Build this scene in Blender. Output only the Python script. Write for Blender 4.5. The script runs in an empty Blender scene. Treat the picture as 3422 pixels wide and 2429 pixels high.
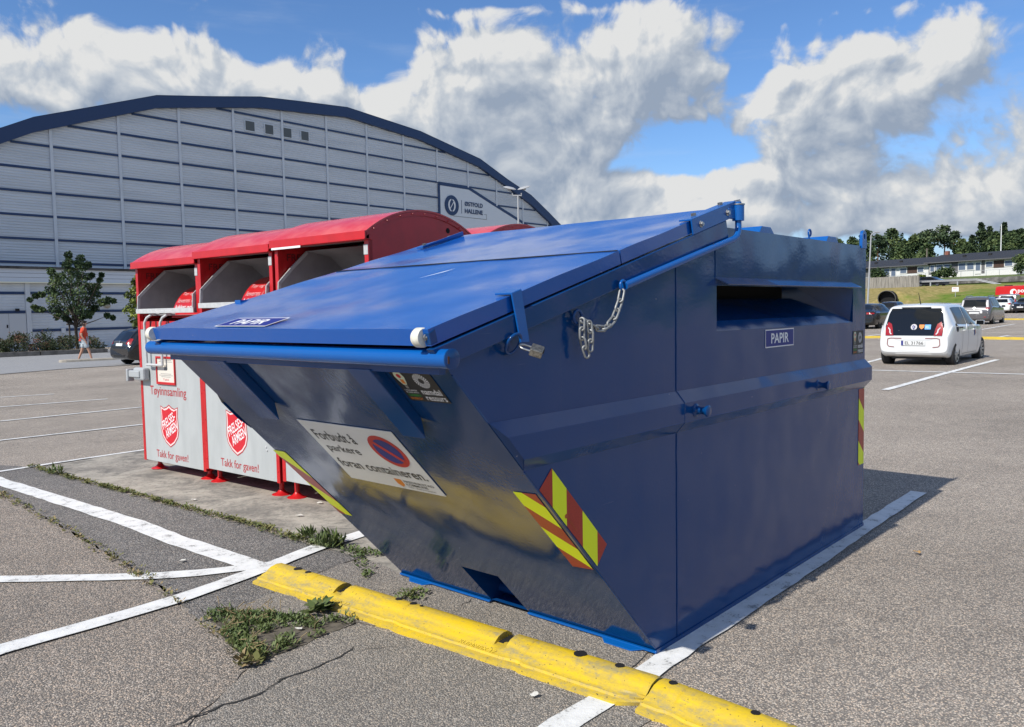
import bpy, bmesh, math, random
import numpy as np
from mathutils import Vector, Matrix
from mathutils.bvhtree import BVHTree
random.seed(7)
PI = math.pi
S = bpy.context.scene
COL = S.collection

# ------------------------------------------------------------------ camera
FPX, PW, PH = 2702.75, 3422.0, 2429.0           # focal length in pixels of the survey, picture size
PITCH, ROLL, CAMH = -0.0669, -0.0177, 1.6
_f = Vector((0, math.cos(PITCH), math.sin(PITCH))); _r = Vector((1, 0, 0)); _u = _r.cross(_f)
CR = math.cos(ROLL) * _r + math.sin(ROLL) * _u
CU = -math.sin(ROLL) * _r + math.cos(ROLL) * _u
cam = bpy.data.cameras.new('camera'); camo = bpy.data.objects.new('camera', cam); COL.objects.link(camo)
camo.matrix_world = Matrix(((CR.x, CU.x, -_f.x, 0), (CR.y, CU.y, -_f.y, 0), (CR.z, CU.z, -_f.z, CAMH), (0, 0, 0, 1)))
cam.sensor_width = 36; cam.lens = 36 * FPX / PW; cam.clip_start = .05; cam.clip_end = 6000
S.camera = camo

# ------------------------------------------------------------------ sun, exposure
SUN = Vector((-1.504, -1.53, 2.02)).normalized()
sl = bpy.data.lights.new('sun', 'SUN'); sl.energy = 3.6; sl.angle = math.radians(.55); sl.color = (1, .955, .88)
so = bpy.data.objects.new('sun', sl); COL.objects.link(so)
so.rotation_euler = SUN.to_track_quat('Z', 'Y').to_euler()
S.view_settings.view_transform = 'Standard'; S.view_settings.look = 'None'
S.view_settings.exposure = 0.45; S.view_settings.gamma = 1; S.view_settings.use_curve_mapping = False

# ------------------------------------------------------------------ sky: Nishita + cumulus
W = bpy.data.worlds.new('World'); S.world = W; W.use_nodes = True
nt = W.node_tree; nt.nodes.clear()
class NG:
    "tiny node helper"
    def __init__(s, t): s.t = t
    def n(s, kind, **kw):
        o = s.t.nodes.new(kind)
        for k, v in kw.items(): setattr(o, k, v)
        return o
    def put(s, sock, v):
        if hasattr(v, 'links') or isinstance(v, bpy.types.NodeSocket): s.t.links.new(v, sock)
        else: sock.default_value = v
    def m(s, op, a, b=None, c=None, clamp=False):
        o = s.n('ShaderNodeMath', operation=op, use_clamp=clamp)
        for i, v in enumerate((a, b, c)):
            if v is not None: s.put(o.inputs[i], v)
        return o.outputs[0]
    def mix(s, f, a, b, blend='MIX'):
        o = s.n('ShaderNodeMix', data_type='RGBA', blend_type=blend)
        s.put(o.inputs[0], f); s.put(o.inputs[6], a); s.put(o.inputs[7], b)
        return o.outputs[2]
    def smooth(s, x, a, b, lo=0, hi=1):
        o = s.n('ShaderNodeMapRange', interpolation_type='SMOOTHSTEP')
        s.put(o.inputs[0], x)
        for i, v in enumerate((a, b, lo, hi)): o.inputs[i + 1].default_value = v
        return o.outputs[0]
    def noise(s, vec, scale, det=4, rough=.5, dist=0, lac=2.0):
        o = s.n('ShaderNodeTexNoise')
        if vec is not None: s.t.links.new(vec, o.inputs['Vector'])
        o.inputs['Scale'].default_value = scale; o.inputs['Detail'].default_value = det
        o.inputs['Roughness'].default_value = rough; o.inputs['Distortion'].default_value = dist
        o.inputs['Lacunarity'].default_value = lac
        return o.outputs[0]
def pix_dir(px, py):
    return (_f + CR * ((px - PW / 2) / FPX) - CU * ((py - PH / 2) / FPX)).normalized()
def azel(px, py):
    d = pix_dir(px, py); return math.atan2(d.x, d.y), math.asin(d.z)
# cloud banks, surveyed on a 1302-px-wide print: x, y, rx, ry, weight
CLOUDS = [(150, 85, 150, 50, .6), (240, 55, 45, 30, .35), (160, 50, 40, 25, .3), (95, 75, 50, 35, .35), (290, 95, 50, 35, .3), (30, 90, 45, 25, .4), (60, 115, 70, 25, .4), (215, 105, 110, 30, .4), (-90, 100, 90, 45, .5),
          (400, 95, 50, 40, .38), (430, 65, 16, 20, .2), (370, 110, 60, 25, .3), (345, 90, 25, 20, .2), (430, 125, 70, 22, .35), (477, 85, 12, 8, .22), (10, 135, 16, 12, .25),
          (595, 70, 90, 40, .6), (540, 100, 70, 40, .45), (640, 50, 50, 22, .3), (620, 120, 120, 40, .5), (700, 150, 120, 50, .5), (650, 175, 110, 35, .5), (745, 95, 70, 45, .4), (830, 55, 60, 50, .55), (850, 20, 35, 25, .4), (800, 75, 60, 40, .4), (875, 85, 40, 35, .4), (860, 125, 60, 30, .42), (770, 40, 30, 20, .2), (690, 210, 70, 30, .45), (600, 195, 70, 25, .35), (760, 180, 80, 30, .4), (720, 245, 90, 18, .35),
          (930, 55, 20, 30, .22), (985, 42, 22, 22, .26), (1040, 52, 14, 10, .2),
          (1090, 75, 80, 35, .5), (1000, 115, 90, 30, .45), (1180, 90, 120, 40, .5), (1265, 30, 60, 35, .42), (1220, 60, 60, 30, .35), (1120, 125, 100, 30, .45), (1050, 190, 110, 38, .62), (1050, 165, 60, 20, .3), (1110, 215, 80, 20, .4), (940, 145, 70, 22, .38), (1280, 175, 45, 40, .5), (1250, 230, 60, 22, .42), (1170, 150, 60, 25, .3), (1200, 205, 50, 25, .25), (1400, 120, 110, 70, .5),
          (830, 242, 70, 22, .6), (760, 245, 16, 14, .45), (900, 252, 80, 22, .6), (1000, 258, 100, 20, .6), (960, 235, 45, 16, .45), (1100, 264, 100, 20, .6), (1220, 272, 120, 22, .65), (720, 268, 70, 14, .5), (1180, 245, 90, 16, .45), (900, 284, 200, 14, .55), (1150, 290, 220, 15, .6), (690, 290, 130, 14, .5), (1330, 285, 120, 16, .5), (680, 240, 110, 36, .5), (610, 235, 80, 30, .45), (550, 160, 120, 40, .4), (990, 85, 20, 30, .2), (925, 95, 22, 18, .22), (1060, 110, 90, 40, .25),
          (600, 12, 130, 6, .26), (1080, 13, 110, 8, .30), (720, 19, 60, 6, .22), (475, 75, 26, 45, -.45), (955, 100, 16, 45, -.35), (330, 75, 18, 30, -.2), (845, 190, 60, 34, -.6), (900, 200, 45, 18, -.4), (950, 85, 18, 28, -.35), (470, 60, 30, 40, -.3), (330, 60, 25, 25, -.3), (1230, 135, 50, 16, -.3), (1280, 110, 30, 15, -.25)]
def density_group(octaves):
    g = bpy.data.node_groups.new('cloud_density', 'ShaderNodeTree'); G = NG(g)
    g.interface.new_socket('A', in_out='INPUT', socket_type='NodeSocketFloat')
    g.interface.new_socket('E', in_out='INPUT', socket_type='NodeSocketFloat')
    g.interface.new_socket('D', in_out='OUTPUT', socket_type='NodeSocketFloat')
    i = G.n('NodeGroupInput'); o = G.n('NodeGroupOutput')
    A0, E0 = i.outputs['A'], i.outputs['E']
    cv0 = G.n('ShaderNodeCombineXYZ'); g.links.new(A0, cv0.inputs[0]); g.links.new(E0, cv0.inputs[1])
    # billow the coordinates so that the banks do not look like ellipses
    w1 = G.n('ShaderNodeTexNoise', noise_dimensions='2D'); g.links.new(cv0.outputs[0], w1.inputs['Vector'])
    w1.inputs['Scale'].default_value = 7; w1.inputs['Detail'].default_value = 2; w1.inputs['Roughness'].default_value = .6
    sp = G.n('ShaderNodeSeparateColor'); g.links.new(w1.outputs['Color'], sp.inputs[0])
    A = G.m('MULTIPLY_ADD', sp.outputs[0], .08, G.m('SUBTRACT', A0, .04))
    E = G.m('MULTIPLY_ADD', sp.outputs[1], .036, G.m('SUBTRACT', E0, .018))
    cv = G.n('ShaderNodeCombineXYZ'); g.links.new(A, cv.inputs[0]); g.links.new(E, cv.inputs[1])
    tot = None
    for (x, y, rx, ry, wt) in CLOUDS:
        k = 2.628; a0, e0 = azel(x * k, y * k); a1, _ = azel((x + rx) * k, y * k); _, e1 = azel(x * k, (y + ry) * k)
        ra, re = abs(a1 - a0) * 1.1, abs(e1 - e0) * 1.15
        mp = G.n('ShaderNodeVectorMath', operation='MULTIPLY_ADD'); g.links.new(cv.outputs[0], mp.inputs[0])
        mp.inputs[1].default_value = (1 / ra, 1 / re, 0); mp.inputs[2].default_value = (-a0 / ra, -e0 / re, 0)
        dt = G.n('ShaderNodeVectorMath', operation='DOT_PRODUCT'); g.links.new(mp.outputs[0], dt.inputs[0]); g.links.new(mp.outputs[0], dt.inputs[1])
        ex = G.m('POWER', .3679, dt.outputs['Value'])
        tot = G.m('MULTIPLY', ex, wt) if tot is None else G.m('MULTIPLY_ADD', ex, wt, tot)
    # sky out of the picture gets scattered cumulus of the same kind
    out = G.m('MAXIMUM', G.smooth(G.m('ABSOLUTE', A0), .72, .95), G.smooth(E0, .42, .62))
    low = G.n('ShaderNodeTexNoise', noise_dimensions='2D'); g.links.new(cv0.outputs[0], low.inputs['Vector']); low.inputs['Scale'].default_value = 2.6; low.inputs['Detail'].default_value = 1
    tot = G.m('MULTIPLY_ADD', out, G.smooth(low.outputs[0], .42, .62, 0, .75), tot)
    tot = G.m('MINIMUM', tot, .9)
    f1 = G.n('ShaderNodeTexNoise', noise_dimensions='2D'); g.links.new(cv.outputs[0], f1.inputs['Vector'])
    f1.inputs['Scale'].default_value = 15; f1.inputs['Detail'].default_value = octaves; f1.inputs['Roughness'].default_value = .62
    vo = G.n('ShaderNodeTexVoronoi', feature='F1', voronoi_dimensions='2D'); g.links.new(cv.outputs[0], vo.inputs['Vector'])
    vo.inputs['Scale'].default_value = 24; vo.inputs['Detail'].default_value = 2.0; vo.inputs['Roughness'].default_value = .55
    d = G.m('MULTIPLY_ADD', f1.outputs[0], 1.15, G.m('SUBTRACT', tot, .575))
    d = G.m('MULTIPLY_ADD', vo.outputs['Distance'], -.34, G.m('ADD', d, .14))
    g.links.new(d, o.inputs['D'])
    return g
G = NG(nt)
tc = G.n('ShaderNodeTexCoord'); nrmz = G.n('ShaderNodeVectorMath', operation='NORMALIZE'); nt.links.new(tc.outputs['Generated'], nrmz.inputs[0])
sx = G.n('ShaderNodeSeparateXYZ'); nt.links.new(nrmz.outputs[0], sx.inputs[0])
AZ = G.m('ARCTAN2', sx.outputs[0], sx.outputs[1]); EL = G.m('ARCSINE', sx.outputs[2])
dg = density_group(8); dg2 = density_group(4)
def dens(grp, da, de):
    o = G.n('ShaderNodeGroup'); o.node_tree = grp
    nt.links.new(G.m('ADD', AZ, da), o.inputs[0]); nt.links.new(G.m('ADD', EL, de), o.inputs[1]); return o.outputs[0]
d0 = dens(dg, 0, 0); dA = dens(dg2, -.012, .018); dB = dens(dg2, -.02, .06)
cover = G.smooth(d0, .14, .52)
lit1 = G.m('SUBTRACT', d0, dA); lit2 = G.m('SUBTRACT', d0, dB)
shade = G.m('ADD', G.m('MULTIPLY', lit1, .95), G.m('MULTIPLY', lit2, .55))
shade = G.m('ADD', shade, .405)
shade = G.m('SUBTRACT', shade, G.m('MULTIPLY', G.smooth(d0, .7, 1.35), .22), None, True)
ramp = G.n('ShaderNodeValToRGB'); nt.links.new(shade, ramp.inputs[0])
cr = ramp.color_ramp; cr.elements[0].position = .08; cr.elements[0].color = (.225, .275, .355, 1)
cr.elements[1].position = 1.0; cr.elements[1].color = (.555, .56, .56, 1)
e = cr.elements.new(.42); e.color = (.305, .348, .412, 1)
e = cr.elements.new(.72); e.color = (.405, .438, .48, 1)
sky = G.n('ShaderNodeTexSky'); sky.sky_type = 'NISHITA'; sky.sun_disc = False
sky.sun_elevation = math.asin(SUN.z); sky.sun_rotation = math.atan2(SUN.x, SUN.y)
sky.air_density = 1.0; sky.dust_density = .05; sky.ozone_density = 2.2; sky.altitude = 0
SKYK = .105
skyc = G.n('ShaderNodeHueSaturation'); skyc.inputs['Saturation'].default_value = 1.04; skyc.inputs['Value'].default_value = 1.0
nt.links.new(G.mix(1.0, sky.outputs[0], (.66, .80, 1.0, 1), 'MULTIPLY'), skyc.inputs['Color'])
cl = G.mix(1.0, ramp.outputs[0], (1 / SKYK, 1 / SKYK, 1 / SKYK, 1), 'MULTIPLY')
# thin high cirrus
ci = G.n('ShaderNodeCombineXYZ'); nt.links.new(G.m('MULTIPLY', AZ, 1.2), ci.inputs[0]); nt.links.new(G.m('MULTIPLY', EL, 7.0), ci.inputs[1])
cirr = G.m('MULTIPLY', G.smooth(G.noise(ci.outputs[0], 2.2, 6, .6), .5, .75), .22)
base = G.mix(cirr, G.mix(G.smooth(EL, .20, -.04), skyc.outputs[0], (3.0, 4.1, 5.4, 1)), (4.4, 4.9, 5.6, 1))
fin = G.mix(cover, base, cl)
bg = G.n('ShaderNodeBackground'); nt.links.new(fin, bg.inputs[0]); bg.inputs[1].default_value = SKYK
wo = G.n('ShaderNodeOutputWorld'); nt.links.new(bg.outputs[0], wo.inputs[0])
W.cycles.sampling_method = 'MANUAL'; W.cycles.sample_map_resolution = 512

# ------------------------------------------------------------------ helpers
def V(*a): return Vector(a)
def sstep(x, a, b):
    t = min(1, max(0, (x - a) / (b - a))); return t * t * (3 - 2 * t)
def zg(x, y):
    p = .01555 * x - .00417 * y
    return max(-.62, min(1.0, p)) * sstep(math.hypot(x, y), 8, 16)
def ray(px, py): return _f + CR * ((px - PW / 2) / FPX) - CU * ((py - PH / 2) / FPX)
def on_ground(px, py, dz=0):
    d = ray(px, py); z = 0
    for _ in range(30):
        t = (z - CAMH) / d.z; p = V(0, 0, CAMH) + d * t; z = .5 * z + .5 * zg(p.x, p.y)
    return V(p.x, p.y, zg(p.x, p.y) + dz)
def og(x, y, dz=0): return on_ground(x * 1.4956, y * 1.4956, dz)       # same, in 2288-px print units
def at(px, py, Y): d = ray(px, py); return V(0, 0, CAMH) + d * (Y / d.y)

MATS = {}
def mat(name, col, rough=.5, metal=0, coat=0, var=0, vscale=3, bump=0, bscale=40, col2=None, spec=.5, det=4, coatr=.05, aniso=None):
    m = bpy.data.materials.new(name); m.use_nodes = True; t = m.node_tree; H = NG(t)
    b = t.nodes['Principled BSDF']
    b.inputs['Roughness'].default_value = rough; b.inputs['Metallic'].default_value = metal
    b.inputs['Coat Weight'].default_value = coat; b.inputs['Coat Roughness'].default_value = coatr
    b.inputs['Specular IOR Level'].default_value = spec
    c = tuple(col) + (1,)
    b.inputs['Base Color'].default_value = c
    if var or bump or col2:
        tx = H.n('ShaderNodeTexCoord').outputs['Object']
        if aniso:
            mp = H.n('ShaderNodeMapping'); t.links.new(tx, mp.inputs[0]); mp.inputs['Scale'].default_value = aniso; tx = mp.outputs[0]
    if var or col2:
        nz = H.noise(tx, vscale, det, .6)
        c2 = tuple(col2) + (1,) if col2 else tuple(x * (1 - var) for x in col) + (1,)
        f = H.smooth(nz, .35, .68)
        t.links.new(H.mix(f, c, c2), b.inputs['Base Color'])
    if bump:
        nb = H.noise(tx, bscale, 3, .55)
        bn = H.n('ShaderNodeBump'); bn.inputs['Strength'].default_value = 1; bn.inputs['Distance'].default_value = bump
        t.links.new(nb, bn.inputs['Height']); t.links.new(bn.outputs[0], b.inputs['Normal'])
    MATS[name] = m; return m

class MB:
    def __init__(s): s.bm = bmesh.new(); s.mi = 0
    def f(s, pts):
        vs = [s.bm.verts.new(p) for p in pts]
        try: fc = s.bm.faces.new(vs); fc.material_index = s.mi; return fc
        except ValueError: return None
    def box(s, x0, x1, y0, y1, z0, z1, M=None):
        P = [V(x, y, z) for x in (x0, x1) for y in (y0, y1) for z in (z0, z1)]
        if M: P = [M @ p for p in P]
        vs = [s.bm.verts.new(p) for p in P]
        for q in ((0, 1, 3, 2), (4, 6, 7, 5), (0, 4, 5, 1), (2, 3, 7, 6), (0, 2, 6, 4), (1, 5, 7, 3)):
            s.bm.faces.new([vs[i] for i in q]).material_index = s.mi
        return s
    def prism(s, pts, vec):
        pts = [Vector(p) for p in pts]; vec = Vector(vec); n = len(pts)
        a = [s.bm.verts.new(p) for p in pts]; b = [s.bm.verts.new(p + vec) for p in pts]
        s.bm.faces.new(a[::-1]).material_index = s.mi; s.bm.faces.new(b).material_index = s.mi
        for i in range(n): s.bm.faces.new((a[i], a[(i + 1) % n], b[(i + 1) % n], b[i])).material_index = s.mi
        return s
    def tube(s, pts, r, n=10, closed=False, caps=True):
        pts = [Vector(p) for p in pts]; k = len(pts)
        rr = r if isinstance(r, (list, tuple)) else [r] * k
        rings = []; prev = None
        for i, p in enumerate(pts):
            if closed: tg = (pts[(i + 1) % k] - pts[i - 1])
            else: tg = pts[min(i + 1, k - 1)] - pts[max(i - 1, 0)]
            tg.normalize()
            if prev is None:
                ref = V(0, 0, 1) if abs(tg.z) < .9 else V(1, 0, 0); a = tg.cross(ref).normalized()
            else:
                a = (prev - tg * prev.dot(tg)); a = a.normalized() if a.length > 1e-6 else tg.orthogonal().normalized()
            prev = a; b = tg.cross(a)
            rings.append([s.bm.verts.new(p + (a * math.cos(2 * PI * j / n) + b * math.sin(2 * PI * j / n)) * rr[i]) for j in range(n)])
        for i in range(k if closed else k - 1):
            A, B = rings[i], rings[(i + 1) % k]
            for j in range(n): s.bm.faces.new((A[j], A[(j + 1) % n], B[(j + 1) % n], B[j])).material_index = s.mi
        if caps and not closed:
            s.bm.faces.new(rings[0][::-1]).material_index = s.mi; s.bm.faces.new(rings[-1]).material_index = s.mi
        return s
    def lathe(s, prof, n=24, M=None, caps=True):
        M = M or Matrix(); rings = []
        for r, z in prof: rings.append([s.bm.verts.new(M @ V(r * math.cos(2 * PI * j / n), r * math.sin(2 * PI * j / n), z)) for j in range(n)])
        for A, B in zip(rings, rings[1:]):
            for j in range(n): s.bm.faces.new((A[j], A[(j + 1) % n], B[(j + 1) % n], B[j])).material_index = s.mi
        if caps: s.bm.faces.new(rings[0][::-1]).material_index = s.mi; s.bm.faces.new(rings[-1]).material_index = s.mi
        return s
    def grid(s, rows):
        vs = [[s.bm.verts.new(p) for p in r] for r in rows]
        for A, B in zip(vs, vs[1:]):
            for j in range(len(A) - 1): s.bm.faces.new((A[j], A[j + 1], B[j + 1], B[j])).material_index = s.mi
        return s
    def mesh(s, me):
        s.bm.from_mesh(me); return s
    def build(s, name, m=None, parent=None, smooth=None, bevel=0, normals=True, seg=2):
        if normals: bmesh.ops.recalc_face_normals(s.bm, faces=s.bm.faces[:])
        me = bpy.data.meshes.new(name); s.bm.to_mesh(me); s.bm.free()
        for x in (m if isinstance(m, (list, tuple)) else [m]):
            if x: me.materials.append(x)
        if smooth is not None:
            for p in me.polygons: p.use_smooth = True
            me.set_sharp_from_angle(angle=math.radians(smooth))
        o = bpy.data.objects.new(name, me); COL.objects.link(o)
        if parent: o.parent = parent
        if bevel:
            b = o.modifiers.new('bevel', 'BEVEL'); b.width = bevel; b.segments = seg; b.limit_method = 'ANGLE'; b.angle_limit = math.radians(40)
        return o
def tag(o, label=None, cat=None, group=None, kind=None):
    if label: o['label'] = label
    if cat: o['category'] = cat
    if group: o['group'] = group
    if kind: o['kind'] = kind
    return o
def empty(name, loc=(0, 0, 0), rz=0, label=None, cat=None, group=None):
    o = bpy.data.objects.new(name, None); COL.objects.link(o); o.location = loc; o.rotation_euler = (0, 0, rz); o.empty_display_size = .2
    return tag(o, label, cat, group)
def copy_tree(o, parent=None):
    c = o.copy(); COL.objects.link(c)
    if parent: c.parent = parent
    for ch in list(o.children): copy_tree(ch, c)
    return c
def plane_frame(o, ux, uy):
    ux = Vector(ux).normalized(); uz = ux.cross(Vector(uy)).normalized(); uy = uz.cross(ux)
    M = Matrix.Identity(4)
    for i in range(3): M[i][0], M[i][1], M[i][2], M[i][3] = ux[i], uy[i], uz[i], o[i]
    return M
def text_mesh(txt, w=None, h=None, shear=0, spacing=1.0, weight=0, align='CENTER', line=1.0):
    "a mesh of the words, scaled to a width w and / or a height h, lower edge on y = 0"
    cu = bpy.data.curves.new('words', 'FONT'); cu.body = txt; cu.size = 1; cu.align_x = align; cu.shear = shear; cu.space_character = spacing
    cu.offset = weight; cu.resolution_u = 3; cu.space_line = line
    o = bpy.data.objects.new('words', cu); COL.objects.link(o)
    me = bpy.data.meshes.new_from_object(o.evaluated_get(bpy.context.evaluated_depsgraph_get()))
    bpy.data.objects.remove(o); bpy.data.curves.remove(cu)
    n = len(me.vertices); a = np.zeros(n * 3); me.vertices.foreach_get('co', a); a = a.reshape(-1, 3)
    lo, hi = a.min(0), a.max(0); sz = hi - lo
    kx = w / sz[0] if w else h / sz[1]; ky = h / sz[1] if h else kx
    cx = (lo[0] + hi[0]) / 2 if align == 'CENTER' else lo[0]
    a[:, 0] = (a[:, 0] - cx) * kx; a[:, 1] = (a[:, 1] - lo[1]) * ky; a[:, 2] = 0
    me.vertices.foreach_set('co', a.ravel()); return me
def words(txt, M, m, parent=None, name='lettering', **kw):
    me = text_mesh(txt, **kw); me.transform(M); me.materials.append(m)
    o = bpy.data.objects.new(name, me); COL.objects.link(o)
    if parent: o.parent = parent
    return o
def flat(pts, M, m, parent=None, name='decal', th=0):
    b = MB()
    if th: b.prism([M @ V(p[0], p[1], 0) for p in pts], M.to_3x3() @ V(0, 0, th))
    else: b.f([M @ V(p[0], p[1], 0) for p in pts])
    return b.build(name, m, parent, normals=bool(th))
def rect(x0, y0, x1, y1): return [(x0, y0), (x1, y0), (x1, y1), (x0, y1)]
def disc(cx, cy, rx, ry=None, n=28): ry = ry or rx; return [(cx + rx * math.cos(2 * PI * i / n), cy + ry * math.sin(2 * PI * i / n)) for i in range(n)]
def clip_poly(poly, nx, ny, d, keep_less=True):
    out = []; n = len(poly)
    for i in range(n):
        a, b = poly[i], poly[(i + 1) % n]; da = nx * a[0] + ny * a[1] - d; db = nx * b[0] + ny * b[1] - d
        if not keep_less: da, db = -da, -db
        if da <= 0: out.append(a)
        if (da < 0 < db) or (db < 0 < da):
            t = da / (da - db); out.append((a[0] + (b[0] - a[0]) * t, a[1] + (b[1] - a[1]) * t))
    return out

# ------------------------------------------------------------------ materials
def asphalt(name, light, dark, scale=115, blot=.8, warm=.5, soft=0):
    m = bpy.data.materials.new(name); m.use_nodes = True; t = m.node_tree; H = NG(t); b = t.nodes['Principled BSDF']
    tx = H.n('ShaderNodeTexCoord').outputs['Object']
    def stones(sc):
        v = H.n('ShaderNodeTexVoronoi'); t.links.new(tx, v.inputs['Vector']); v.inputs['Scale'].default_value = sc
        s = H.n('ShaderNodeSeparateColor'); t.links.new(v.outputs['Color'], s.inputs[0]); return v, s
    v, s = stones(scale); v2, s2 = stones(scale * .42)
    k = H.m('POWER', s.outputs[0], 1.7)
    big = H.smooth(s2.outputs[1], .72, .9)                      # a few larger stones
    k = H.m('MAXIMUM', k, H.m('MULTIPLY', H.m('MULTIPLY', big, H.smooth(v2.outputs['Distance'], .5, .3)), .85))
    lo = tuple(x for x in dark) + (1,); hi = tuple(light) + (1,)
    stone = H.mix(s.outputs[1], hi, (light[0] * 1.04, light[1] * .90, light[2] * .78, 1))
    c = H.mix(k, lo, stone)
    c = H.mix(H.smooth(v.outputs['Distance'], .42, .62, 0, .75), c, (dark[0] * .5, dark[1] * .5, dark[2] * .52, 1))
    n1 = H.noise(tx, .35, 5, .6); n2 = H.noise(tx, 3.1, 4, .6)
    tone = H.m('ADD', H.m('MULTIPLY', H.m('SUBTRACT', n1, .5), blot), H.m('ADD', H.m('MULTIPLY', H.m('SUBTRACT', n2, .5), .35), 1))
    mul = H.n('ShaderNodeCombineColor'); 
    for i in range(3): t.links.new(tone, mul.inputs[i])
    c = H.mix(1.0, c, mul.outputs[0], 'MULTIPLY')
    # oil spots and darker trodden patches
    st = H.smooth(H.noise(tx, 1.1, 8, .72, .4), .60, .74, 0, .42); sp_ = H.smooth(H.noise(tx, 6.5, 4, .6), .74, .80, 0, .55)
    c = H.mix(H.m('MAXIMUM', st, sp_), c, (dark[0] * .62, dark[1] * .6, dark[2] * .6, 1))
    if soft: c = H.mix(soft, c, tuple((a + d) / 2 * .95 for a, d in zip(light, dark)) + (1,))
    t.links.new(c, b.inputs['Base Color']); b.inputs['Roughness'].default_value = .85; b.inputs['Specular IOR Level'].default_value = .25
    bn = H.n('ShaderNodeBump'); bn.inputs['Distance'].default_value = .005; bn.inputs['Strength'].default_value = .9
    hgt = H.m('SUBTRACT', H.m('MULTIPLY', s.outputs[2], .6), v.outputs['Distance'])
    t.links.new(hgt, bn.inputs['Height']); t.links.new(bn.outputs[0], b.inputs['Normal'])
    return m
ASPH = asphalt('bleached_asphalt', (.80, .715, .605), (.25, .23, .205), 138)
ASPH_BROWN = asphalt('brownish_asphalt', (.66, .585, .50), (.20, .184, .164), 132)
ASPH_DARK = asphalt('grey_asphalt', (.49, .475, .45), (.132, .13, .126), 135, .7)
ASPH_FINE = asphalt('fine_asphalt', (.60, .56, .495), (.195, .184, .168), 142, .9, soft=.12)
ROADM = asphalt('road_asphalt', (.46, .47, .48), (.26, .265, .27), 60, .4, soft=.4)
def paint_mark():
    m = bpy.data.materials.new('white_road_paint'); m.use_nodes = True; t = m.node_tree; H = NG(t); b = t.nodes['Principled BSDF']
    tx = H.n('ShaderNodeTexCoord').outputs['Object']
    n1 = H.noise(tx, 9, 6, .65); n2 = H.noise(tx, 70, 3, .6)
    w = H.m('ADD', H.m('MULTIPLY', n1, .62), H.m('MULTIPLY', n2, .38))
    worn = H.smooth(w, .545, .62)
    c = H.mix(H.smooth(n1, .3, .7), (.80, .80, .78, 1), (.66, .66, .635, 1))
    c = H.mix(H.m('MULTIPLY', worn, .8), c, (.24, .235, .225, 1))
    t.links.new(c, b.inputs['Base Color']); b.inputs['Roughness'].default_value = .7
    bn = H.n('ShaderNodeBump'); bn.inputs['Distance'].default_value = .004; t.links.new(w, bn.inputs['Height']); t.links.new(bn.outputs[0], b.inputs['Normal'])
    return m
PAINT = paint_mark()
def conc():
    m = bpy.data.materials.new('weathered_concrete'); m.use_nodes = True; t = m.node_tree; H = NG(t); b = t.nodes['Principled BSDF']
    tx = H.n('ShaderNodeTexCoord').outputs['Object']
    n1 = H.noise(tx, 2.2, 12, .72, .6); n2 = H.noise(tx, 14, 8, .75); n3 = H.noise(tx, 120, 2, .6)
    w = H.m('ADD', H.m('MULTIPLY', n1, .6), H.m('MULTIPLY', n2, .4))
    c = H.mix(H.smooth(w, .40, .58), (.15, .14, .125, 1), (.45, .41, .345, 1)); c = H.mix(H.smooth(n2, .54, .66, 0, .75), c, (.11, .105, .098, 1))
    c = H.mix(H.m('MULTIPLY', n3, .45), c, (.30, .285, .25, 1))
    t.links.new(c, b.inputs['Base Color']); b.inputs['Roughness'].default_value = .92; b.inputs['Specular IOR Level'].default_value = .2
    bn = H.n('ShaderNodeBump'); bn.inputs['Distance'].default_value = .006; t.links.new(w, bn.inputs['Height']); t.links.new(bn.outputs[0], b.inputs['Normal'])
    return m
CONC = conc()
def blue_paint(name, col, rough=.16, wave=.0012, dust=.0, coat=.0, spec=.5, streak=0):
    m = bpy.data.materials.new(name); m.use_nodes = True; t = m.node_tree; H = NG(t); b = t.nodes['Principled BSDF']
    tx = H.n('ShaderNodeTexCoord').outputs['Object']
    n = H.noise(tx, 1.6, 2, .5); n3 = H.noise(tx, 55, 2, .5)
    dd = H.smooth(H.noise(tx, 2.3, 7, .7), .45, .8, 0, dust)
    # rain streaks, fine scratches and rare chips
    mp = H.n('ShaderNodeMapping'); t.links.new(tx, mp.inputs[0]); mp.inputs['Scale'].default_value = (38, 38, 1.1)
    st = H.smooth(H.noise(mp.outputs[0], 1, 4, .6), .60, .78, 0, streak)
    mq = H.n('ShaderNodeMapping'); t.links.new(tx, mq.inputs[0]); mq.inputs['Scale'].default_value = (3, 3, 90); mq.inputs['Rotation'].default_value = (.6, .3, .2)
    sc = H.smooth(H.noise(mq.outputs[0], 1.3, 3, .6), .735, .75)
    sp = H.smooth(H.noise(tx, 31, 2, .5), .775, .79)
    dd = H.m('MAXIMUM', dd, st)
    c = H.mix(dd, tuple(col) + (1,), (.15, .145, .14, 1))
    c = H.mix(H.m('MULTIPLY', sc, .10), c, (.30, .34, .42, 1))
    c = H.mix(H.m('MULTIPLY', sp, .55), c, (.40, .41, .42, 1))
    t.links.new(c, b.inputs['Base Color'])
    t.links.new(H.m('ADD', H.m('MULTIPLY', dd, .6), H.m('ADD', rough, H.m('MULTIPLY', H.m('SUBTRACT', H.noise(tx, 5, 5, .6), .5), rough * .8))), b.inputs['Roughness'])
    b.inputs['Coat Weight'].default_value = coat; b.inputs['Coat Roughness'].default_value = .06; b.inputs['Specular IOR Level'].default_value = spec
    h = H.m('ADD', H.m('MULTIPLY', n, wave), H.m('MULTIPLY', n3, .00004))
    bn = H.n('ShaderNodeBump'); bn.inputs['Distance'].default_value = 10.0; bn.inputs['Strength'].default_value = 1
    t.links.new(h, bn.inputs['Height']); t.links.new(bn.outputs[0], b.inputs['Normal'])
    return m
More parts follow.
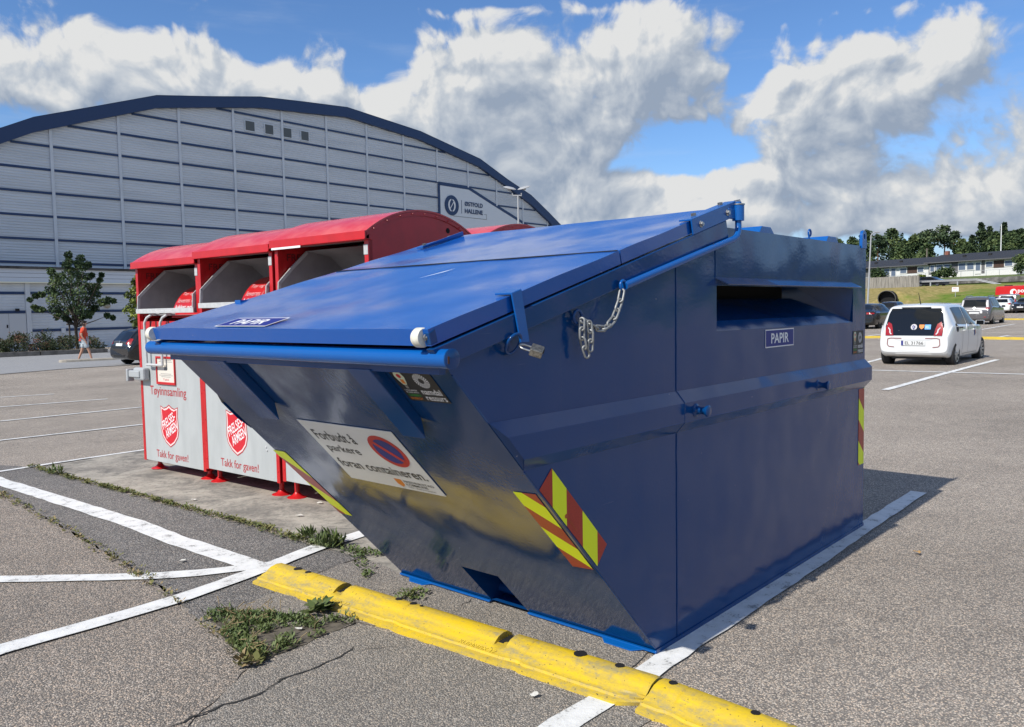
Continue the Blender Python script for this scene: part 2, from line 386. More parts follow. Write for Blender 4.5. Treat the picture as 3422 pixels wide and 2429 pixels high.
BLUE = blue_paint('blue_paint_shaded', (.0022, .048, .180), .125, .0022, .05, 0, .46, .05)  # the skip's one blue, darkened in colour for its shaded side
BLUE_L = blue_paint('blue_paint_sunlit_lid', (.004, .085, .37), .17, .0017, .05, .25, .5)  # same blue, lightened in colour for the sunlit lid
BLUE_F = blue_paint('blue_paint_shaded_front', (.0030, .041, .140), .125, .0024, .08, .1, .5, .08)  # same blue, darkened in colour for the dim overhanging front
BLUE_B = blue_paint('blue_paint_sunlit', (.0025, .095, .36), .22, .0003, .03)  # same blue, lightened in colour for bar and fittings in the sun
WHITEP = mat('white_plastic_roller', (.80, .77, .66), .45, var=.25, vscale=25)
STEEL = mat('zinc_steel', (.52, .52, .50), .38, 1, var=.35, vscale=60)
STEELD = mat('worn_brass_steel', (.38, .36, .31), .42, .85, var=.5, vscale=90)
RUST = mat('rusty_edge', (.09, .035, .014), .8, var=.5, vscale=60)
BLACK = mat('black_rubber', (.012, .012, .013), .75)
BLACKG = mat('black_gloss', (.008, .008, .009), .12, coat=.3)
DARK = mat('dark_void', (.006, .006, .007), .9)  # black that stands in for the shade inside holes, gaps and hollows
YEL = mat('fluorescent_yellow', (.84, .95, .010), .45)
REDR = mat('reflective_red', (.42, .030, .016), .35, var=.15, vscale=120)
WHITE = mat('white_sheet', (.76, .76, .74), .45, var=.06, vscale=4)
OFFW = mat('white_print', (.80, .80, .80), .5)
NAVY = mat('navy_print', (.008, .016, .20), .5)
BLKP = mat('black_print', (.015, .015, .016), .5)
REDP = mat('red_print', (.52, .02, .022), .5)
ORNP = mat('orange_print', (.72, .22, .02), .5)
GRNP = mat('green_print', (.05, .30, .04), .5)
CREAM = mat('cream_print', (.62, .68, .50), .5)
RED = mat('red_bin_paint', (.56, .014, .018), .34, var=.16, vscale=5, bump=.0006, bscale=7, coat=.1)
REDROOF = mat('faded_red_roof', (.60, .018, .022), .26, col2=(.68, .10, .085), vscale=3.0, coat=.1, bump=.006, bscale=2.2, det=8)
GREYP = mat('grey_door_paint', (.41, .43, .428), .4, col2=(.47, .49, .487), vscale=3, bump=.0010, bscale=3, det=9, aniso=(1.6, 1.6, .5))
CHUTE = mat('dark_grey_chute', (.32, .31, .315), .5, var=.2, vscale=4)
CHUTEW = mat('light_grey_rim', (.55, .56, .56), .45, var=.15, vscale=30)
def yellow_stop():
    m = bpy.data.materials.new('worn_yellow_paint'); m.use_nodes = True; t = m.node_tree; H = NG(t); b = t.nodes['Principled BSDF']
    tx = H.n('ShaderNodeTexCoord').outputs['Object']
    mp = H.n('ShaderNodeMapping'); t.links.new(tx, mp.inputs[0]); mp.inputs['Scale'].default_value = (.7, 2.6, 2.6)
    n1 = H.noise(mp.outputs[0], 5, 7, .68); n2 = H.noise(tx, 48, 3, .6)
    w = H.m('ADD', H.m('MULTIPLY', n1, .75), H.m('MULTIPLY', n2, .25))
    c = H.mix(H.smooth(w, .38, .60), (.69, .475, .012, 1), (.50, .36, .06, 1))
    c = H.mix(H.smooth(w, .53, .64, 0, .8), c, (.31, .265, .14, 1))
    c = H.mix(H.smooth(H.noise(mp.outputs[0], 13, 7, .75), .60, .70, 0, .75), c, (.22, .19, .12, 1))
    c = H.mix(H.smooth(H.noise(tx, 75, 2, .6), .68, .71), c, (.05, .046, .04, 1))
    t.links.new(c, b.inputs['Base Color']); b.inputs['Roughness'].default_value = .6
    bn = H.n('ShaderNodeBump'); bn.inputs['Distance'].default_value = .003; t.links.new(w, bn.inputs['Height']); t.links.new(bn.outputs[0], b.inputs['Normal'])
    return m
YSTOP = yellow_stop()
LEAF = mat('weed_leaf', (.060, .098, .022), .65, col2=(.115, .14, .042), vscale=9)
MOSS = mat('moss', (.12, .135, .035), .9, col2=(.20, .18, .07), vscale=12)
STRAW = mat('dry_stalk', (.27, .20, .10), .8)
CRACK = mat('crack_dark', (.035, .033, .031), .95)  # plain dark colour of the crack strips
DIRT = mat('dirt_in_joint', (.15, .13, .10), .95, var=.5, vscale=20)
HALLW = mat('hall_cladding', (.66, .69, .72), .5, col2=(.57, .60, .63), vscale=.9, det=8, aniso=(.12, .12, 1.1))
HALLB = mat('hall_navy_trim', (.018, .045, .125), .45)
GLASS = mat('dark_glass', (.008, .009, .010), .07, spec=.14)
GRASSM = mat('bank_grass', (.10, .15, .03), .9, col2=(.19, .175, .06), vscale=.16, det=8, bump=.05, bscale=3)
DRYG = mat('dry_bank_grass', (.24, .20, .085), .9, col2=(.13, .14, .04), vscale=.25, det=8, bump=.05, bscale=3)

# ------------------------------------------------------------------ ground
ax = sorted(set([round(v, 2) for v in np.concatenate([np.arange(-60, 100.1, 2), np.arange(-18, 18.1, 1), -np.geomspace(64, 2600, 12), np.geomspace(104, 2600, 12)])]))
ay = sorted(set([round(v, 2) for v in np.concatenate([np.arange(-20, 100.1, 2), np.arange(-16, 18.1, 1), -np.geomspace(24, 2600, 14), np.geomspace(104, 2600, 12)])]))
g = MB(); g.grid([[V(x, y, zg(x, y)) for x in ax] for y in ay])
tag(g.build('asphalt_ground', ASPH, smooth=60), kind='structure')
def sheet(name, pts, m, dz, step=None, jag=0, kind='structure'):
    "a flat sheet on the ground from print points; edges may be a little ragged"
    P = [og(*p) if len(p) == 2 else Vector(p) for p in pts]; Q = []
    rnd = random.Random(len(P) * 7 + int(dz * 1e4))
    for i, a in enumerate(P):
        b = P[(i + 1) % len(P)]; L = (b - a).length; n = max(1, min(220, int(L / (step or .08)))) if jag else 1
        d = (b - a).normalized(); s = V(-d.y, d.x, 0)
        for k in range(n):
            q = a.lerp(b, k / n)
            if jag and k: q = q + s * rnd.uniform(-jag, jag)
            Q.append(V(q.x, q.y, zg(q.x, q.y) + dz))
    bb = MB(); bb.f(Q); bmesh.ops.triangulate(bb.bm, faces=bb.bm.faces[:])
    return tag(bb.build(name, m), kind=kind)
sheet('asphalt_patch', [(-260, 1000), (0, 1100), (160, 1190), (330, 1290), (452, 1392), (600, 1330), (760, 1262), (860, 1236), (720, 1228), (575, 1182), (350, 1122), (80, 1047), (-40, 1062), (-200, 1080)], ASPH_DARK, .004, .06, .02)
sheet('asphalt_strip', [(-700, 1090), (-20, 1091), (150, 1184), (325, 1286), (444, 1392), (566, 1478), (420, 1624), (350, 1720), (-900, 1720)], ASPH_BROWN, .004, .06, .015)
sheet('asphalt_repair', [(572, 1480), (800, 1392), (1000, 1450), (1290, 1524), (1500, 1600), (1180, 1700), (360, 1730), (430, 1628)], ASPH_FINE, .004, .06, .02)
sheet('asphalt_bay', [(452, 1392), (600, 1330), (760, 1262), (880, 1238), (1475, 1440), (1400, 1500), (800, 1392), (572, 1480)], ASPH_FINE, .0055, .06, .008)
sheet('concrete_pad', [(82, 1046), (330, 1004), (640, 945), (1100, 1010), (1700, 1060), (1330, 1400), (895, 1284), (850, 1262), (712, 1220), (575, 1175), (350, 1115)], CONC, .006, .05, .008)
def stripe(pts, w, dz=.012, name='parking_line', jag=.006, pixw=None):
    "a painted line from print points, width in metres"
    P = [og(*p) for p in pts]; L, R = [], []; rnd = random.Random(int(P[0].x * 100))
    Q = [P[0]]
    for a, b in zip(P, P[1:]):
        n = max(2, int((b - a).length / .12)); n = min(n, 160)
        for k in range(1, n + 1): Q.append(a.lerp(b, k / n))
    for i, q in enumerate(Q):
        d = (Q[min(i + 1, len(Q) - 1)] - Q[max(0, i - 1)]).normalized(); s = V(-d.y, d.x, 0) * (w / 2)
        for side, sg in ((L, 1), (R, -1)):
            p = q + s * sg + s.normalized() * rnd.uniform(-jag, jag); side.append(V(p.x, p.y, zg(p.x, p.y) + dz))
    bb = MB(); bb.grid([L, R]); return tag(bb.build(name, PAINT), kind='structure')
stripe([(-60, 1054), (0, 1078), (120, 1115), (300, 1172), (382, 1205), (554, 1262), (600, 1276)], .165, .0100)
stripe([(-200, 1300), (0, 1298), (337, 1291), (440, 1284), (600, 1266)], .125, .0120)
stripe([(-120, 1497), (0, 1457), (203, 1399), (405, 1341), (574, 1280), (711, 1226), (811, 1195), (850, 1184)], .135, .0140)
stripe([(1228, 1642), (1282, 1607), (1434, 1514), (1509, 1461), (1624, 1385), (1777, 1286), (1930, 1181), (2052, 1101)], .125, .0100)
stripe([(-200, 1088), (0, 1055), (180, 1027), (345, 1003)], .08, .0100)
for q in ([(-100, 1003), (0, 985), (330, 948)], [(-100, 953), (0, 942), (330, 909)], [(-100, 918), (0, 910), (240, 892)], [(-60, 892), (120, 881)],
          [(1978, 872), (2100, 838), (2228, 804)], [(1925, 827), (2100, 832), (2330, 838)], [(1915, 816), (1972, 801)],
          [(2190, 737), (2267, 724)], [(2228, 754), (2255, 749.5)], [(1932, 752), (1969, 747)], [(2235, 715), (2300, 709)]):
    stripe(q, .14 if q[0][0] > 1500 else .11, .010)
# cracks: jagged dark fissures lying on the asphalt
def crack(pts, w, seed):
    rnd = random.Random(seed); P = [og(*p) for p in pts]; Q = []
    for a, b in zip(P, P[1:]):
        n = max(2, int((b - a).length / .035)); s = V(-(b - a).y, (b - a).x, 0).normalized()
        for k in range(n): Q.append(a.lerp(b, k / n) + s * rnd.gauss(0, .007))
    L, R = [], []
    for i, q in enumerate(Q):
        d = (Q[min(i + 1, len(Q) - 1)] - Q[max(0, i - 1)]).normalized(); s = V(-d.y, d.x, 0)
        ww = w * rnd.uniform(.15, 1) * min(1, i / 4 + .2, (len(Q) - 1 - i) / 4 + .2)
        L.append(V(*(q + s * ww / 2).xy, zg(q.x, q.y) + .008)); R.append(V(*(q - s * ww / 2).xy, zg(q.x, q.y) + .008))
    bb = MB(); bb.grid([L, R]); tag(bb.build('asphalt_crack', CRACK), kind='structure')
crack([(360, 1640), (430, 1606), (500, 1580), (580, 1556), (628, 1520), (690, 1498), (760, 1470), (800, 1440)], .016, 3)
crack([(805, 1455), (870, 1448), (905, 1452)], .008, 4)
crack([(420, 1630), (480, 1612), (520, 1592)], .010, 8)
crack([(628, 1520), (600, 1540), (540, 1566)], .006, 9)
crack([(1062, 1337), (1040, 1352), (1022, 1364)], .010, 5)
crack([(760, 1262), (700, 1286), (640, 1300)], .005, 6)
crack([(-20, 1052), (90, 1045), (215, 1028)], .014, 11)
# ------------------------------------------------------------------ weeds, moss and litter
def leaf_bits(name, spots, m, size=(.02, .05), seed=1, blade=False, lift=0.012, up=.6):
    "many little leaves; spots = (x, y, z, spread, count, height)"
    rnd = random.Random(seed); b = MB()
    for (x, y, z, sp, cnt, hgt) in spots:
        for _ in range(cnt):
            a = rnd.uniform(0, 2 * PI); r = sp * math.sqrt(rnd.random()); px, py = x + r * math.cos(a), y + r * math.sin(a)
            L = rnd.uniform(*size); h0 = rnd.random() ** 1.5 * hgt * (1 - .6 * r / max(sp, 1e-3)); t = rnd.uniform(0, 2 * PI); tl = rnd.uniform(.15, 1) * up
            d = V(math.cos(t) * math.cos(tl), math.sin(t) * math.cos(tl), math.sin(tl)); s = V(-math.sin(t), math.cos(t), rnd.uniform(-.4, .4)).normalized()
            w = L * (.12 if blade else rnd.uniform(.22, .36)); o = V(px, py, z + lift + h0 * .8)
            b.mi = rnd.choice((0, 0, 0, 1)) if isinstance(m, list) and len(m) > 1 else 0
            b.f([o, o + d * L * .5 + s * w, o + d * L, o + d * L * .5 - s * w])
    return b.build(name, m, normals=False)
def along(pts, n, sp, cnt, hgt, seed=2, jit=.02):
    rnd = random.Random(seed); P = [og(*p) for p in pts]; T = [(b - a).length for a, b in zip(P, P[1:])]; out = []
    for _ in range(n):
        k = rnd.choices(range(len(T)), T)[0]; q = P[k].lerp(P[k + 1], rnd.random())
        out.append((q.x + rnd.gauss(0, jit), q.y + rnd.gauss(0, jit), q.z, sp * rnd.uniform(.4, 1.3), int(cnt * rnd.uniform(.4, 1.4)), hgt * rnd.uniform(.4, 1.5)))
    return out
LEAF2 = mat('pale_weed_leaf', (.125, .165, .05), .65)
tag(leaf_bits('moss_strip', along([(70, 1044), (160, 1070), (350, 1120), (575, 1178), (712, 1222)], 330, .028, 16, .03), [MOSS, LEAF], (.012, .03), 3, up=.9), kind='stuff')
tag(leaf_bits('joint_weeds', along([(0, 1103), (160, 1192), (325, 1292), (452, 1392), (540, 1462)], 120, .03, 10, .03, 5), [MOSS, STRAW], (.012, .03), 4, up=.9), kind='stuff')
tri = [og(*p) for p in [(470, 1372), (560, 1400), (650, 1390), (790, 1392), (700, 1428), (600, 1474), (566, 1478), (520, 1430)]]
sp = []
rnd = random.Random(9)
for _ in range(125):
    i = rnd.randrange(1, len(tri) - 1); u, v = rnd.random(), rnd.random()
    if u + v > 1: u, v = 1 - u, 1 - v
    q = tri[0] + (tri[i] - tri[0]) * u + (tri[i + 1] - tri[0]) * v
    sp.append((q.x, q.y, 0, .042, 24, .028))
tag(leaf_bits('weed_patch', sp + sp[::2], [LEAF, LEAF2], (.011, .027), 10, up=.95), kind='stuff')
tag(leaf_bits('weed_blades', [(q[0], q[1], 0, .05, 8, .05) for q in sp[::3]], [LEAF, LEAF2], (.02, .05), 13, True, up=1.35), kind='stuff')
sheet('bare_soil', [(462, 1380), (560, 1408), (660, 1396), (790, 1394), (700, 1432), (600, 1478), (566, 1480), (520, 1434)], DIRT, .007, .05, .02)
st = MB(); rnd = random.Random(4)
for _ in range(70):
    q = sp[rnd.randrange(len(sp))]; h = rnd.uniform(.03, .075); o = V(q[0] + rnd.gauss(0, .02), q[1] + rnd.gauss(0, .02), .01)
    st.tube([o, o + V(rnd.gauss(0, .015), rnd.gauss(0, .015), h * .7), o + V(rnd.gauss(0, .03), rnd.gauss(0, .03), h)], [.001, .0014, .0025], 4)
tag(st.build('dry_weed_stalks', STRAW), kind='stuff')
tag(leaf_bits('pad_corner_weeds', along([(700, 1220), (745, 1222), (800, 1240), (850, 1242)], 45, .045, 13, .03, 8, .03) + along([(800, 1246), (822, 1280), (815, 1300)], 25, .02, 8, .015, 9), [LEAF, LEAF2, ], (.014, .032), 12, up=.9), kind='stuff')
tag(leaf_bits('bay_weeds', along([(880, 1345), (955, 1330)], 22, .05, 14, .06, 14, .03), [LEAF2, MOSS], (.012, .03), 15, up=1.1), kind='stuff')
q = og(712, 1368); tag(leaf_bits('rosette_plant', [(q.x, q.y, 0, .06, 40, .05)], [LEAF, LEAF2], (.05, .10), 16, up=.7), 'small green rosette weed growing against the yellow wheel stop', 'plant')
q = og(738, 1222); tag(leaf_bits('grass_tuft', [(q.x, q.y, 0, .09, 150, .10)], [LEAF, LEAF2], (.04, .11), 17, True, up=1.35), 'bushy green grass tuft at the corner of the concrete pad', 'plant')
q = og(690, 1205); tag(leaf_bits('grass_tuft', [(q.x, q.y, 0, .045, 60, .09)], [LEAF, LEAF2], (.04, .09), 18, True, up=1.4), 'slim upright grass tuft on the mossy pad edge', 'plant')
q = og(126, 1062); tag(leaf_bits('grass_tuft', [(q.x, q.y, 0, .07, 50, .10)], [LEAF, LEAF2], (.05, .10), 19, True, up=1.3), 'lone weed tuft at the far left end of the mossy strip', 'plant')
q = og(556, 1485); tag(leaf_bits('grass_tuft', [(q.x, q.y, 0, .06, 50, .05)], [MOSS, STRAW], (.03, .06), 20, up=1.2), 'dry brownish weed at the lower tip of the weed triangle', 'plant')
# pale bits of litter, droppings and dry leaves on the ground
PALE = mat('pale_litter', (.62, .60, .54), .8); TAN = mat('dry_leaf', (.46, .27, .10), .8)
def litter(x, y, r, m, label, cat, name):
    rnd = random.Random(int(x * 3 + y)); q = og(x, y); n = 9; b = MB()
    up = [q + V(math.cos(2 * PI * k / n) * r * rnd.uniform(.5, 1.2), math.sin(2 * PI * k / n) * r * rnd.uniform(.35, .8), .016 + rnd.uniform(0, .012)) for k in range(n)]
    c = q + V(0, 0, .024)
    for k in range(n): b.f([up[k], up[(k + 1) % n], c])
    tag(b.build(name, m, smooth=50), label, cat)
litter(1193, 1561, .022, PALE, 'crumpled pale leaf below the yellow wheel stop', 'leaf', 'dry_leaf')
litter(2050, 1240, .028, TAN, 'tan dry leaf alone on the right-hand asphalt', 'leaf', 'dry_leaf')
litter(668, 1412, .02, PALE, 'white scrap beside the weed triangle', 'scrap', 'paper_scrap')
litter(714, 1210 - 82, .03, PALE, 'white flake on the concrete before the red bins', 'scrap', 'paper_scrap')
litter(668, 1156, .035, PALE, 'larger white flake on the concrete close to the blue container', 'scrap', 'paper_scrap')
litter(408, 1262 - 4, .03, PALE, 'white chip between the painted line and the brown joint', 'scrap', 'paper_scrap')
litter(432, 1117 + 4, .03, PALE, 'white blotch on the concrete by the moss strip', 'scrap', 'paper_scrap')
# ------------------------------------------------------------------ yellow wheel stops
def stop_profile():     # across (y, towards the container is +), up (z)
    return [(-.165, 0), (-.163, .020), (-.15, .024), (-.135, .026), (-.130, .036), (-.105, .040), (-.098, .047), (-.072, .053), (-.058, .064), (-.036, .077), (.0, .085), (.033, .081), (.058, .066), (.076, .038), (.083, 0)]
def wheel_stop(p0, p1, label, joints, notches, holes, group='yellow wheel stops', words_at=(), detail=True, scale=1.0, end_round=False):
    d = (p1 - p0); L = d.length; rz = math.atan2(d.y, d.x)
    r = empty('wheel_stop', (p0.x, p0.y, min(p0.z, p1.z)), rz, label, 'wheel stop', group)
    pr = [(a * scale, b * scale) for a, b in stop_profile()]
    xs = sorted(set([0, .012, L - .012, L] + [q + o for q in joints for o in (-.008, 0, .008)] + [q + o for q in notches for o in (-.034, -.0335, .0, .0335, .034)] + list(np.arange(.08, L, .06))))
    xs = [v for v in xs if 0 <= v <= L]
    rows = []
    for v in xs:
        k = 1.0; dz = 0
        if v < .006 or v > L - .006: k = .94
        if any(abs(v - q) < .004 for q in joints): k = .93
        row = []
        for i, (a, b) in enumerate(pr):
            z = b * k
            if any(abs(v - q) < .0338 for q in notches) and 8 <= i <= 12: z = min(z, .050 * scale + .006 * (i % 2))
            yy = a
            if any(abs(v - q) < .03 for q in joints) and i <= 4: yy = a + .012
            if end_round and v > L - .10 and i <= 6: yy = a + (v - (L - .10)) * .8 * (7 - i) / 7
            row.append(V(v, yy, z))
        rows.append(row)
    b = MB(); b.grid(rows); b.f(rows[0]); b.f(rows[-1][::-1])
    b.build('rubber_body', YSTOP, r, smooth=38)
    if detail:
        for q in notches:
            n = MB(); n.box(q - .03, q + .0, -.045 * scale, .05 * scale, .045 * scale, .0565 * scale); n.box(q - .012, q + .02, -.02, .015, .045, .06)
            n.build('anchor_slot', BLACK, r)
        for (q, yy, rad) in holes:
            h = MB(); rad *= 1.5; h.lathe([(rad, .0), (rad, .003), (rad * .3, .0032)], 14, Matrix.Translation(V(q, yy, .0835)))
            h.build('bolt_hole', DARK, r)
        for q in words_at:
            M = plane_frame(V(q, -.1295, .0385), V(1, 0, 0), V(0, .025, .006).normalized())
            words('KLEMMFIX 17', M, MATS['stop_relief'], r, w=.22, h=.024, name='cast_lettering')
    return r
mat('stop_relief', (.80, .58, .05), .6)
k0, k1, k2 = og(617, 1289), og(1466, 1560), og(1800, 1676)
dk = (k1 - k0).normalized()
LK = (k1 - k0).length
wheel_stop(k0, k1, 'long worn yellow wheel stop in front of the blue container', [.40, 1.10 * LK / 2.45, 1.86 * LK / 2.45], [.66, 1.82], [(.20, .015, .017), (.30, .012, .012), (1.06, .015, .012), (1.17, .015, .012), (1.23, .015, .007), (LK - .38, .015, .02), (LK - .18, .015, .014)], words_at=(.70, 1.72), end_round=True)
dk2 = V(dk.x * math.cos(-.115) - dk.y * math.sin(-.115), dk.x * math.sin(-.115) + dk.y * math.cos(-.115), 0)
wheel_stop(k1 + dk * .014, k1 + dk * .014 + dk2 * 1.3, 'yellow wheel stop cut off by the bottom edge of the picture', [.12, .55], [], [(.06, .012, .012), (.42, .015, .012), (.62, .015, .012)])
def far_stop(a, b, label): wheel_stop(on_ground(*a), on_ground(*b), label, [], [], [], 'far yellow wheel stops', detail=False, scale=1.25)
far_stop((2860, 1131), (2950, 1129), 'yellow wheel stop partly behind the white hatchback and the blue container')
far_stop((3250, 1133), (3460, 1135), 'yellow wheel stop to the right of the white hatchback')
far_stop((3345, 1069), (3470, 1068), 'far yellow wheel stop before the black oncoming car')

# ------------------------------------------------------------------ blue skip container (local: x right along the front, y back, z up)
CYAW = -.7262
bc = empty('skip_container', (.6377, 3.6179, 0), CYAW, 'blue closed steel skip with sloping front and gently pitched lid, sign forbidding parking on it', 'skip container')
WB, WT = 1.775, 1.885                       # width at the foot and under the lid
def sy(z): return -(z - .029) / 1.368 * 1.2735          # y of the sloping front at height z
FN = V(0, -1.368, -1.2735).normalized()                 # its outward normal
FS = V(0, -1.2735, 1.368).normalized()                  # up along it
def xl(z): return -(WB + (WT - WB) * min(1, (z - .029) / 1.37))
LA = math.atan(.272); LY = V(0, math.cos(LA), math.sin(LA)); LN = V(0, -math.sin(LA), math.cos(LA))
LID0 = V(0, -1.385, 1.541)                              # front edge of the lid's top
h = MB()
z0 = .029
# right side in strips round the slot
h.f([V(0, 0, z0), V(0, sy(1.397), 1.397), V(0, -1.30, 1.455), V(0, .59, 1.985), V(0, .59, z0)])
h.f([V(0, .59, z0), V(0, .59, 1.47), V(0, 2.55, 1.47), V(0, 2.55, z0)])
h.f([V(0, .59, 1.70), V(0, .59, 1.985), V(0, .64, 1.995), V(0, 2.55, 1.995), V(0, 2.55, 1.70)])
h.f([V(0, 2.55, z0), V(0, 2.55, 1.995), V(0, 2.80, 1.995), V(0, 2.80, z0)])
# left side, rear, roof, bottom
h.f([V(-WB, 0, z0), V(-WT, sy(1.397), 1.397), V(-WT, -1.30, 1.455), V(-WT, .59, 1.985), V(-WT, .64, 1.995), V(-WT, 2.80, 1.995), V(-WB, 2.80, z0)])
h.f([V(0, 2.80, z0), V(0, 2.80, 1.995), V(-WT, 2.80, 1.995), V(-WB, 2.80, z0)])
h.f([V(0, .64, 1.995), V(-WT, .64, 1.995), V(-WT, 2.80, 1.995), V(0, 2.80, 1.995)])
h.f([V(0, 0, z0), V(0, 2.80, z0), V(-WB, 2.80, z0), V(-WB, 0, z0)])
h.f([V(0, .59, 1.985), V(0, .64, 1.995), V(-WT, .64, 1.995), V(-WT, .59, 1.985)])
h.f([V(0, -1.30, 1.455), V(0, .59, 1.985), V(-WT, .59, 1.985), V(-WT, -1.30, 1.455)])
# slot recess
h.f([V(0, .59, 1.47), V(-.02, .59, 1.475), V(-.42, .70, 1.60), V(-.42, .70, 1.78), V(0, .59, 1.70)])
h.f([V(0, 2.55, 1.47), V(-.02, 2.55, 1.475), V(-.42, 2.36, 1.60), V(-.42, 2.36, 1.78), V(0, 2.55, 1.70)])
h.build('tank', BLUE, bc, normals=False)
b = MB(); b.f([V(0, .59, 1.699), V(-.42, .70, 1.78), V(-.42, 2.36, 1.78), V(0, 2.55, 1.699)]); b.f([V(-.42, .70, 1.78), V(-.42, .70, 1.60), V(-.42, 2.36, 1.60), V(-.42, 2.36, 1.78)]); b.build('slot_hollow', DARK, bc, normals=False)  # ceiling and back coloured black to stand for the shade inside
fp = MB()                                               # sloping front with the fork pocket left open
FX0, FX1, FZ = -1.035, -.775, .268
def fpnt(x, z, off=0): return V(x, sy(z), z) + FN * off
zt = 1.397
fp.f([fpnt(0, z0), fpnt(0, zt), fpnt(FX1, zt), fpnt(FX1, z0)])
fp.f([fpnt(FX1, FZ), fpnt(FX1, zt), fpnt(FX0, zt), fpnt(FX0, FZ)])
fp.f([fpnt(FX0, z0), fpnt(FX0, zt), fpnt(xl(zt), zt), fpnt(-WB, z0)])
fp.f([fpnt(0, zt), V(0, -1.30, 1.455), V(-WT, -1.30, 1.455), fpnt(-WT, zt)])
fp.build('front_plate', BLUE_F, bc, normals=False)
pk = MB()
pk.f([fpnt(FX0, z0), fpnt(FX0, FZ), V(FX0, .5, FZ), V(FX0, .5, z0)]); pk.f([fpnt(FX1, z0), fpnt(FX1, FZ), V(FX1, .5, FZ), V(FX1, .5, z0)])
pk.f([fpnt(FX0, FZ), fpnt(FX1, FZ), V(FX1, .5, FZ), V(FX0, .5, FZ)]); pk.f([V(FX0, .5, FZ), V(FX1, .5, FZ), V(FX1, .5, z0), V(FX0, .5, z0)])
pk.tube([V(FX0, .09, .075), V(FX1, .09, .075)], .028, 14)
pk.build('fork_pocket', BLUE, bc, normals=False)
# swaged belt along the side
def belt(x0, sgn):
    pr = [(0, 1.205), (.045, 1.152), (.045, 1.060), (0, 1.008)]
    b = MB(); A = [V(x0 + sgn * px, sy(z) + .004, z) for px, z in pr]; B = [V(x0 + sgn * px, 2.80 + (.012 if px else 0), z) for px, z in pr]
    for i in range(3): b.f([A[i], A[i + 1], B[i + 1], B[i]])
    b.f(B); b.f([A[0] + V(0, .0, 0), A[1] + V(0, .05, 0), A[2] + V(0, .05, 0), A[3]])
    return b.build('side_belt', BLUE, bc)
belt(0.0015, 1); belt(-WT + .012, -1)
# weld seams
def seam(y, za, zb):
    b = MB(); n = int((zb - za) / .03); rnd = random.Random(int(y * 99))
    b.tube([V(.0015 + rnd.uniform(-.0004, .0004), y + rnd.uniform(-.0015, .0015), za + (zb - za) * k / n) for k in range(n + 1)], .0032, 5)
    return b.build('weld_seam', BLUE, bc, smooth=60)
seam(.19, .03, 1.005); seam(.19, 1.208, 1.84); seam(.575, 1.74, 1.955)
b = MB(); b.tube([V(.002, .19, 1.206), V(.046, .19, 1.153), V(.046, .19, 1.06), V(.002, .19, 1.008)], .0032, 5); b.build('weld_seam', BLUE, bc)
b = MB(); b.tube([fpnt(0, .04) + V(.001, 0, 0), fpnt(0, 1.0) + V(.001, 0, 0)], .004, 6); b.tube([fpnt(0, 1.21) + V(.001, 0, 0), fpnt(0, 1.385) + V(.001, 0, 0)], .004, 6); b.build('weld_seam', BLUE, bc)
# slot: visor, chute lip
b = MB(); b.prism([V(.0, .575, 1.737), V(.058, .60, 1.703), V(.061, .60, 1.707), V(.0, .575, 1.742)], V(0, 1.945, 0)); b.build('slot_visor', BLUE, bc)
b = MB(); b.f([V(0, .59, 1.4705), V(0, 2.55, 1.4705), V(-.04, 2.38, 1.522), V(-.04, .60, 1.522)]); b.f([V(-.04, .60, 1.522), V(-.04, 2.38, 1.522), V(-.33, 2.30, 1.640), V(-.33, .72, 1.640)]); b.build('slot_chute', BLUE, bc)
# chevron-striped hazard markers (cut parallel to the stripes)
def marker(poly, frame, cuts, n, name='hazard_marker', first=0):
    "stripe the polygon with cut lines n.p = c"
    r = empty(name); r.parent = bc
    for i, (a, c) in enumerate(zip(cuts, cuts[1:])):
        p = clip_poly(clip_poly(poly, n[0], n[1], c), n[0], n[1], a, False)
        if len(p) > 2: flat(p, frame, (REDR, YEL)[(i + first) % 2], r, 'red_stripe' if (i + first) % 2 == 0 else 'yellow_stripe')
    return r
SD = plane_frame(V(.0025, 0, 0), V(0, 1, 0), V(0, 0, 1))
marker([(-.745, .991), (-.821, .92), (-.455, .536), (-.385, .612)], SD, [-.9, -.742, -.655, -.552, -.452, -.3], (1, 0))
marker([(2.68, 1.0), (2.79, 1.0), (2.79, .462), (2.68, .462)], SD, [-9, 1.62, 2.02, 2.42, 2.82, 3.22, 9], (1.6, -1) if False else (-1.6 * -1, -2.2 + 0) if False else (1.9, -1.0), first=0) if False else None
mk = empty('hazard_marker'); mk.parent = bc
for i, (a, c) in enumerate(zip([.2, .47, .62, .77, .92, 1.07], [.47, .62, .77, .92, 1.07, 1.4])):
    p = clip_poly(clip_poly([(2.68, 1.0), (2.68, .462), (2.79, .462), (2.79, 1.0)], 1.0, 1.0, c + 2.70), 1.0, 1.0, a + 2.70, False)
    p = clip_poly(clip_poly([(2.68, 1.0), (2.68, .462), (2.79, .462), (2.79, 1.0)], .9, 1.0, c + .9 * 2.70), .9, 1.0, a + .9 * 2.70, False)
    if len(p) > 2: flat(p, SD, (REDR, YEL)[i % 2], mk, ('red_stripe', 'yellow_stripe')[i % 2])
HZT = mat('hazard_print', (.45, .10, .02), .5)
_c = V(-.60, .775, 0); _M = SD @ Matrix.Translation(V(-.655, .775, .0012)) @ Matrix.Rotation(math.radians(-46), 4, 'Z')
words('namdalressurs', _M, HZT, mk, w=.085, h=.011, align='LEFT', name='small_print'); flat(disc(-.012, .005, .009), _M, HZT, mk, 'small_emblem')
LS = math.hypot(1.2735, 1.368) / 1.368                   # slope length per metre of height
FF = plane_frame(fpnt(0, z0, .0025), V(1, 0, 0), FS)     # sign frame on the sloping front: x right, y up the slope
def fz(z): return (z - z0) * LS
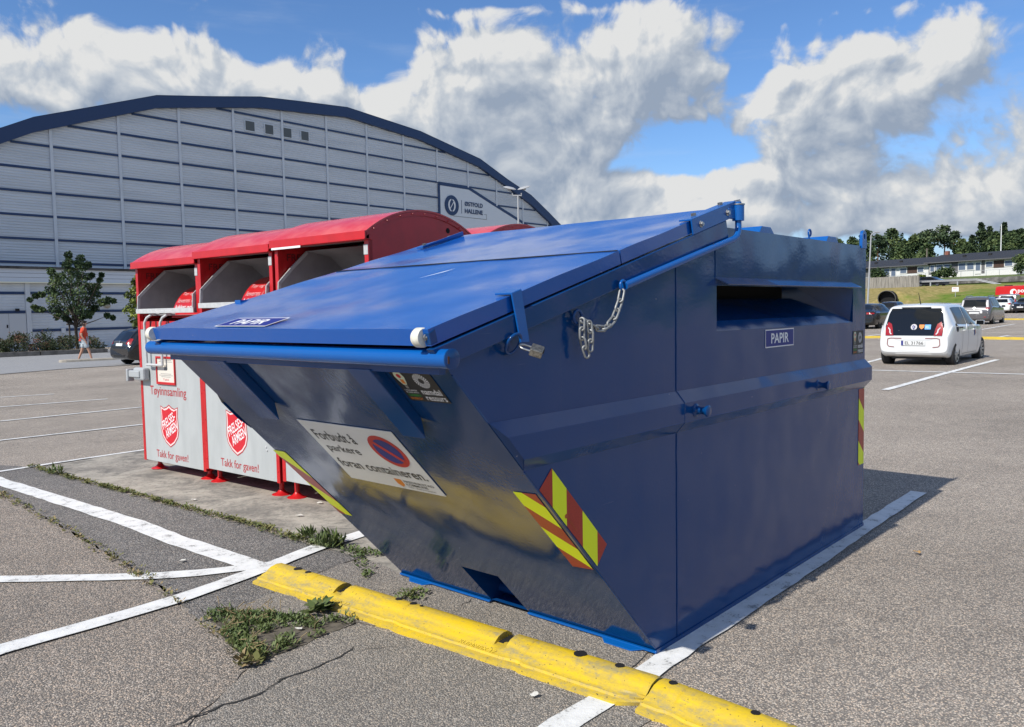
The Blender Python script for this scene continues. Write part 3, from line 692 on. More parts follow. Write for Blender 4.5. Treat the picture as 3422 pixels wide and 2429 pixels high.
marker([(-.145, fz(.893)), (-.024, fz(.900)), (-.016, fz(.519)), (-.131, fz(.508))], FF, [c + .55 for c in (-.45, -.31, -.19, -.07, .06, .25)] if False else [-2, .50 + .02, .66, .80, .94, 1.08, 3], (-.95 * -1, 1) if False else (1.05, 1.0), first=1)
marker([(-1.86, fz(.88)), (-1.745, fz(.88)), (-1.695, fz(.47)), (-1.81, fz(.47))], FF, [-9, -2.62 + 0, 2.32, 2.46, 2.60, 2.74, 2.88, 9] if False else [-9, -1.30, -1.16, -1.02, -.88, -.74, 9], (1.05, -1.0) if False else (1.0, .75))
# the notice
nb = empty('parking_notice'); nb.parent = bc
ny0, ny1 = fz(.788), fz(1.112)
flat(rect(-1.295, ny0, -.622, ny1), FF, WHITE, nb, 'notice_sheet', th=.002)
NF = FF @ Matrix.Translation(V(0, 0, .0028))
nh = ny1 - ny0
def nw(t, x, y, w, hh, m=BLKP, **kw): words(t, NF @ Matrix.Translation(V(x, y, 0)), m, nb, w=w, h=hh, align='LEFT', **kw)
nw('Forbudt å', -1.255, ny0 + nh * .70, .30, .072, weight=.012); nw('parkere', -1.245, ny0 + nh * .475, .245, .070, weight=.012); nw('foran containeren.', -1.265, ny0 + nh * .235, .615, .066, weight=.014)
flat(disc(-.765, ny0 + nh * .66, .108), NF, REDP, nb, 'prohibition_ring')
NF2 = FF @ Matrix.Translation(V(0, 0, .0034)); flat(disc(-.765, ny0 + nh * .66, .082), NF2, NAVY, nb, 'prohibition_disc')
NF3 = FF @ Matrix.Translation(V(-.765, ny0 + nh * .66, .004)) @ Matrix.Rotation(math.radians(-45), 4, 'Z'); flat(rect(-.088, -.012, .088, .012), NF3, REDP, nb, 'prohibition_bar')
flat([(-.915, ny0 + .075), (-.865, ny0 + .075), (-.866, ny0 + .035), (-.89, ny0 + .014), (-.914, ny0 + .035)], NF, ORNP, nb, 'crest')
nw('FREDRIKSTAD', -.852, ny0 + .055, .20, .017, weight=.01); nw('KOMMUNE', -.852, ny0 + .033, .145, .017, weight=.01); nw('TD- Renovasjon', -.852, ny0 + .012, .18, .014)
# maker stickers
def maker(M, w, hh):
    r = empty('maker_sticker'); r.parent = bc
    flat(rect(0, 0, w, hh), M, BLKP, r, 'sticker_sheet')
    T = M @ Matrix.Translation(V(0, 0, .0006))
    b = MB(); cx, cy, R = w * .67, hh * .70, hh * .23
    for k in range(24):
        a = 2 * PI * k / 24; a2 = a + .55; p = lambda rr, aa: T @ V(cx + rr * math.cos(aa), cy + rr * math.sin(aa), 0)
        b.f([p(R * .36, a), p(R * .36, a + .13), p(R, a2 + .13), p(R, a2)])
    b.build('sun_emblem', OFFW, r, normals=False)
    bulb = [(.10, .93), (.19, .98), (.28, .93), (.31, .80), (.27, .64), (.235, .54), (.145, .54), (.11, .64), (.07, .80)]
    flat([(x * w, y * hh) for x, y in bulb], T, CREAM, r, 'bulb_picture')
    T2 = M @ Matrix.Translation(V(0, 0, .0012)); flat(disc(.19 * w, .83 * hh, .05 * w), T2, REDP, r, 'bulb_badge'); flat([(x * w, y * hh) for x, y in [(.15, .72), (.24, .72), (.235, .58), (.155, .58)]], T2, ORNP, r, 'bulb_filament')
    flat([(x * w, y * hh) for x, y in [(.15, .52), (.23, .52), (.22, .42), (.16, .42)]], T, STEEL, r, 'bulb_cap')
    t = lambda s, x, y, ww, h2, m: words(s, T @ Matrix.Translation(V(x * w, y * hh, 0)), m, r, w=ww * w, h=h2 * hh, align='LEFT', weight=.012)
    t('namdal', .47, .25, .47, .19, OFFW); t('ressurs', .47, .05, .49, .13, OFFW)
    t('I WAS MADE', .07, .34, .30, .045, OFFW); t('BY AND WITH', .07, .27, .30, .045, OFFW); t('GREEN', .07, .155, .30, .085, GRNP); t('ENERGY', .07, .05, .30, .075, ORNP)
maker(FF @ Matrix.Translation(V(-.322, fz(1.275), 0)), .215, fz(1.393) - fz(1.275))
maker(plane_frame(V(.0025, 2.548, 1.25), V(0, 1, 0), V(0, 0, 1)), .21, .16)
# PAPIR plates
def papir(M, w, hh):
    r = empty('paper_label'); r.parent = bc
    flat(rect(0, 0, w, hh), M, OFFW, r, 'label_border'); T = M @ Matrix.Translation(V(0, 0, .0006))
    flat(rect(hh * .06, hh * .06, w - hh * .06, hh * .94), T, NAVY, r, 'label_field')
    words('PAPIR', M @ Matrix.Translation(V(w / 2, hh * .22, .0012)), OFFW, r, w=w * .62, h=hh * .56, weight=.02)
papir(plane_frame(V(.0025, 1.155, 1.360), V(0, 1, 0), V(0, 0, 1)), .39, .102)
# lid: two folded trays
LW = 1.905
def lidp(x, s, off=0): return LID0 + V(x, 0, 0) + LY * s + LN * off
S1, S2 = 1.118, 2.065
def tray(name, sa, sb, first):
    b = MB(); xa, xb, t = .022, -LW, .056
    N = 14; MX = 10
    rows = []
    for i in range(N + 1):
        s = sa + (sb - sa) * i / N
        rows.append([lidp(xa + (xb - xa) * j / MX, s, -.010 * math.sin(PI * i / N) * math.sin(PI * j / MX) + .0015 * math.sin(j * 1.7 + i * .9)) for j in range(MX + 1)])
    for i in range(N):
        pass
    b.grid(rows)
    b.f([r[0] for r in rows] + [lidp(xa, sb, -t), lidp(xa, sa, -t)]); b.f([r[-1] for r in rows] + [lidp(xb, sb, -t), lidp(xb, sa, -t)])
    b.f(rows[0] + [lidp(xb, sa, -t), lidp(xa, sa, -t)]); b.f(rows[-1] + [lidp(xb, sb, -t), lidp(xa, sb, -t)])
    b.f([lidp(xa, sa, -t), lidp(xb, sa, -t), lidp(xb, sb, -t), lidp(xa, sb, -t)])
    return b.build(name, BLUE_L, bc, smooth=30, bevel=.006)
lf = tray('lid_front_panel', 0, S1, True); lr = tray('lid_rear_panel', S1 + .008, S2, False)
papir_M = plane_frame(lidp(-1.36, .022, .003), V(1, 0, 0), LY); papir(papir_M, .40, .125)
b = MB(); b.f([lidp(-.86, .78, .002), lidp(-.80, .90, .002), lidp(-.79, .96, .002), lidp(-.83, .86, .002)]); b.build('bird_dropping', OFFW, bc, normals=False)
b = MB(); b.tube([lidp(.018, 1.112, .001), lidp(-LW, 1.112, .001)], .004, 6); b.build('lid_joint', DARK, bc)
# rim under the lid: angle along both sides, front rail
def rim(x0, x1):
    b = MB(); a, c = -.01, 2.07; b.prism([lidp(x0, a + .04, -.135), lidp(x0, c, -.155), lidp(x0, c, -.0635), lidp(x0, a, -.0635)], V(x1 - x0, 0, 0)); b.build('side_rim', BLUE, bc, bevel=.003)
rim(.002, .034); rim(-WT - .02, -WT + .006)
b = MB(); b.box(-WT + .01, 0, -1.318, -1.29, 1.39, 1.470); b.build('front_rim', BLUE, bc)
b = MB(); b.tube([V(.075, -1.335, 1.445), V(-WT - .145, -1.335, 1.445)], .0325, 20); b.build('front_bar', BLUE_B, bc, smooth=40)
b = MB(); b.lathe([(.0345, 0), (.0345, .004), (.026, .007), (.0, .0075)], 20, plane_frame(V(.075, -1.335, 1.445), V(0, 1, 0), V(0, 0, 1))); b.build('bar_end_cap', BLUE, bc, smooth=40)
b = MB(); b.box(.081, .0835, -1.358, -1.350, 1.431, 1.455); b.build('rust_spot', RUST, bc, bevel=.002)
# white rollers at the lid's front corners
def roller(x, sgn):
    M = plane_frame(lidp(x, .0, -.03), V(0, 0, 1), V(0, 1, 0)) if False else plane_frame(lidp(x, .002, -.028), V(0, 1, 0), V(0, 0, 1))
    b = MB(); b.lathe([(.010, -.018), (.029, -.018), (.0325, -.012), (.0325, .012), (.029, .018), (.010, .018)], 26, M); b.build('lid_roller', WHITEP, bc, smooth=40)
    if sgn > 0:
        b = MB(); b.lathe([(.013, 0), (.013, .006), (.007, .007), (.007, .012), (.0, .0125)], 6, M @ Matrix.Translation(V(0, 0, .024))); b.build('roller_bolt', STEEL, bc)
roller(-.022, 1); roller(-LW - .015, -1)
b = MB(); b.prism([lidp(.0, -.002, -.052), lidp(.0, .03, -.052), lidp(.0, .03, -.004), lidp(.0, -.002, -.012)], V(.024, 0, 0)); b.build('roller_bracket', BLUE, bc, bevel=.003)
# box ribs carrying the front rail
for a, c, p, zf in ((-1.523, -1.36, .042, 1.105), (-.484, -.350, .042, 1.112)):
    b = MB(); b.prism([fpnt(a, 1.392, -.001), fpnt(a, zf + .085, -.001), fpnt(a, zf + .028, p), fpnt(a, 1.425, p)], V(c - a, 0, 0)); b.build('front_rib', BLUE, bc, bevel=.004)
# foot flanges and hook lugs along the front lower edge
def flange(xa, xb):
    b = MB(); b.box(xa, xb, -.008, .05, .012, .022); b.build('foot_flange', BLUE_B, bc, bevel=.002)
flange(-1.785, FX0 - .005); flange(FX1 + .005, .004)
for xa, xb in ((-1.70, -1.50), (-.30, -.06)):
    b = MB(); b.prism([V(xa, -.006, .012), V(xa + .04, -.042, .004), V(xb - .05, -.042, .004), V(xb, -.006, .012)], V(0, 0, .007)); b.prism([V(xa + .04, -.042, .001), V(xb - .05, -.042, .001), V(xb - .05, .03, .001), V(xa + .04, .03, .001)], V(0, 0, .006)); b.build('foot_lug', BLUE_B, bc, bevel=.002)
b = MB(); b.box(.0, .006, .0, 2.80, .003, .03); b.box(-WB - .006, -WB, 0, 2.80, .003, .03); b.build('bottom_edge', BLUE, bc)
b = MB()
for xa in (-1.5, -.4): b.box(xa, xa + .12, .1, 2.7, .0, .03)
b.build('skid', BLUE, bc)
# side spools for the lifting chains
for y, z in ((.292, 1.108), (1.806, 1.104)):
    M = plane_frame(V(.044, y, z), V(0, 1, 0), V(0, 0, 1)); b = MB()
    b.lathe([(.032, 0), (.032, .005), (.022, .010), (.016, .030), (.018, .048), (.027, .062), (.0275, .070), (.022, .073), (0, .0735)], 20, M); b.build('lifting_spool', BLUE, bc, smooth=35)
# roof channels, lugs, hooks
for ya, yb in ((1.10, 1.30), (2.08, 2.30)):
    b = MB(); b.prism([V(-.01, ya, 1.994), V(-.01, ya + .035, 2.032), V(-.01, yb - .05, 2.032), V(-.01, yb, 1.994)], V(-WT + .02, 0, 0)); b.build('roof_channel', BLUE_B, bc, bevel=.003)
def lug(x, y, z):
    b = MB(); M = plane_frame(V(x, y, z), V(0, 1, 0), V(0, 0, 1)); o = [(-.045, -.02), (.045, -.02)] + [(.042 * math.cos(t), .062 + .042 * math.sin(t)) for t in np.linspace(0, PI, 10)]
    i = [(.018 * math.cos(t), .062 + .018 * math.sin(t)) for t in np.linspace(0, 2 * PI, 15)[:-1]]
    def ring(zz): return [b.bm.verts.new(M @ V(p[0], p[1], zz)) for p in o], [b.bm.verts.new(M @ V(p[0], p[1], zz)) for p in i]
    (oa, ia), (ob, ib) = ring(0), ring(.02)
    n, k = len(oa), len(ia)
    for q in range(n): b.bm.faces.new((oa[q], oa[(q + 1) % n], ob[(q + 1) % n], ob[q]))
    for q in range(k): b.bm.faces.new((ia[q], ib[q], ib[(q + 1) % k], ia[(q + 1) % k]))
    for O, I in ((oa, ia), (ob, ib)):
        ed = [b.bm.edges.get((O[q], O[(q + 1) % n])) for q in range(n)] + [b.bm.edges.get((I[q], I[(q + 1) % k])) for q in range(k)]
        bmesh.ops.triangle_fill(b.bm, edges=ed, use_beauty=True)
    b.build('lifting_lug', BLUE_B, bc, smooth=30)
lug(-.012, 2.745, 2.0); lug(-WT + .01, 2.745, 2.0)
b = MB(); b.tube([V(-.06, 1.93, 1.99), V(-.06, 1.925, 2.02)] + [V(-.06, 1.935 + .02 * math.cos(t), 2.045 + .02 * math.sin(t)) for t in np.linspace(PI * 1.1, -PI * .45, 12)], .006, 8); b.build('roof_hook', BLUE_B, bc, smooth=50)
# lid hinge: straps, sleeve, handle rod
def strap(x0, sgn):
    b = MB(); sa, sb = 1.72, 2.20
    b.prism([lidp(x0, sa, .004), lidp(x0, sb, .004), lidp(x0, sb, .012), lidp(x0, sa, .012)], V(-sgn * .06, 0, 0))
    b.prism([lidp(x0, sa, .012), lidp(x0, sb, .012), lidp(x0, sb, -.05), lidp(x0, sb - .06, -.062), lidp(x0, sa, -.062)], V(sgn * .008, 0, 0)); b.build('hinge_strap', BLUE_B, bc, bevel=.002)
    for s in (1.82, 2.10):
        c = MB(); c.lathe([(.014, 0), (.014, .012), (.0, .0122)], 6, plane_frame(lidp(x0 - sgn * .035, s, .012), V(1, 0, 0), LY)); c.build('hinge_bolt', STEELD, bc)
        c = MB(); c.lathe([(.017, 0), (.017, .004), (.011, .005), (.011, .014), (.0, .0145)], 6, plane_frame(lidp(x0 + sgn * .008, s - .02, -.028), V(0, 1, 0), V(0, 0, 1))); c.build('hinge_bolt', STEEL, bc)
strap(.030, 1)
b = MB(); b.prism([lidp(-LW + .16, 1.66, .004), lidp(-LW + .16, 2.02, .004), lidp(-LW + .16, 2.02, .03), lidp(-LW + .16, 1.66, .016)], V(-.008, 0, 0)); b.prism([lidp(-LW + .16, 1.66, .002), lidp(-LW + .16, 2.02, .002), lidp(-LW + .16, 2.02, .010), lidp(-LW + .16, 1.66, .010)], V(-.06, 0, 0)); b.build('hinge_strap', BLUE_B, bc)
for s in (1.70, 1.92):
    c = MB(); c.lathe([(.013, 0), (.013, .014), (0, .0145)], 6, plane_frame(lidp(-LW + .13, s, .010), V(1, 0, 0), LY)); c.build('hinge_bolt', STEELD, bc)
b = MB(); b.box(-LW - .004, -LW + .05, -.95 , -.86, 1.655, 1.672); b.build('lid_stop', BLUE_B, bc)
HY = .735
b = MB(); b.lathe([(.030, 0), (.030, .078), (.026, .082), (.0, .083)], 20, Matrix.Translation(V(.045, HY, 2.028))); b.build('hinge_sleeve', BLUE_B, bc, smooth=35)
b = MB(); b.lathe([(.033, 0), (.033, .006), (.018, .008), (.0, .0081)], 20, Matrix.Translation(V(.045, HY, 2.106))); b.build('sleeve_washer', STEEL, bc, smooth=35)
b = MB(); b.tube([V(.03, HY - .01, 2.12), V(.05, HY + .01, 2.125)], .011, 10); b.build('split_pin', STEEL, bc, smooth=35)
b = MB(); b.box(.02, .042, HY - .10, HY - .02, 2.035, 2.085); b.build('hinge_arm', BLUE_B, bc, bevel=.004)
rod = [V(.045, HY, 2.115), V(.045, HY, 2.02)] + [V(.05, HY - .075 + .075 * math.cos(t), 2.01 - .085 * math.sin(t)) for t in np.linspace(.1, 1.30, 8)] + [V(.052, .45, 1.868), V(.052, 0, 1.748), V(.052, -.318, 1.664)]
rod = [V(.045, HY, 2.122), V(.045, HY, 2.02), V(.047, HY - .003, 1.99), V(.05, HY - .014, 1.965), V(.052, HY - .035, 1.945), V(.052, HY - .065, 1.931), V(.052, .45, 1.878), V(.052, 0, 1.766), V(.052, -.312, 1.688)]
b = MB(); b.tube(rod, .0165, 14); b.build('handle_rod', BLUE_B, bc, smooth=50)
b = MB(); b.tube([V(.052, -.322, 1.69) + V(0, .020 * math.cos(t), .020 * math.sin(t)) for t in np.linspace(0, 2 * PI, 13)[:-1]], .006, 8, closed=True); b.build('rod_eye', BLUE_B, bc, smooth=50)
b = MB(); b.tube([V(.026, -.60, 1.566) + V(0, .026 * math.cos(t), .026 * math.sin(t)) for t in np.linspace(0, 2 * PI, 15)[:-1]], .0065, 8, closed=True); b.build('chain_eye', BLUE, bc, smooth=50)
# lid clamp with its ring
b = MB(); b.prism([lidp(-.045, .405, .004), lidp(.036, .405, .004), lidp(.036, .405, .011), lidp(-.045, .405, .011)], LY * .055)
b.prism([lidp(.030, .405, .009), V(.042, -.965, 1.482), V(.042, -.918, 1.482), lidp(.030, .46, .009)], V(.007, 0, 0)); b.build('lid_clamp', BLUE_B, bc, bevel=.0015)
b = MB(); b.tube([V(.034, -.990, 1.478) + V(.02 * math.sin(t), .034 * math.cos(t), .036 * math.sin(t)) for t in np.linspace(0, 2 * PI, 17)[:-1]], .006, 8, closed=True); b.build('clamp_ring', BLUE, bc, smooth=50)
CT = bc.matrix_basis.copy() if False else Matrix.Translation(V(.6377, 3.6179, 0)) @ Matrix.Rotation(CYAW, 4, 'Z')
# padlock
lk = empty('padlock', CT @ V(.078, -.975, 1.466), CYAW + .5, 'scuffed steel padlock closed through the lid clamp of the blue skip', 'padlock')
ml = Matrix.Rotation(math.radians(20), 4, 'X') @ Matrix.Rotation(math.radians(-70), 4, 'Y')
b = MB(); b.box(-.016, .016, -.032, .032, -.075, -.022, ml); b.build('lock_case', STEELD, lk, bevel=.004)
b = MB(); b.tube([ml @ V(0, -.020, -.03), ml @ V(0, -.020, .005)] + [ml @ V(0, -.020 * math.cos(t), .005 + .02 * math.sin(t)) for t in np.linspace(0.2, PI - .2, 8)] + [ml @ V(0, .020, .005), ml @ V(0, .020, -.03)], .0048, 10); b.build('shackle', STEEL, lk, smooth=50)
b = MB(); b.lathe([(.010, 0), (.010, .003), (.0, .0031)], 16, ml @ Matrix.Translation(V(0, .014, -.075)) @ Matrix.Rotation(PI, 4, 'X')); b.build('key_cylinder', DARK, lk)
lk.scale = (.85, .85, .85)
# chain
ch = empty('chain', CT @ V(.052, -.33, 1.66), CYAW, 'galvanised chain hanging in a loop from the rod end of the blue skip', 'chain')
CHB = V(.052, -.33, 1.66)
def link(p, q, roll, r=.0047, w=.0112):
    p, q = Vector(p), Vector(q); d = (q - p); L = d.length + 2 * r; c = (p + q) / 2; d.normalize()
    s = d.cross(V(1, 0, 0)).normalized(); o = d.cross(s); s2 = s * math.cos(roll) + o * math.sin(roll)
    pts = []; hl = max(.001, L / 2 - w + r * .3)
    for k in range(16):
        t = 2 * PI * k / 16; a = math.cos(t) * w + (hl if math.cos(t) > 0 else -hl); pts.append(c - CHB + d * a + s2 * math.sin(t) * w)
    b = MB(); b.tube(pts, r, 8, closed=True); b.build('chain_link', CHAINM, ch, smooth=60)
CHAINM = mat('galvanised_chain', (.30, .31, .31), .45, .35, var=.25, vscale=70)
path = [V(.055, -.335, 1.668), V(.058, -.352, 1.628), V(.056, -.372, 1.590), V(.058, -.398, 1.556), V(.056, -.432, 1.530), V(.060, -.472, 1.517), V(.052, -.512, 1.519), V(.05, -.553, 1.536), V(.04, -.592, 1.552)]
for i, (p, q) in enumerate(zip(path, path[1:])): link(p, q, .35 if i % 2 else 1.45)
pa = [V(.046, -.600, 1.556), V(.048, -.603, 1.520), V(.046, -.600, 1.482), V(.048, -.588, 1.446), V(.05, -.572, 1.412)]
for i, (p, q) in enumerate(zip(pa, pa[1:])): link(p, q, .3 if i % 2 else 1.35)
pb = [V(.062, -.576, 1.544), V(.064, -.570, 1.508), V(.062, -.566, 1.472), V(.06, -.566, 1.436)]
for i, (p, q) in enumerate(zip(pb, pb[1:])): link(p, q, 1.35 if i % 2 else .3)

# ------------------------------------------------------------------ red clothes-collection bins (local: x along the front, y back)
RYAW = -.676; RO = V(-3.846, 8.342, 0); RW, RD, RP = 1.172, 1.21, 1.205
RT = Matrix.Translation(RO) @ Matrix.Rotation(RYAW, 4, 'Z')
def arch_z(y, ze, za, d0, d1):
    c = (d1 - d0) / 2; hgt = za - ze; R = (c * c + hgt * hgt) / (2 * hgt); u = y - (d0 + d1) / 2
    return za - R + math.sqrt(R * R - u * u)
def bin_shell(r, front=True):
    w, d, zb, ze, za = RW, RD, .156, 2.185, 2.385
    b = MB()
    N = 16; prof = [(y, arch_z(y, ze, za, -.04, d)) for y in np.linspace(0.0, d, N)]
    for x in (0, w):                                             # gable sides
        b.f([V(x, 0, zb), V(x, d, zb)] + [V(x, y, z - .012) for y, z in prof[::-1]])
    b.f([V(0, d, zb), V(w, d, zb), V(w, d, ze - .012), V(0, d, ze - .012)]); b.f([V(0, 0, zb), V(w, 0, zb), V(w, d, zb), V(0, d, zb)])
    if not front: b.f([V(0, 0, zb), V(w, 0, zb), V(w, 0, 2.1), V(0, 0, 2.1)])
    b.build('side_walls', RED, r, normals=False)
    b = MB(); rows = [[V(-.012, y, arch_z(y, ze, za, -.04, d)), V(w + .012, y, arch_z(y, ze, za, -.04, d))] for y in np.linspace(-.04, d, 20)]
    b.grid(rows); b.grid([[p + V(0, 0, -.014) for p in q] for q in rows])
    for k in (0, 1): b.grid([[q[k] for q in rows], [q[k] + V(0, 0, -.014) for q in rows]])
    b.build('roof', REDROOF, r, smooth=50)
    for x in (-.008, w + .002):
        b = MB(); pts = [(y, arch_z(y, ze, za, -.04, d)) for y in np.linspace(-.03, d, 16)]; up_ = [V(x, y, z - .016) for y, z in pts]; lo_ = [V(x, y, z - .046) for y, z in pts]
        dx = V(.006, 0, 0); b.grid([up_, lo_]); b.grid([[p + dx for p in up_], [p + dx for p in lo_]]); b.grid([lo_, [p + dx for p in lo_]]); b.grid([up_, [p + dx for p in up_]])
        bmesh.ops.remove_doubles(b.bm, verts=b.bm.verts[:], dist=1e-5); b.build('gable_trim', RED, r)
    for x0 in (w + .0125,):
        for y in np.linspace(.04, d - .08, 9):
            c = MB(); z = arch_z(y, ze, za, -.04, d) - .032; c.lathe([(.007, 0), (.005, .004), (0, .0045)], 8, plane_frame(V(x0, y, z), V(0, 1, 0), V(0, 0, 1))); c.build('rivet', RED, r)
    c = MB(); c.lathe([(.022, 0), (.022, .0015), (0, .0016)], 14, plane_frame(V(w + .001, .86, 2.24), V(0, 1, 0), V(0, 0, 1))); c.build('vent_hole', DARK, r)
def foot(r, x, y, z=0):
    b = MB(); b.lathe([(.022, .03), (.022, .16)], 12, Matrix.Translation(V(x, y, z))); b.lathe([(.088, .004), (.086, .009), (.045, .024), (.026, .046), (.024, .05)], 22, Matrix.Translation(V(x, y, z))); b.build('foot', RED, r, smooth=40)
def clothes_bin(x, label, notice, two_words, sticker=False, dz=0, dy=0, yaw=0):
    r = empty('clothes_bin', RT @ V(x, dy, dz), RYAW + yaw, label, 'clothes bin', 'front row of red clothes bins')
    w = RW; bin_shell(r)
    # corner posts, eaves, shelf
    for xa, xb in ((0, .045), (w - .045, w)):
        b = MB(); b.box(xa, xb, -.012, .03, .15, 2.12); b.build('corner_post', RED, r, bevel=.002)
        for z in (.25, .42, .62, .9, 1.2):
            c = MB(); c.lathe([(.008, 0), (.006, .004), (0, .0045)], 8, plane_frame(V((xa + xb) / 2, -.012, z), V(1, 0, 0), V(0, 0, 1))); c.build('rivet', RED, r)
    b = MB(); b.box(-.014, w + .014, -.055, -.04, 2.126, 2.185); b.box(-.016, w + .014, -.062, .02, 2.120, 2.126); b.build('eaves_plate', RED, r, bevel=.002)
    b = MB(); b.box(.045, w - .045, -.008, .05, 1.505, 1.585); b.f([V(.045, .05, 1.586), V(w - .045, .05, 1.586), V(w - .045, .30, 1.62), V(.045, .30, 1.62)]); b.build('shelf', RED, r, bevel=.002)
    b = MB()
    for xx in (.245, .36, .60, .75): b.box(xx - .012, xx + .012, -.0085, .0, 1.51, 1.586)
    b.build('shelf_groove', DARK, r)
    for k in (w - .05,):
        c = MB(); c.box(k + .002, k + .048, -.016, -.0121, 2.01, 2.085); c.build('hinge_plate', CHUTEW, r)
    # opening lined with dark sheet
    b = MB(); x0, x1, ya = .04, w - .04, .86
    b.f([V(x0, 0, 1.62), V(x0, ya, 1.62), V(x0, ya, 2.2), V(x0, 0, 2.12)]); b.build('inner_cheek', RED, r, normals=False)
    b = MB(); b.f([V(x1, 0, 1.62), V(x1, ya, 1.62), V(x1, ya, 2.2), V(x1, 0, 2.12)]); b.f([V(x0, ya, 1.62), V(x1, ya, 1.62), V(x1, ya, 2.2), V(x0, ya, 2.2)]); b.f([V(x0, 0, 2.12), V(x1, 0, 2.12), V(x1, ya, 2.2), V(x0, ya, 2.2)]); b.build('hood_lining', CHUTE, r, normals=False)
    words('FRETEX', plane_frame(V(x0 + .004, .08, 2.02), V(0, 1, 0), V(0, 0, 1)), DARKRED, r, w=.32, h=.06, align='LEFT')
    # tipping bucket: two cheeks, curved back, front lip
    pr = [(-.03, 1.665), (-.045, 1.71), (-.035, 1.84), (.10, 1.97), (.26, 2.11), (.52, 2.07), (.70, 1.92), (.74, 1.70), (.70, 1.63)]
    for xa, nm in ((x0 + .025, 'bucket_cheek'), (x1 - .030, 'bucket_cheek')):
        b = MB(); b.prism([V(xa, y, z) for y, z in pr], V(.006, 0, 0)); b.build(nm, CHUTE, r)
        b = MB(); 
        for (ya_, za_), (yb_, zb_) in zip(pr[1:5], pr[2:5]):
            n = V(0, yb_ - ya_, zb_ - za_).normalized(); s = V(0, n.z, -n.y) * .028
            b.prism([V(xa - .003, ya_, za_), V(xa - .003, yb_, zb_), V(xa - .003, yb_, zb_) + s, V(xa - .003, ya_, za_) + s], V(.014, 0, 0))
        b.build('cheek_rim', CHUTEW, r)
    b = MB(); b.grid([[V(x0 + .03, y, z), V(x1 - .03, y, z)] for y, z in pr[4:]]); b.build('bucket_back', CHUTE, r, normals=False, smooth=60)
    b = MB(); b.grid([[V(x0 + .03, y, z), V(x1 - .03, y, z)] for y, z in ((.0, 1.64), (.2, 1.66), (.5, 1.70), (.74, 1.70))]); b.build('bucket_floor', CHUTE, r, normals=False)
    b = MB(); b.box(x0 + .005, x1 - .005, -.048, -.036, 1.665, 1.712); b.build('bucket_lip', CHUTEW, r, bevel=.002)
    words('legg kun poser og sko her', plane_frame(V(w * .5, -.0485, 1.681), V(1, 0, 0), V(0, 0, 1)), OFFW, r, w=.30, h=.014)
    # red drum that closes the shaft
    b = MB(); N = 12; yc, zc, R = .43, 1.58, .37; dr = [(yc - R * math.cos(t), zc + R * math.sin(t)) for t in np.linspace(.1, PI * .55, N)]
    b.grid([[V(x0 + .50, y, z), V(x1 - .05, y, z)] for y, z in dr]); b.f([V(x0 + .50, y, z) for y, z in dr] + [V(x0 + .5, yc, zc)]); b.build('drum', RED, r, normals=False, smooth=50)
    dk = lambda t: plane_frame(V(x0 + .54, yc - (R + .004) * math.cos(t), zc + (R + .004) * math.sin(t)), V(1, 0, 0), V(0, math.sin(t), math.cos(t)))
    words('lukket pose.', dk(.30), OFFW, r, w=.38, h=.055, align='LEFT', shear=.15, weight=.01); words('leveres i', dk(.52), PINKP, r, w=.26, h=.05, align='LEFT', shear=.15); words('Tøy og sko', dk(.74), PINKP, r, w=.32, h=.05, align='LEFT', shear=.15)
    # lifting bars in front of the door
    for xa in (.23, .535):
        b = MB(); b.tube([V(xa + .09, .05, 1.655), V(xa + .075, -.01, 1.66), V(xa + .03, -.05, 1.62), V(xa, -.06, 1.57), V(xa, -.06, 1.45), V(xa, -.055, 1.15)], .013, 8); b.build('door_bar', CHUTEW, r, smooth=50)
    b = MB(); b.tube([V(.23, -.055, 1.15), V(.535, -.055, 1.15)], .013, 8); b.build('door_bar', CHUTEW, r, smooth=50)
    # door with print
    b = MB(); b.box(.047, w - .047, -.010, .0, .158, 1.502); b.build('door', GREYP, r, bevel=.002)
    DF = plane_frame(V(0, -.0115, 0), V(1, 0, 0), V(0, 0, 1))
    if two_words: words('Tøyinnsamling', DF @ Matrix.Translation(V(.53, .815, 0)), REDT, r, w=.685, h=.118, weight=.006)
    words('Takk for gaven!', DF @ Matrix.Translation(V(.56, .185, 0)), REDT, r, w=.60, h=.098, weight=.006)
    sh = [(0, .41), (.05, .385), (.10, .375), (.158, .395), (.150, .30), (.163, .17), (.14, .10), (.08, .04), (0, 0)]
    def shield(k, dx): return [(.54 + x * k, .335 + .2 + (z - .2) * k) for x, z in sh] + [(.54 - x * k, .335 + .2 + (z - .2) * k) for x, z in sh[-2:0:-1]]
    s = empty('shield_emblem'); s.parent = r
    flat(shield(1.05, 0), DF, REDT, s, 'shield_outline'); flat(shield(.99, 0), DF @ Matrix.Translation(V(0, 0, .0006)), PINKP2, s, 'shield_border'); flat(shield(.90, 0), DF @ Matrix.Translation(V(0, 0, .0012)), REDP2, s, 'shield_field')
    SM = DF @ Matrix.Translation(V(.54, .56, .0018)) @ Matrix.Rotation(math.radians(28), 4, 'Z')
    words('FRELSES-', SM @ Matrix.Translation(V(.0, -.005, 0)), OFFW, s, w=.27, h=.088, shear=.18, weight=.012); words('ARMEEN', SM @ Matrix.Translation(V(.0, -.105, 0)), OFFW, s, w=.25, h=.088, shear=.18, weight=.012)
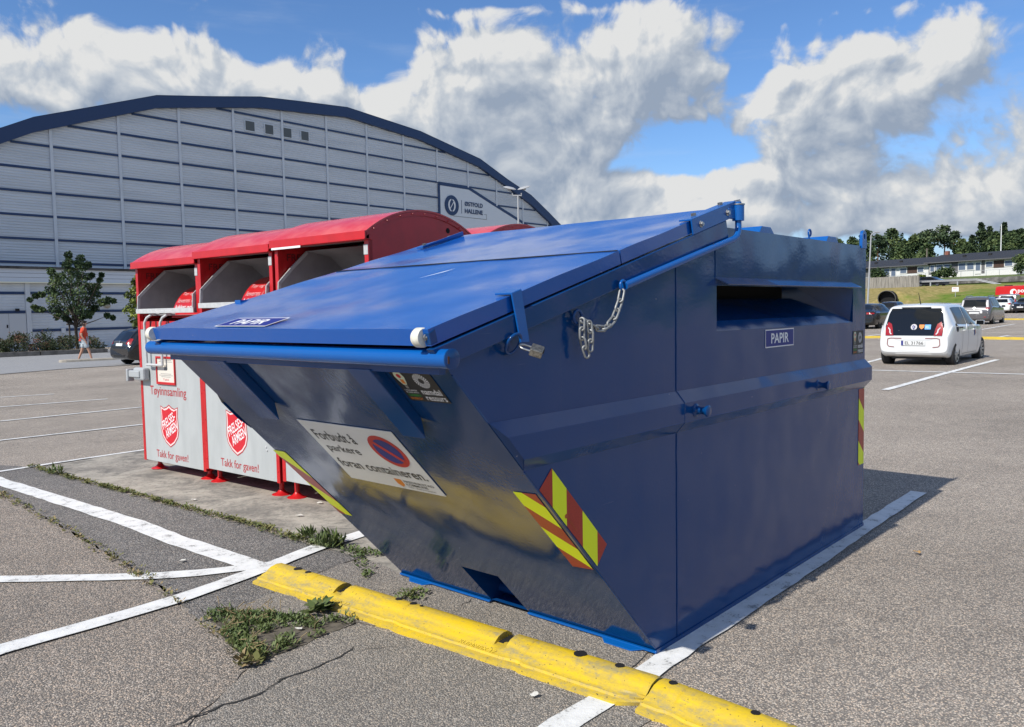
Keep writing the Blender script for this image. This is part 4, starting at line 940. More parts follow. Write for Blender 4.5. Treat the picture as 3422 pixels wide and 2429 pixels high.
    if notice:
        n = empty('notice_frame'); n.parent = r
        b = MB()
        for q in ((.345, .36, .955, 1.235), (.685, .70, .955, 1.235), (.36, .685, .955, .98), (.36, .685, 1.215, 1.235)): b.box(q[0], q[1], -.026, -.010, q[2], q[3])
        b.build('frame', RED, n, bevel=.002)
        NM = plane_frame(V(0, -.0155, 0), V(1, 0, 0), V(0, 0, 1)); flat(rect(.36, .98, .685, 1.215), NM, PAPERC, n, 'notice_paper')
        for zz, ww in ((1.195, .22), (1.18, .25), (1.06, .2), (1.045, .26), (1.03, .18)): flat(rect(.52 - ww / 2, zz, .52 + ww / 2, zz + .004), NM @ Matrix.Translation(V(0, 0, .0008)), GREYT, n, 'small_print')
        flat([(.49, 1.10), (.55, 1.10), (.555, 1.12), (.54, 1.125), (.535, 1.15), (.525, 1.15), (.52, 1.12), (.512, 1.15), (.50, 1.15), (.495, 1.12)], NM @ Matrix.Translation(V(0, 0, .0008)), GREYT, n, 'shoe_picture')
        words('Takk', NM @ Matrix.Translation(V(.52, .995, .0008)), REDP, n, w=.12, h=.02)
        l = empty('door_lock'); l.parent = r
        b = MB(); b.box(-.01, .20, -.085, -.012, .985, 1.115); b.build('lock_housing', GREYL, l, bevel=.02)
        b = MB(); b.box(-.09, .14, -.10, -.05, 1.015, 1.085); b.box(-.10, -.065, -.115, -.04, .97, 1.10); b.build('lock_latch', GREYL, l, bevel=.01)
    else:
        for k in range(2):
            c = MB(); c.lathe([(.012, 0), (.009, .006), (0, .0065)], 10, plane_frame(V(.985 + .012 * k, -.0105, .45 - .03 * k), V(1, 0, 0), V(0, 0, 1))); c.build('rivet', CHUTEW, r)
    for fx in (.05, 1.0) if notice else (.0, .99): foot(r, fx, .13, -dz); foot(r, fx, RD - .2, -dz)
    if sticker: flat(rect(.03, 2.104, .42, 2.121), plane_frame(V(0, -.0632, 0), V(1, 0, 0), V(0, 0, 1)), OFFW, r, 'white_tape')
    return r
DARKRED = mat('dark_red_print', (.12, .012, .014), .5); PINKP = mat('pink_print', (.75, .40, .40), .5); PINKP2 = mat('pale_pink_print', (.80, .62, .60), .5)
REDT = mat('red_door_print', (.42, .03, .035), .5); REDP2 = mat('shield_red', (.60, .018, .03), .45); PAPERC = mat('notice_paper', (.70, .66, .58), .6); GREYT = mat('grey_print', (.2, .2, .2), .7); GREYL = mat('grey_lock_paint', (.40, .42, .43), .45)
clothes_bin(0, 'leftmost red clothes bin with framed notice, grey lock and the heading Tøyinnsamling', True, True, False, -.042, .012, .006)
clothes_bin(RP, 'middle red clothes bin, its shield partly hidden by the blue skip', False, False, False, -.004, 0, -.004)
clothes_bin(2 * RP, 'red clothes bin next to the blue skip with white tape under its eaves', False, False, True, .02)
r = empty('clothes_bin', RT @ V(2 * RP, 2 * RD + .02, 0), RYAW + PI, 'red clothes bin standing back to back behind the front row, only its arched roof showing', 'clothes bin')
r.location = RT @ V(2 * RP + RW, 2 * RD + .02, 0); bin_shell(r, False)
for fx in (.1, 1.0): foot(r, fx, .13); foot(r, fx, RD - .2)
for o in r.children:
    if o.name.startswith('rivet') or o.name.startswith('vent_hole'): o.location.x = -RW - .025; o.scale.x = 1
# ------------------------------------------------------------------ exhibition hall (local: x along the gable wall, y into the building, z up)
HO = V(-33.7545, 60.6665, 0); HANG = .8713163
hall = empty('exhibition_hall', HO, HANG, 'huge grey clad hall with a navy arched roof edge and a round white-on-navy emblem', 'hall')
inn = [(-17, 3.0), (-8.5, 11.3), (-3.34, 13.89), (-.76, 15.22), (4.89, 17.19), (8.31, 18.43), (17.49, 20.02), (24.9, 20.6), (27.45, 20.85), (32, 20.5), (37.3, 20.07), (41.71, 19.26), (46.79, 18.34), (49.14, 17.47), (55.65, 15.17), (58.02, 13.98), (61.66, 12.11), (66, 8.6), (72, 2.5)]
outr = [(-18.2, 3.0), (-9.3, 12.2), (-3.28, 14.98), (-1.2, 16.05), (3.33, 17.64), (8.04, 19.32), (12.89, 20.13), (17.64, 20.99), (22.26, 21.39), (27.42, 21.78), (37.3, 20.97), (46.82, 19.26), (51.74, 17.43), (56.3, 15.96), (59.84, 14.13), (63.14, 12.31), (68, 8.6), (73.4, 2.5)]
inz = lambda x: float(np.interp(x, [p[0] for p in inn], [p[1] for p in inn]))
pk_i = max(range(len(inn)), key=lambda i: inn[i][1])
xl_ = lambda z: float(np.interp(z, [p[1] for p in inn[:pk_i + 1]], [p[0] for p in inn[:pk_i + 1]]))
xr_ = lambda z: float(np.interp(z, [p[1] for p in inn[pk_i:]][::-1], [p[0] for p in inn[pk_i:]][::-1]))
GZ = -.62
b = MB(); z = GZ; prof = []
while z < 20.8:
    prof += [(z, 0), (z + .11, 0), (z + .14, -.035), (z + .17, -.035)]; z += .2
rows = [[V(xl_(min(zz, 20.8)), yy, zz), V(xr_(min(zz, 20.8)), yy, zz)] for zz, yy in prof]
b.grid(rows); b.build('gable_cladding', HALLW, hall, normals=False)
b = MB()
pts = outr; ins = inn
op = [V(x, -.45, z) for x, z in outr]; ip = [V(x, -.45, z) for x, z in inn]
# fascia as a ribbon with the same number of points
ts = np.linspace(0, 1, 40)
def along_poly(P, ts):
    P = np.array(P); d = np.r_[0, np.cumsum(np.hypot(*np.diff(P, axis=0).T))]; d /= d[-1]
    return [(float(np.interp(t, d, P[:, 0])), float(np.interp(t, d, P[:, 1]))) for t in ts]
def match(x):  # inner point near an outer x
    return x
O = outr; I = [(min(max(x, -17), 72), inz(min(max(x, -17), 72))) for x, z in outr]
I[0] = (-17, 3.0); I[-1] = (72, 2.5)
for yy in (-.40,): b.grid([[V(x, yy, z) for x, z in O], [V(x, yy, z) for x, z in I]])
b.grid([[V(x, -.40, z) for x, z in I], [V(x, .02, z) for x, z in I]])
b.build('roof_fascia', HALLB, hall, normals=False)
b = MB()
b.grid([[V(x, -.42, z + .03) for x, z in O], [V(x, 110, z + .03) for x, z in O]]); b.grid([[V(x, -.42, z + .03) for x, z in O], [V(x, -.42, z) for x, z in O]]); b.build('arched_roof', HALLB, hall, normals=False)
b = MB(); b.f([V(xr_(2.5), 0, GZ), V(xr_(2.5), 110, GZ), V(xr_(2.5), 110, 2.5), V(xr_(2.5), 0, 2.5)]); b.f([V(-17, 0, GZ), V(-17, 110, GZ), V(-17, 110, 3), V(-17, 0, 3)]); b.build('side_wall', HALLW, hall, normals=False)
for n in range(-2, 14):
    x = 5.0 * n
    if inz(x) < 4: continue
    z1 = inz(x) - .02; zb_ = 15.9 if n == 8 else (15.8 if n == 9 else (14.1 if n == 10 else 4.6))
    b = MB(); b.box(x - .12, x + .12, -.11, -.037, max(zb_, 4.6), z1); b.build('cover_strip', HALLM, hall) if (MATS.get('hall_light_trim') or None) and False else None
    b.bm.free() if False else None
HALLM = mat('hall_light_trim', (.66, .695, .73), .5, var=.1, vscale=.8)
for n in range(-2, 14):
    x = 5.0 * n
    if inz(x) < 4: continue
    zb_ = {8: 15.9, 9: 15.8, 10: 14.1}.get(n, 4.6)
    if zb_ > inz(x): continue
    b = MB(); b.box(x - .11, x + .11, -.11, -.036, zb_, inz(x) - .02); b.build('cover_strip', HALLM, hall)
for k in range(0, 9):
    zc = 5.618 + 1.7104 * k; x0, x1 = xl_(zc) + .1, xr_(zc) - .1
    segs = [(x0, x1)]
    if zc < 15.7:
        xe = {14.17: 50.1}.get(round(zc, 2), 49.9 if 14 < zc < 14.3 else 54.6 if zc < 12.6 else 45.2)
        xe = 45.2 + (15.75 - zc) * (54.6 - 45.2) / (15.75 - 12.54)
        segs = [(x0, 40.1), (min(xe, x1 - .2), x1)] if zc > 5 else segs
    for a, c in segs:
        if c - a < .3: continue
        b = MB(); b.box(a, c, -.075, -.036, zc - .085, zc + .085); b.build('navy_band', HALLB, hall)
for x0, x1 in ((16.2, 17.1), (18.2, 19.03), (20.13, 20.98), (22.08, 22.9)):
    w = MB(); w.box(x0 - .08, x1 + .08, -.09, -.036, 17.82, 18.80); wf = w.build('window', HALLM, hall)
    w = MB(); w.box(x0, x1, -.098, -.0905, 17.90, 18.72); w.build('window_pane', mat_pane if False else MATS.setdefault('hall_pane', mat('hall_pane', (.10, .105, .10), .35)), wf)
sg = empty('sign_panel'); sg.parent = hall
pl = [(40.2, 5.5), (40.2, 15.75), (45.1, 15.72), (50.04, 14.05), (54.64, 12.54), (66.0, 8.4), (66, 5.5)]
SG = plane_frame(V(0, -.06, 0), V(1, 0, 0), V(0, 0, 1))
flat(pl, SG, mat('sign_board', (.70, .73, .755), .5), sg, 'board', th=.02)
b = MB()
for (xa, za), (xb, zb_) in zip(pl[0:5], pl[1:6]):
    d = V(xb - xa, 0, zb_ - za).normalized(); n = V(-d.z, 0, d.x) * .17
    if xa == xb: n = V(.17, 0, 0)
    b.prism([V(xa, -.10, za) - n, V(xb, -.10, zb_) - n, V(xb, -.10, zb_) + n, V(xa, -.10, za) + n], V(0, .03, 0))
b.build('board_trim', HALLB, sg)
SL = plane_frame(V(0, -.092, 0), V(1, 0, 0), V(0, 0, 1))
flat(disc(42.16, 13.5, 1.13), SL, HALLB, sg, 'round_emblem', th=.06)
SL2 = plane_frame(V(0, -.156, 0), V(1, 0, 0), V(0, 0, 1)); o = MB(); n = 32
for i in range(n):
    a0_, a1_ = 2 * PI * i / n, 2 * PI * (i + 1) / n
    def P(a, k): 
        rx = (.60, .36)[k]; rz = (.72, .60)[k]; return SL2 @ V(42.16 + rx * math.cos(a), 13.5 + rz * math.sin(a), 0)
    if abs(math.cos(a0_ + PI / n)) > .22: o.f([P(a0_, 0), P(a1_, 0), P(a1_, 1), P(a0_, 1)])
o.f([SL2 @ V(41.78, 13.08, 0), SL2 @ V(41.86, 13.02, 0), SL2 @ V(42.54, 13.92, 0), SL2 @ V(42.46, 13.98, 0)])
o.build('emblem_letter', OFFW, sg, normals=False)
flat(rect(43.77, 12.72, 43.85, 14.25), SL, HALLB, sg, 'divider')
words('ØSTFOLD', SL @ Matrix.Translation(V(45.85, 13.62, .05)), HALLB, sg, w=3.1, h=.52, weight=.03); words('HALLENE', SL @ Matrix.Translation(V(45.85, 12.80, .05)), HALLB, sg, w=3.1, h=.52, weight=.03)
b = MB(); b.tube([V(42.3, -.09, 12.33), V(48.1, -.09, 12.33), V(48.1, -.09, 12.9), V(47.7, -.09, 12.9)], .025, 6); b.build('cable', GREYT, sg)
# low annex in front of the hall
an = empty('low_annex', HO, HANG, 'low grey clad annex with a double door and pale yellow eaves strip', 'building')
AX0, AX1 = -26, 40
b = MB(); z = GZ
prof = []
while z < 3.85: prof += [(z, -4.0), (z + .155, -4.0), (z + .165, -4.02), (z + .18, -4.02)]; z += .19
b.grid([[V(AX0, yy, zz), V(AX1, yy, zz)] for zz, yy in prof]); b.f([V(AX1, -4, GZ), V(AX1, -.0, GZ), V(AX1, -.0, 4.9), V(AX1, -4, 4.9)]); b.build('annex_wall', HALLM, an, normals=False)
b = MB(); b.box(AX0, AX1, -4.25, -3.9, 4.05, 4.92); b.build('fascia', mat('annex_fascia', (.70, .73, .77), .5), an)
b = MB()
for zz in (4.33, 4.62): b.box(AX0, AX1, -4.262, -4.2505, zz, zz + .02)
b.build('fascia_groove', GREYT, an)
b = MB(); b.box(AX0, AX1, -4.33, -4.0, 3.95, 4.045); b.build('eaves_strip', mat('cream_strip', (.90, .86, .66), .5), an)
b = MB(); b.box(AX0, AX1 + .2, -4.40, .0, 4.925, 5.09); b.build('flat_roof', mat('roof_edge_felt', (.11, .105, .10), .9, var=.6, vscale=1.5), an)
b = MB(); b.box(-9, 6, -.25, -.04, 5.10, 5.30); b.build('roof_upstand', HALLM, an)
for zc in (3.30, 2.02, .73):
    segs = [(AX0, -3.72), (-3.35, AX1)] if zc > 1.5 else [(AX0, -5.95), (-3.35, AX1)]
    for a, c in segs: b = MB(); b.box(a, c, -4.05, -4.021, zc - .10, zc + .08); b.build('navy_band', HALLB, an)
for xx in (-3.53, 3.65, 12, 22): b = MB(); b.box(xx - .15, xx + .15, -4.10, -4.021, GZ, 3.94); b.build('wall_post', HALLM, an)
dr_ = MB(); dr_.box(-5.8, -3.72, -4.07, -4.021, GZ, 1.90); do = dr_.build('double_door', mat('door_grey', (.58, .60, .62), .5), an)
b = MB(); b.box(-4.78, -4.765, -4.0745, -4.0705, GZ, 1.90); b.build('door_gap', GREYT, do)
b = MB(); b.box(-4.92, -4.84, -4.10, -4.071, .95, 1.16); b.build('door_lock', BLACK, do)
b = MB(); b.box(-4.35, -4.12, -4.16, -4.055, 2.05, 2.24); b.build('wall_light', BLACK, an)
b = MB(); b.box(-1.52, -1.25, -4.16, -4.021, .50, .86); b.tube([V(-1.38, -4.08, .5), V(-1.38, -4.08, -.6)], .03, 6); b.build('meter_box', HALLW, an)
for xx in (-6.2, 1.62):
    b = MB(); b.lathe([(.02, -.2), (.19, -.12), (.24, 0), (.19, .14), (.05, .22)], 14, Matrix.Translation(V(xx, -4.3, 2.38))); b.build('globe_light', mat('globe_lamp', (.40, .35, .26), .3) if xx < 0 else MATS['globe_lamp'], an, smooth=60)

# ------------------------------------------------------------------ hillside to the right: strike direction HT, up-slope direction HN
HN = V(.862, .507, 0); HT = V(.507, -.862, 0)
CW0 = -19.0
HPROF = [(76, -.3), (80, .55), (92, 1.42), (108, 3.75), (109, 3.80), (116, 3.88), (117.0, 3.95), (117.2, 4.75), (119, 4.9), (140, 5.9), (160, 6.6), (185, 9.5), (230, 13), (330, 17), (700, 24)]
def hz(v, w): 
    z = float(np.interp(v, [p[0] for p in HPROF], [p[1] for p in HPROF]))
    return z + (.18 * math.sin(v * .33 + w * .21) + .14 * math.sin(w * .37 - v * .11)) * sstep(v, 93, 99) * (1 - sstep(v, 105, 108)) + .6 * math.sin(w * .05) * sstep(v, 160, 200) + 1.35 * math.exp(-((w - CW0) / 2.3) ** 2) * sstep(v, 92.6, 93.4) * (1 - sstep(v, 96, 107))
def hp(v, w, dz=0): p = HN * v + HT * w; return V(p.x, p.y, hz(v, w) + dz)
def hill_at(px, py_or_none, v):
    "point of the hill at print column px on the strike line v"
    d = ray(px, 1000); d = V(d.x, d.y, 0); t = v / d.dot(HN); p = d * t; w = p.dot(HT); return w
CW0 = wc = hill_at(2980, 0, 93)                                  # culvert position along the strike
ws = sorted(set(list(np.arange(-420, 300, 4.0)) + list(np.arange(wc - 4, wc + 4.01, .25))))
vs_ = sorted(set([p[0] for p in HPROF] + list(np.arange(92, 108.1, .5)) + [145, 170, 200, 260, 420, 520]))
def in_culvert(v, w): return ((w - wc) / 1.45) ** 2 + ((v - 93.2) / 5.2) ** 2 < 1 and v < 98.4
def hill_sheet(name, va, vb, m):
    vv = [v for v in vs_ if va <= v <= vb]; b = MB()
    G_ = [[b.bm.verts.new(hp(v, w)) for w in ws] for v in vv]
    for i in range(len(vv) - 1):
        for j in range(len(ws) - 1):
            b.bm.faces.new((G_[i][j], G_[i][j + 1], G_[i + 1][j + 1], G_[i + 1][j]))
    return tag(b.build(name, m, smooth=60), kind='structure')
GRAVELP = mat('pale_verge', (.40, .385, .36), .95, var=.25, vscale=2)
def bank_mat():
    m = bpy.data.materials.new('bank_turf'); m.use_nodes = True; t = m.node_tree; H = NG(t); b = t.nodes['Principled BSDF']
    tx = H.n('ShaderNodeTexCoord').outputs['Object']; sp = H.n('ShaderNodeSeparateXYZ'); t.links.new(tx, sp.inputs[0])
    wv = H.m('ADD', H.m('MULTIPLY', sp.outputs[0], HT.x), H.m('MULTIPLY', sp.outputs[1], HT.y))
    n = H.noise(tx, .22, 7, .65); n2 = H.noise(tx, 1.6, 5, .6)
    dry = H.smooth(H.m('ADD', H.m('MULTIPLY', H.m('SUBTRACT', wv, wc + 6), -.10), H.m('MULTIPLY', H.m('SUBTRACT', n, .5), 2.6)), -.3, .45)
    gr = H.mix(H.smooth(n2, .35, .65), (.085, .15, .018, 1), (.15, .21, .035, 1)); dr = H.mix(H.smooth(n2, .3, .7), (.36, .28, .12, 1), (.20, .175, .06, 1))
    t.links.new(H.mix(dry, gr, dr), b.inputs['Base Color']); b.inputs['Roughness'].default_value = .95; b.inputs['Specular IOR Level'].default_value = .1
    bn = H.n('ShaderNodeBump'); bn.inputs['Distance'].default_value = .12; t.links.new(n2, bn.inputs['Height']); t.links.new(bn.outputs[0], b.inputs['Normal'])
    return m
hill_sheet('verge', 76, 92, GRAVELP); hill_sheet('grass_bank', 92, 109, bank_mat()); hill_sheet('upper_road', 109, 116, ROADM); hill_sheet('garden_lawn', 116, 160, mat('lawn', (.075, .12, .022), .95, col2=(.13, .15, .04), vscale=.5, det=6)); hill_sheet('wooded_hill', 160, 700, mat('forest_floor', (.035, .055, .015), .95, var=.5, vscale=.3))
# culvert: corrugated pipe cut to the slope
cu = empty('culvert', hp(93, wc), 0, 'dark corrugated culvert mouth at the foot of the dry grass bank', 'culvert')
b = MB(); rows = []; O_ = hp(93, wc)
for ti in np.linspace(0, 2 * PI, 29):
    x, z = 1.22 * math.cos(ti), .98 * math.sin(ti) + .72
    v0 = 91.9 - .25 * math.sin(ti)
    rows.append([HN * v + HT * (wc + x - .5 * (v - 92)) + V(0, 0, 1.38 + z + .03 * (k % 2)) - O_ for k, v in enumerate(v0 + .14 * q for q in range(22))])
b.grid(rows); b.build('corrugated_pipe', mat('culvert_steel', (.05, .05, .055), .6), cu, normals=False)
b = MB(); b.f([HN * 92.42 + HT * (wc + 1.24 * math.cos(t)) + V(0, 0, 1.38 + .72 + 1.0 * math.sin(t)) - O_ for t in np.linspace(0, 2 * PI, 26)[:-1]]); b.build('dark_end', DARK, cu, normals=False)  # black disc near the mouth stands in for the pipe's dark depth
b = MB(); b.tube([r_[0] for r_ in rows[:-1]], .05, 6, closed=True); b.build('rim', mat('culvert_rim', (.10, .095, .085), .8), cu)
# low stone wall, guard rail, plank fence, signboard
b = MB()
rnd = random.Random(5)
for w in np.arange(-140, 120, 1.1): b.box(-.55, .55, -.16, .16, 0, .72 + rnd.uniform(-.06, .05), Matrix.Translation(hp(117.05, w) + V(0, 0, .03)) @ Matrix.Rotation(math.atan2(HT.y, HT.x), 4, 'Z'))
tag(b.build('stone_wall', mat('grey_stone', (.20, .19, .175), .9, var=.6, vscale=1.4), bevel=.03), 'low grey stone wall along the lawn in front of the white row houses', 'wall')
gr = empty('guard_rail', hp(109.2, hill_at(3070, 0, 109.2)), math.atan2(HT.y, HT.x), 'grey steel guard rail above the grass bank, bent down at its right end', 'guard rail')
GL = hill_at(3300, 0, 109.2) - hill_at(3070, 0, 109.2); zr0 = gr.location.z
rz_ = lambda x: hz(109.2, hill_at(3070, 0, 109.2) + x) - zr0
b = MB()
prs = [(0, .55), (.05, .60), (.0, .66), (.0, .70), (.05, .76), (.0, .82)]
b.grid([[V(x, -yy, rz_(x) + zz - (max(0, x - GL * .84) / (GL * .16 + 1)) * .62) for yy, zz in prs] for x in list(np.arange(-12, GL * .84, 1)) + list(np.linspace(GL * .84, GL * .84 + 3.6, 8))])
b.build('rail', mat('rail_zinc', (.46, .47, .48), .5, .5), gr, normals=False)
for x in np.arange(-10, GL * .86, 3.9): c = MB(); c.box(x - .07, x + .07, .01, .12, -.3, rz_(x) + .80); c.build('rail_post', GREYL, gr)
fw0, fw1 = hill_at(2893, 0, 108.2), hill_at(3068, 0, 108.2)
fe = empty('plank_fence', hp(108.3, fw0), math.atan2(HT.y, HT.x), 'weathered grey plank fence above the culvert', 'fence')
FM = mat('grey_planks', (.34, .32, .285), .9, var=.55, vscale=1.2, aniso=(6, 6, .4)); rnd = random.Random(3); b = MB(); z0f = hp(108.3, fw0).z
for x in np.arange(-6, fw1 - fw0, .125): dz = hz(108.3, fw0 + x) - z0f; b.box(x, x + .115, -.02 + rnd.uniform(-.012, .012), 0.01, dz - .25, dz + 1.62 + rnd.uniform(-.04, .04))
b.build('planks', FM, fe)
b = MB(); 
for zz in (.35, 1.25): b.box(-6, fw1 - fw0, .011, .06, zz, zz + .09)
b.build('fence_rails', FM, fe)
sgp = at(3192, 996, 103); sw = hill_at(3192, 0, 96.5); sp_ = hp(96.5, sw)
sb = empty('sign_board', sp_, math.atan2(HT.y, HT.x) + .1, 'small white signboard with red lines standing on the green bank', 'sign')
SZ = (at(3192, 960, sp_.y).z) - sp_.z
b = MB(); b.box(-.40, .40, -.02, .02, SZ - .52, SZ + .02); b.build('board', OFFW, sb, bevel=.01)
b = MB(); b.tube([V(0, .03, -.2), V(0, .03, SZ - .3)], .03, 8); b.build('post', GREYL, sb)
for i, (zz, ww) in enumerate(((-.13, .42), (-.19, .3), (-.30, .36))): flat(rect(-.26, SZ + zz, -.26 + ww, SZ + zz + .035), plane_frame(V(0, -.0215, 0), V(1, 0, 0), V(0, 0, 1)), PINKP if i else REDP, sb, 'red_line')
# ------------------------------------------------------------------ row houses
HYAW = math.atan2(HT.y, HT.x)
wall_w = mat('white_cladding', (.72, .72, .70), .6); brown = mat('brown_boarding', (.085, .048, .035), .7, var=.3, vscale=4); roofm = mat('dark_roof_tiles', (.028, .029, .033), .6, bump=.03, bscale=8); pane = mat('house_glass', (.14, .18, .25), .06, spec=1.0); greyw = mat('grey_boarding', (.13, .13, .135), .7)  # pane colour has the pale blue of reflected sky painted in
HV = 142.6
def rowhouse(pxa, pxb, label, dz, feats):
    wa, wb_ = hill_at(pxa, 0, HV), hill_at(pxb, 0, HV); L = wb_ - wa; base = hz(HV, wa) + .05 + dz
    h_ = empty('row_house', V(*(HN * HV + HT * wa).xy, base), HYAW, label, 'house', 'row houses on the hill')
    X = lambda px: hill_at(px, 0, HV) - wa
    b = MB(); b.box(0, L, 0, 9, -1.5, 2.42); b.build('wall', wall_w, h_)
    b = MB(); b.prism([V(-.4, -.75, 2.36), V(-.4, -.75, 2.52), V(-.4, 4.5, 4.05), V(-.4, 9.7, 2.52), V(-.4, 9.7, 2.36)], V(L + .8, 0, 0)); ro = b.build('roof', roofm, h_)
    b = MB(); b.box(-.4, L + .4, -.86, -.7505, 2.36, 2.50); b.build('gutter', greyw, h_)
    for cx in (.33, .62): c = MB(); c.box(L * cx, L * cx + .5, 2.0, 2.4, 3.2, 3.62); c.build('roof_vent', BLACK, ro)
    for f in feats:
        kind, x0, x1, za, zb_ = f[0], X(f[1]), X(f[2]), f[3], f[4]
        if kind == 'brown': c = MB(); c.box(x0, x1, -.05, -.002, za, zb_); c.build('brown_panel', brown, h_)
        if kind == 'grey': c = MB(); c.box(x0, x1, -.03, -.001, za, zb_); c.build('grey_panel', greyw, h_)
        if kind in ('win', 'door'):
            c = MB(); c.box(x0, x1, -.10, -.002, za, zb_); fo = c.build('window' if kind == 'win' else 'terrace_door', wall_w, h_)
            t = .13; q = za + (t if kind == 'win' else .55)
            c = MB(); c.box(x0 + t, x1 - t, -.112, -.1005, q, zb_ - t); c.build('pane', pane, fo)
    c = MB(); c.box(0.2, L, -1.6, -1.54, .55, .62)
    for x in np.arange(.4, L, 2.2): c.box(x, x + .06, -1.6, -1.54, -.6, .55)
    c.build('terrace_rail', GREYL, h_)
    return h_, L
Z4 = lambda a: 2850 + a * .25
rowhouse(Z4(-160), Z4(1000), 'left white row house with brown panels, behind the bush and plank fence', 0, [('grey', Z4(-100), Z4(480), .1, 2.36), ('win', Z4(380), Z4(495), .75, 2.15), ('door', Z4(505), Z4(578), .0, 2.2), ('win', Z4(625), Z4(722), .98, 2.1), ('brown', Z4(724), Z4(858), .98, 2.2), ('win', Z4(858), Z4(948), 1.02, 2.1)])
hh, L_ = rowhouse(Z4(1004), Z4(2185), 'right white row house under a dark roof with three tall terrace windows', .25, [('grey', Z4(1010), Z4(1400), .3, 2.36), ('win', Z4(1024), Z4(1092), .75, 2.05), ('win', Z4(1104), Z4(1204), .75, 2.1), ('win', Z4(1210), Z4(1312), .75, 2.1), ('win', Z4(1402), Z4(1508), .75, 2.15), ('win', Z4(1514), Z4(1620), .75, 2.15), ('door', Z4(1628), Z4(1708), .05, 2.15), ('grey', Z4(1712), Z4(1755), .1, 2.36), ('win', Z4(1765), Z4(1872), 1.05, 2.15), ('brown', Z4(1874), Z4(2014), .95, 2.2), ('win', Z4(2016), Z4(2135), 1.05, 2.15)])
b = MB(); b.box(.5, 1.1, 4.3, 4.9, 3.6, 4.7); b.build('chimney', mat('chimney_brick', (.24, .09, .06), .8), hh)
# ------------------------------------------------------------------ vegetation
FOL = [mat('foliage_dark', (.036, .060, .028), .75, spec=.15), mat('foliage_mid', (.075, .115, .048), .7, spec=.15), mat('foliage_light', (.125, .165, .065), .7, spec=.15)]
FOLP = [mat('pine_dark', (.034, .056, .032), .8, spec=.1), mat('pine_mid', (.064, .098, .05), .8, spec=.1), mat('pine_light', (.10, .135, .064), .8, spec=.1)]
FOLY = [mat('yellow_leaf_dark', (.06, .085, .012), .7), mat('yellow_leaf', (.16, .20, .025), .7), mat('yellow_leaf_light', (.22, .25, .04), .7)]
BARK = mat('bark', (.075, .055, .04), .9, var=.5, vscale=6); BARKR = mat('pine_bark', (.16, .085, .05), .9, var=.4, vscale=4)
def foliage(clumps, mats, leaf, per, seed, name='crown', parent=None, flatk=.75, weights=(3, 4, 2)):
    rnd = random.Random(seed); b = MB(); bm = b.bm
    for (c, rad, sz) in clumps:
        tone = rnd.choices((0, 1, 2), weights)[0]
        for _ in range(per):
            u = rnd.random() ** .45; th = rnd.uniform(0, 2 * PI); ph = math.acos(rnd.uniform(-1, 1))
            n = V(math.sin(ph) * math.cos(th), math.sin(ph) * math.sin(th), math.cos(ph))
            p = c + V(n.x * rad, n.y * rad, n.z * rad * sz) * u
            d = (n + V(rnd.gauss(0, .7), rnd.gauss(0, .7), rnd.gauss(0, .7) - .2)).normalized(); s = d.cross(V(rnd.gauss(0, 1), rnd.gauss(0, 1), rnd.gauss(0, 1))).normalized()
            L = leaf * rnd.uniform(.6, 1.3); wd = L * rnd.uniform(.3, .5)
            f = bm.faces.new([bm.verts.new(p), bm.verts.new(p + d * L * .5 + s * wd), bm.verts.new(p + d * L), bm.verts.new(p + d * L * .5 - s * wd)])
            f.material_index = min(2, max(0, tone + rnd.choice((-1, 0, 0, 0, 1))))
    return b.build(name, mats, parent, normals=False)
def limbs(name, parent, trunk, branches, m=BARK, n=8):
    b = MB(); b.tube([p for p, r in trunk], [r for p, r in trunk], n)
    for br in branches: b.tube([p for p, r in br], [r for p, r in br], 5)
    return b.build(name, m, parent, smooth=60)
def broadleaf(loc, H, Wd, label, seed, cat='tree', mats=FOL, leaf=.5, per=60, base=.18, group='trees on the hill', ncl=26, shape='round', name='broadleaf_tree'):
    rnd = random.Random(seed); r = empty(name, loc, 0, label, cat, group); cl = []; br = []
    for k in range(ncl):
        t = (k + .5) / ncl; zz = H * (base + (1 - base) * (t ** .85))
        env = math.sin(PI * min(1, .16 + .84 * ((zz / H - base) / (1 - base)) ** .8)) ** .7 if shape == 'round' else (1.05 - (zz / H - base) / (1 - base)) ** .8
        a = k * 2.4 + rnd.uniform(-.4, .4); q = Wd / 2 * env * (.25 + .62 * rnd.random() ** .6)
        c = V(math.cos(a) * q, math.sin(a) * q, zz * .96); rad = Wd * rnd.uniform(.12, .20) * (.6 + .4 * env)
        cl.append((c, rad, rnd.uniform(.6, .95)))
        if k % 2 == 0: br.append([(V(0, 0, max(.1, zz * .55)), .035 * H * .3), (c * .55 + V(0, 0, zz * .3), .02 * H * .3), (c, .006 * H * .3)])
    limbs('trunk', r, [(V(0, 0, -.4), H * .022), (V(0, 0, H * .3), H * .016), (V(rnd.uniform(-.1, .1) * Wd, 0, H * .6), H * .010), (V(0, 0, H * .9), H * .002)], br)
    foliage(cl, mats, leaf, per, seed + 1, parent=r); return r
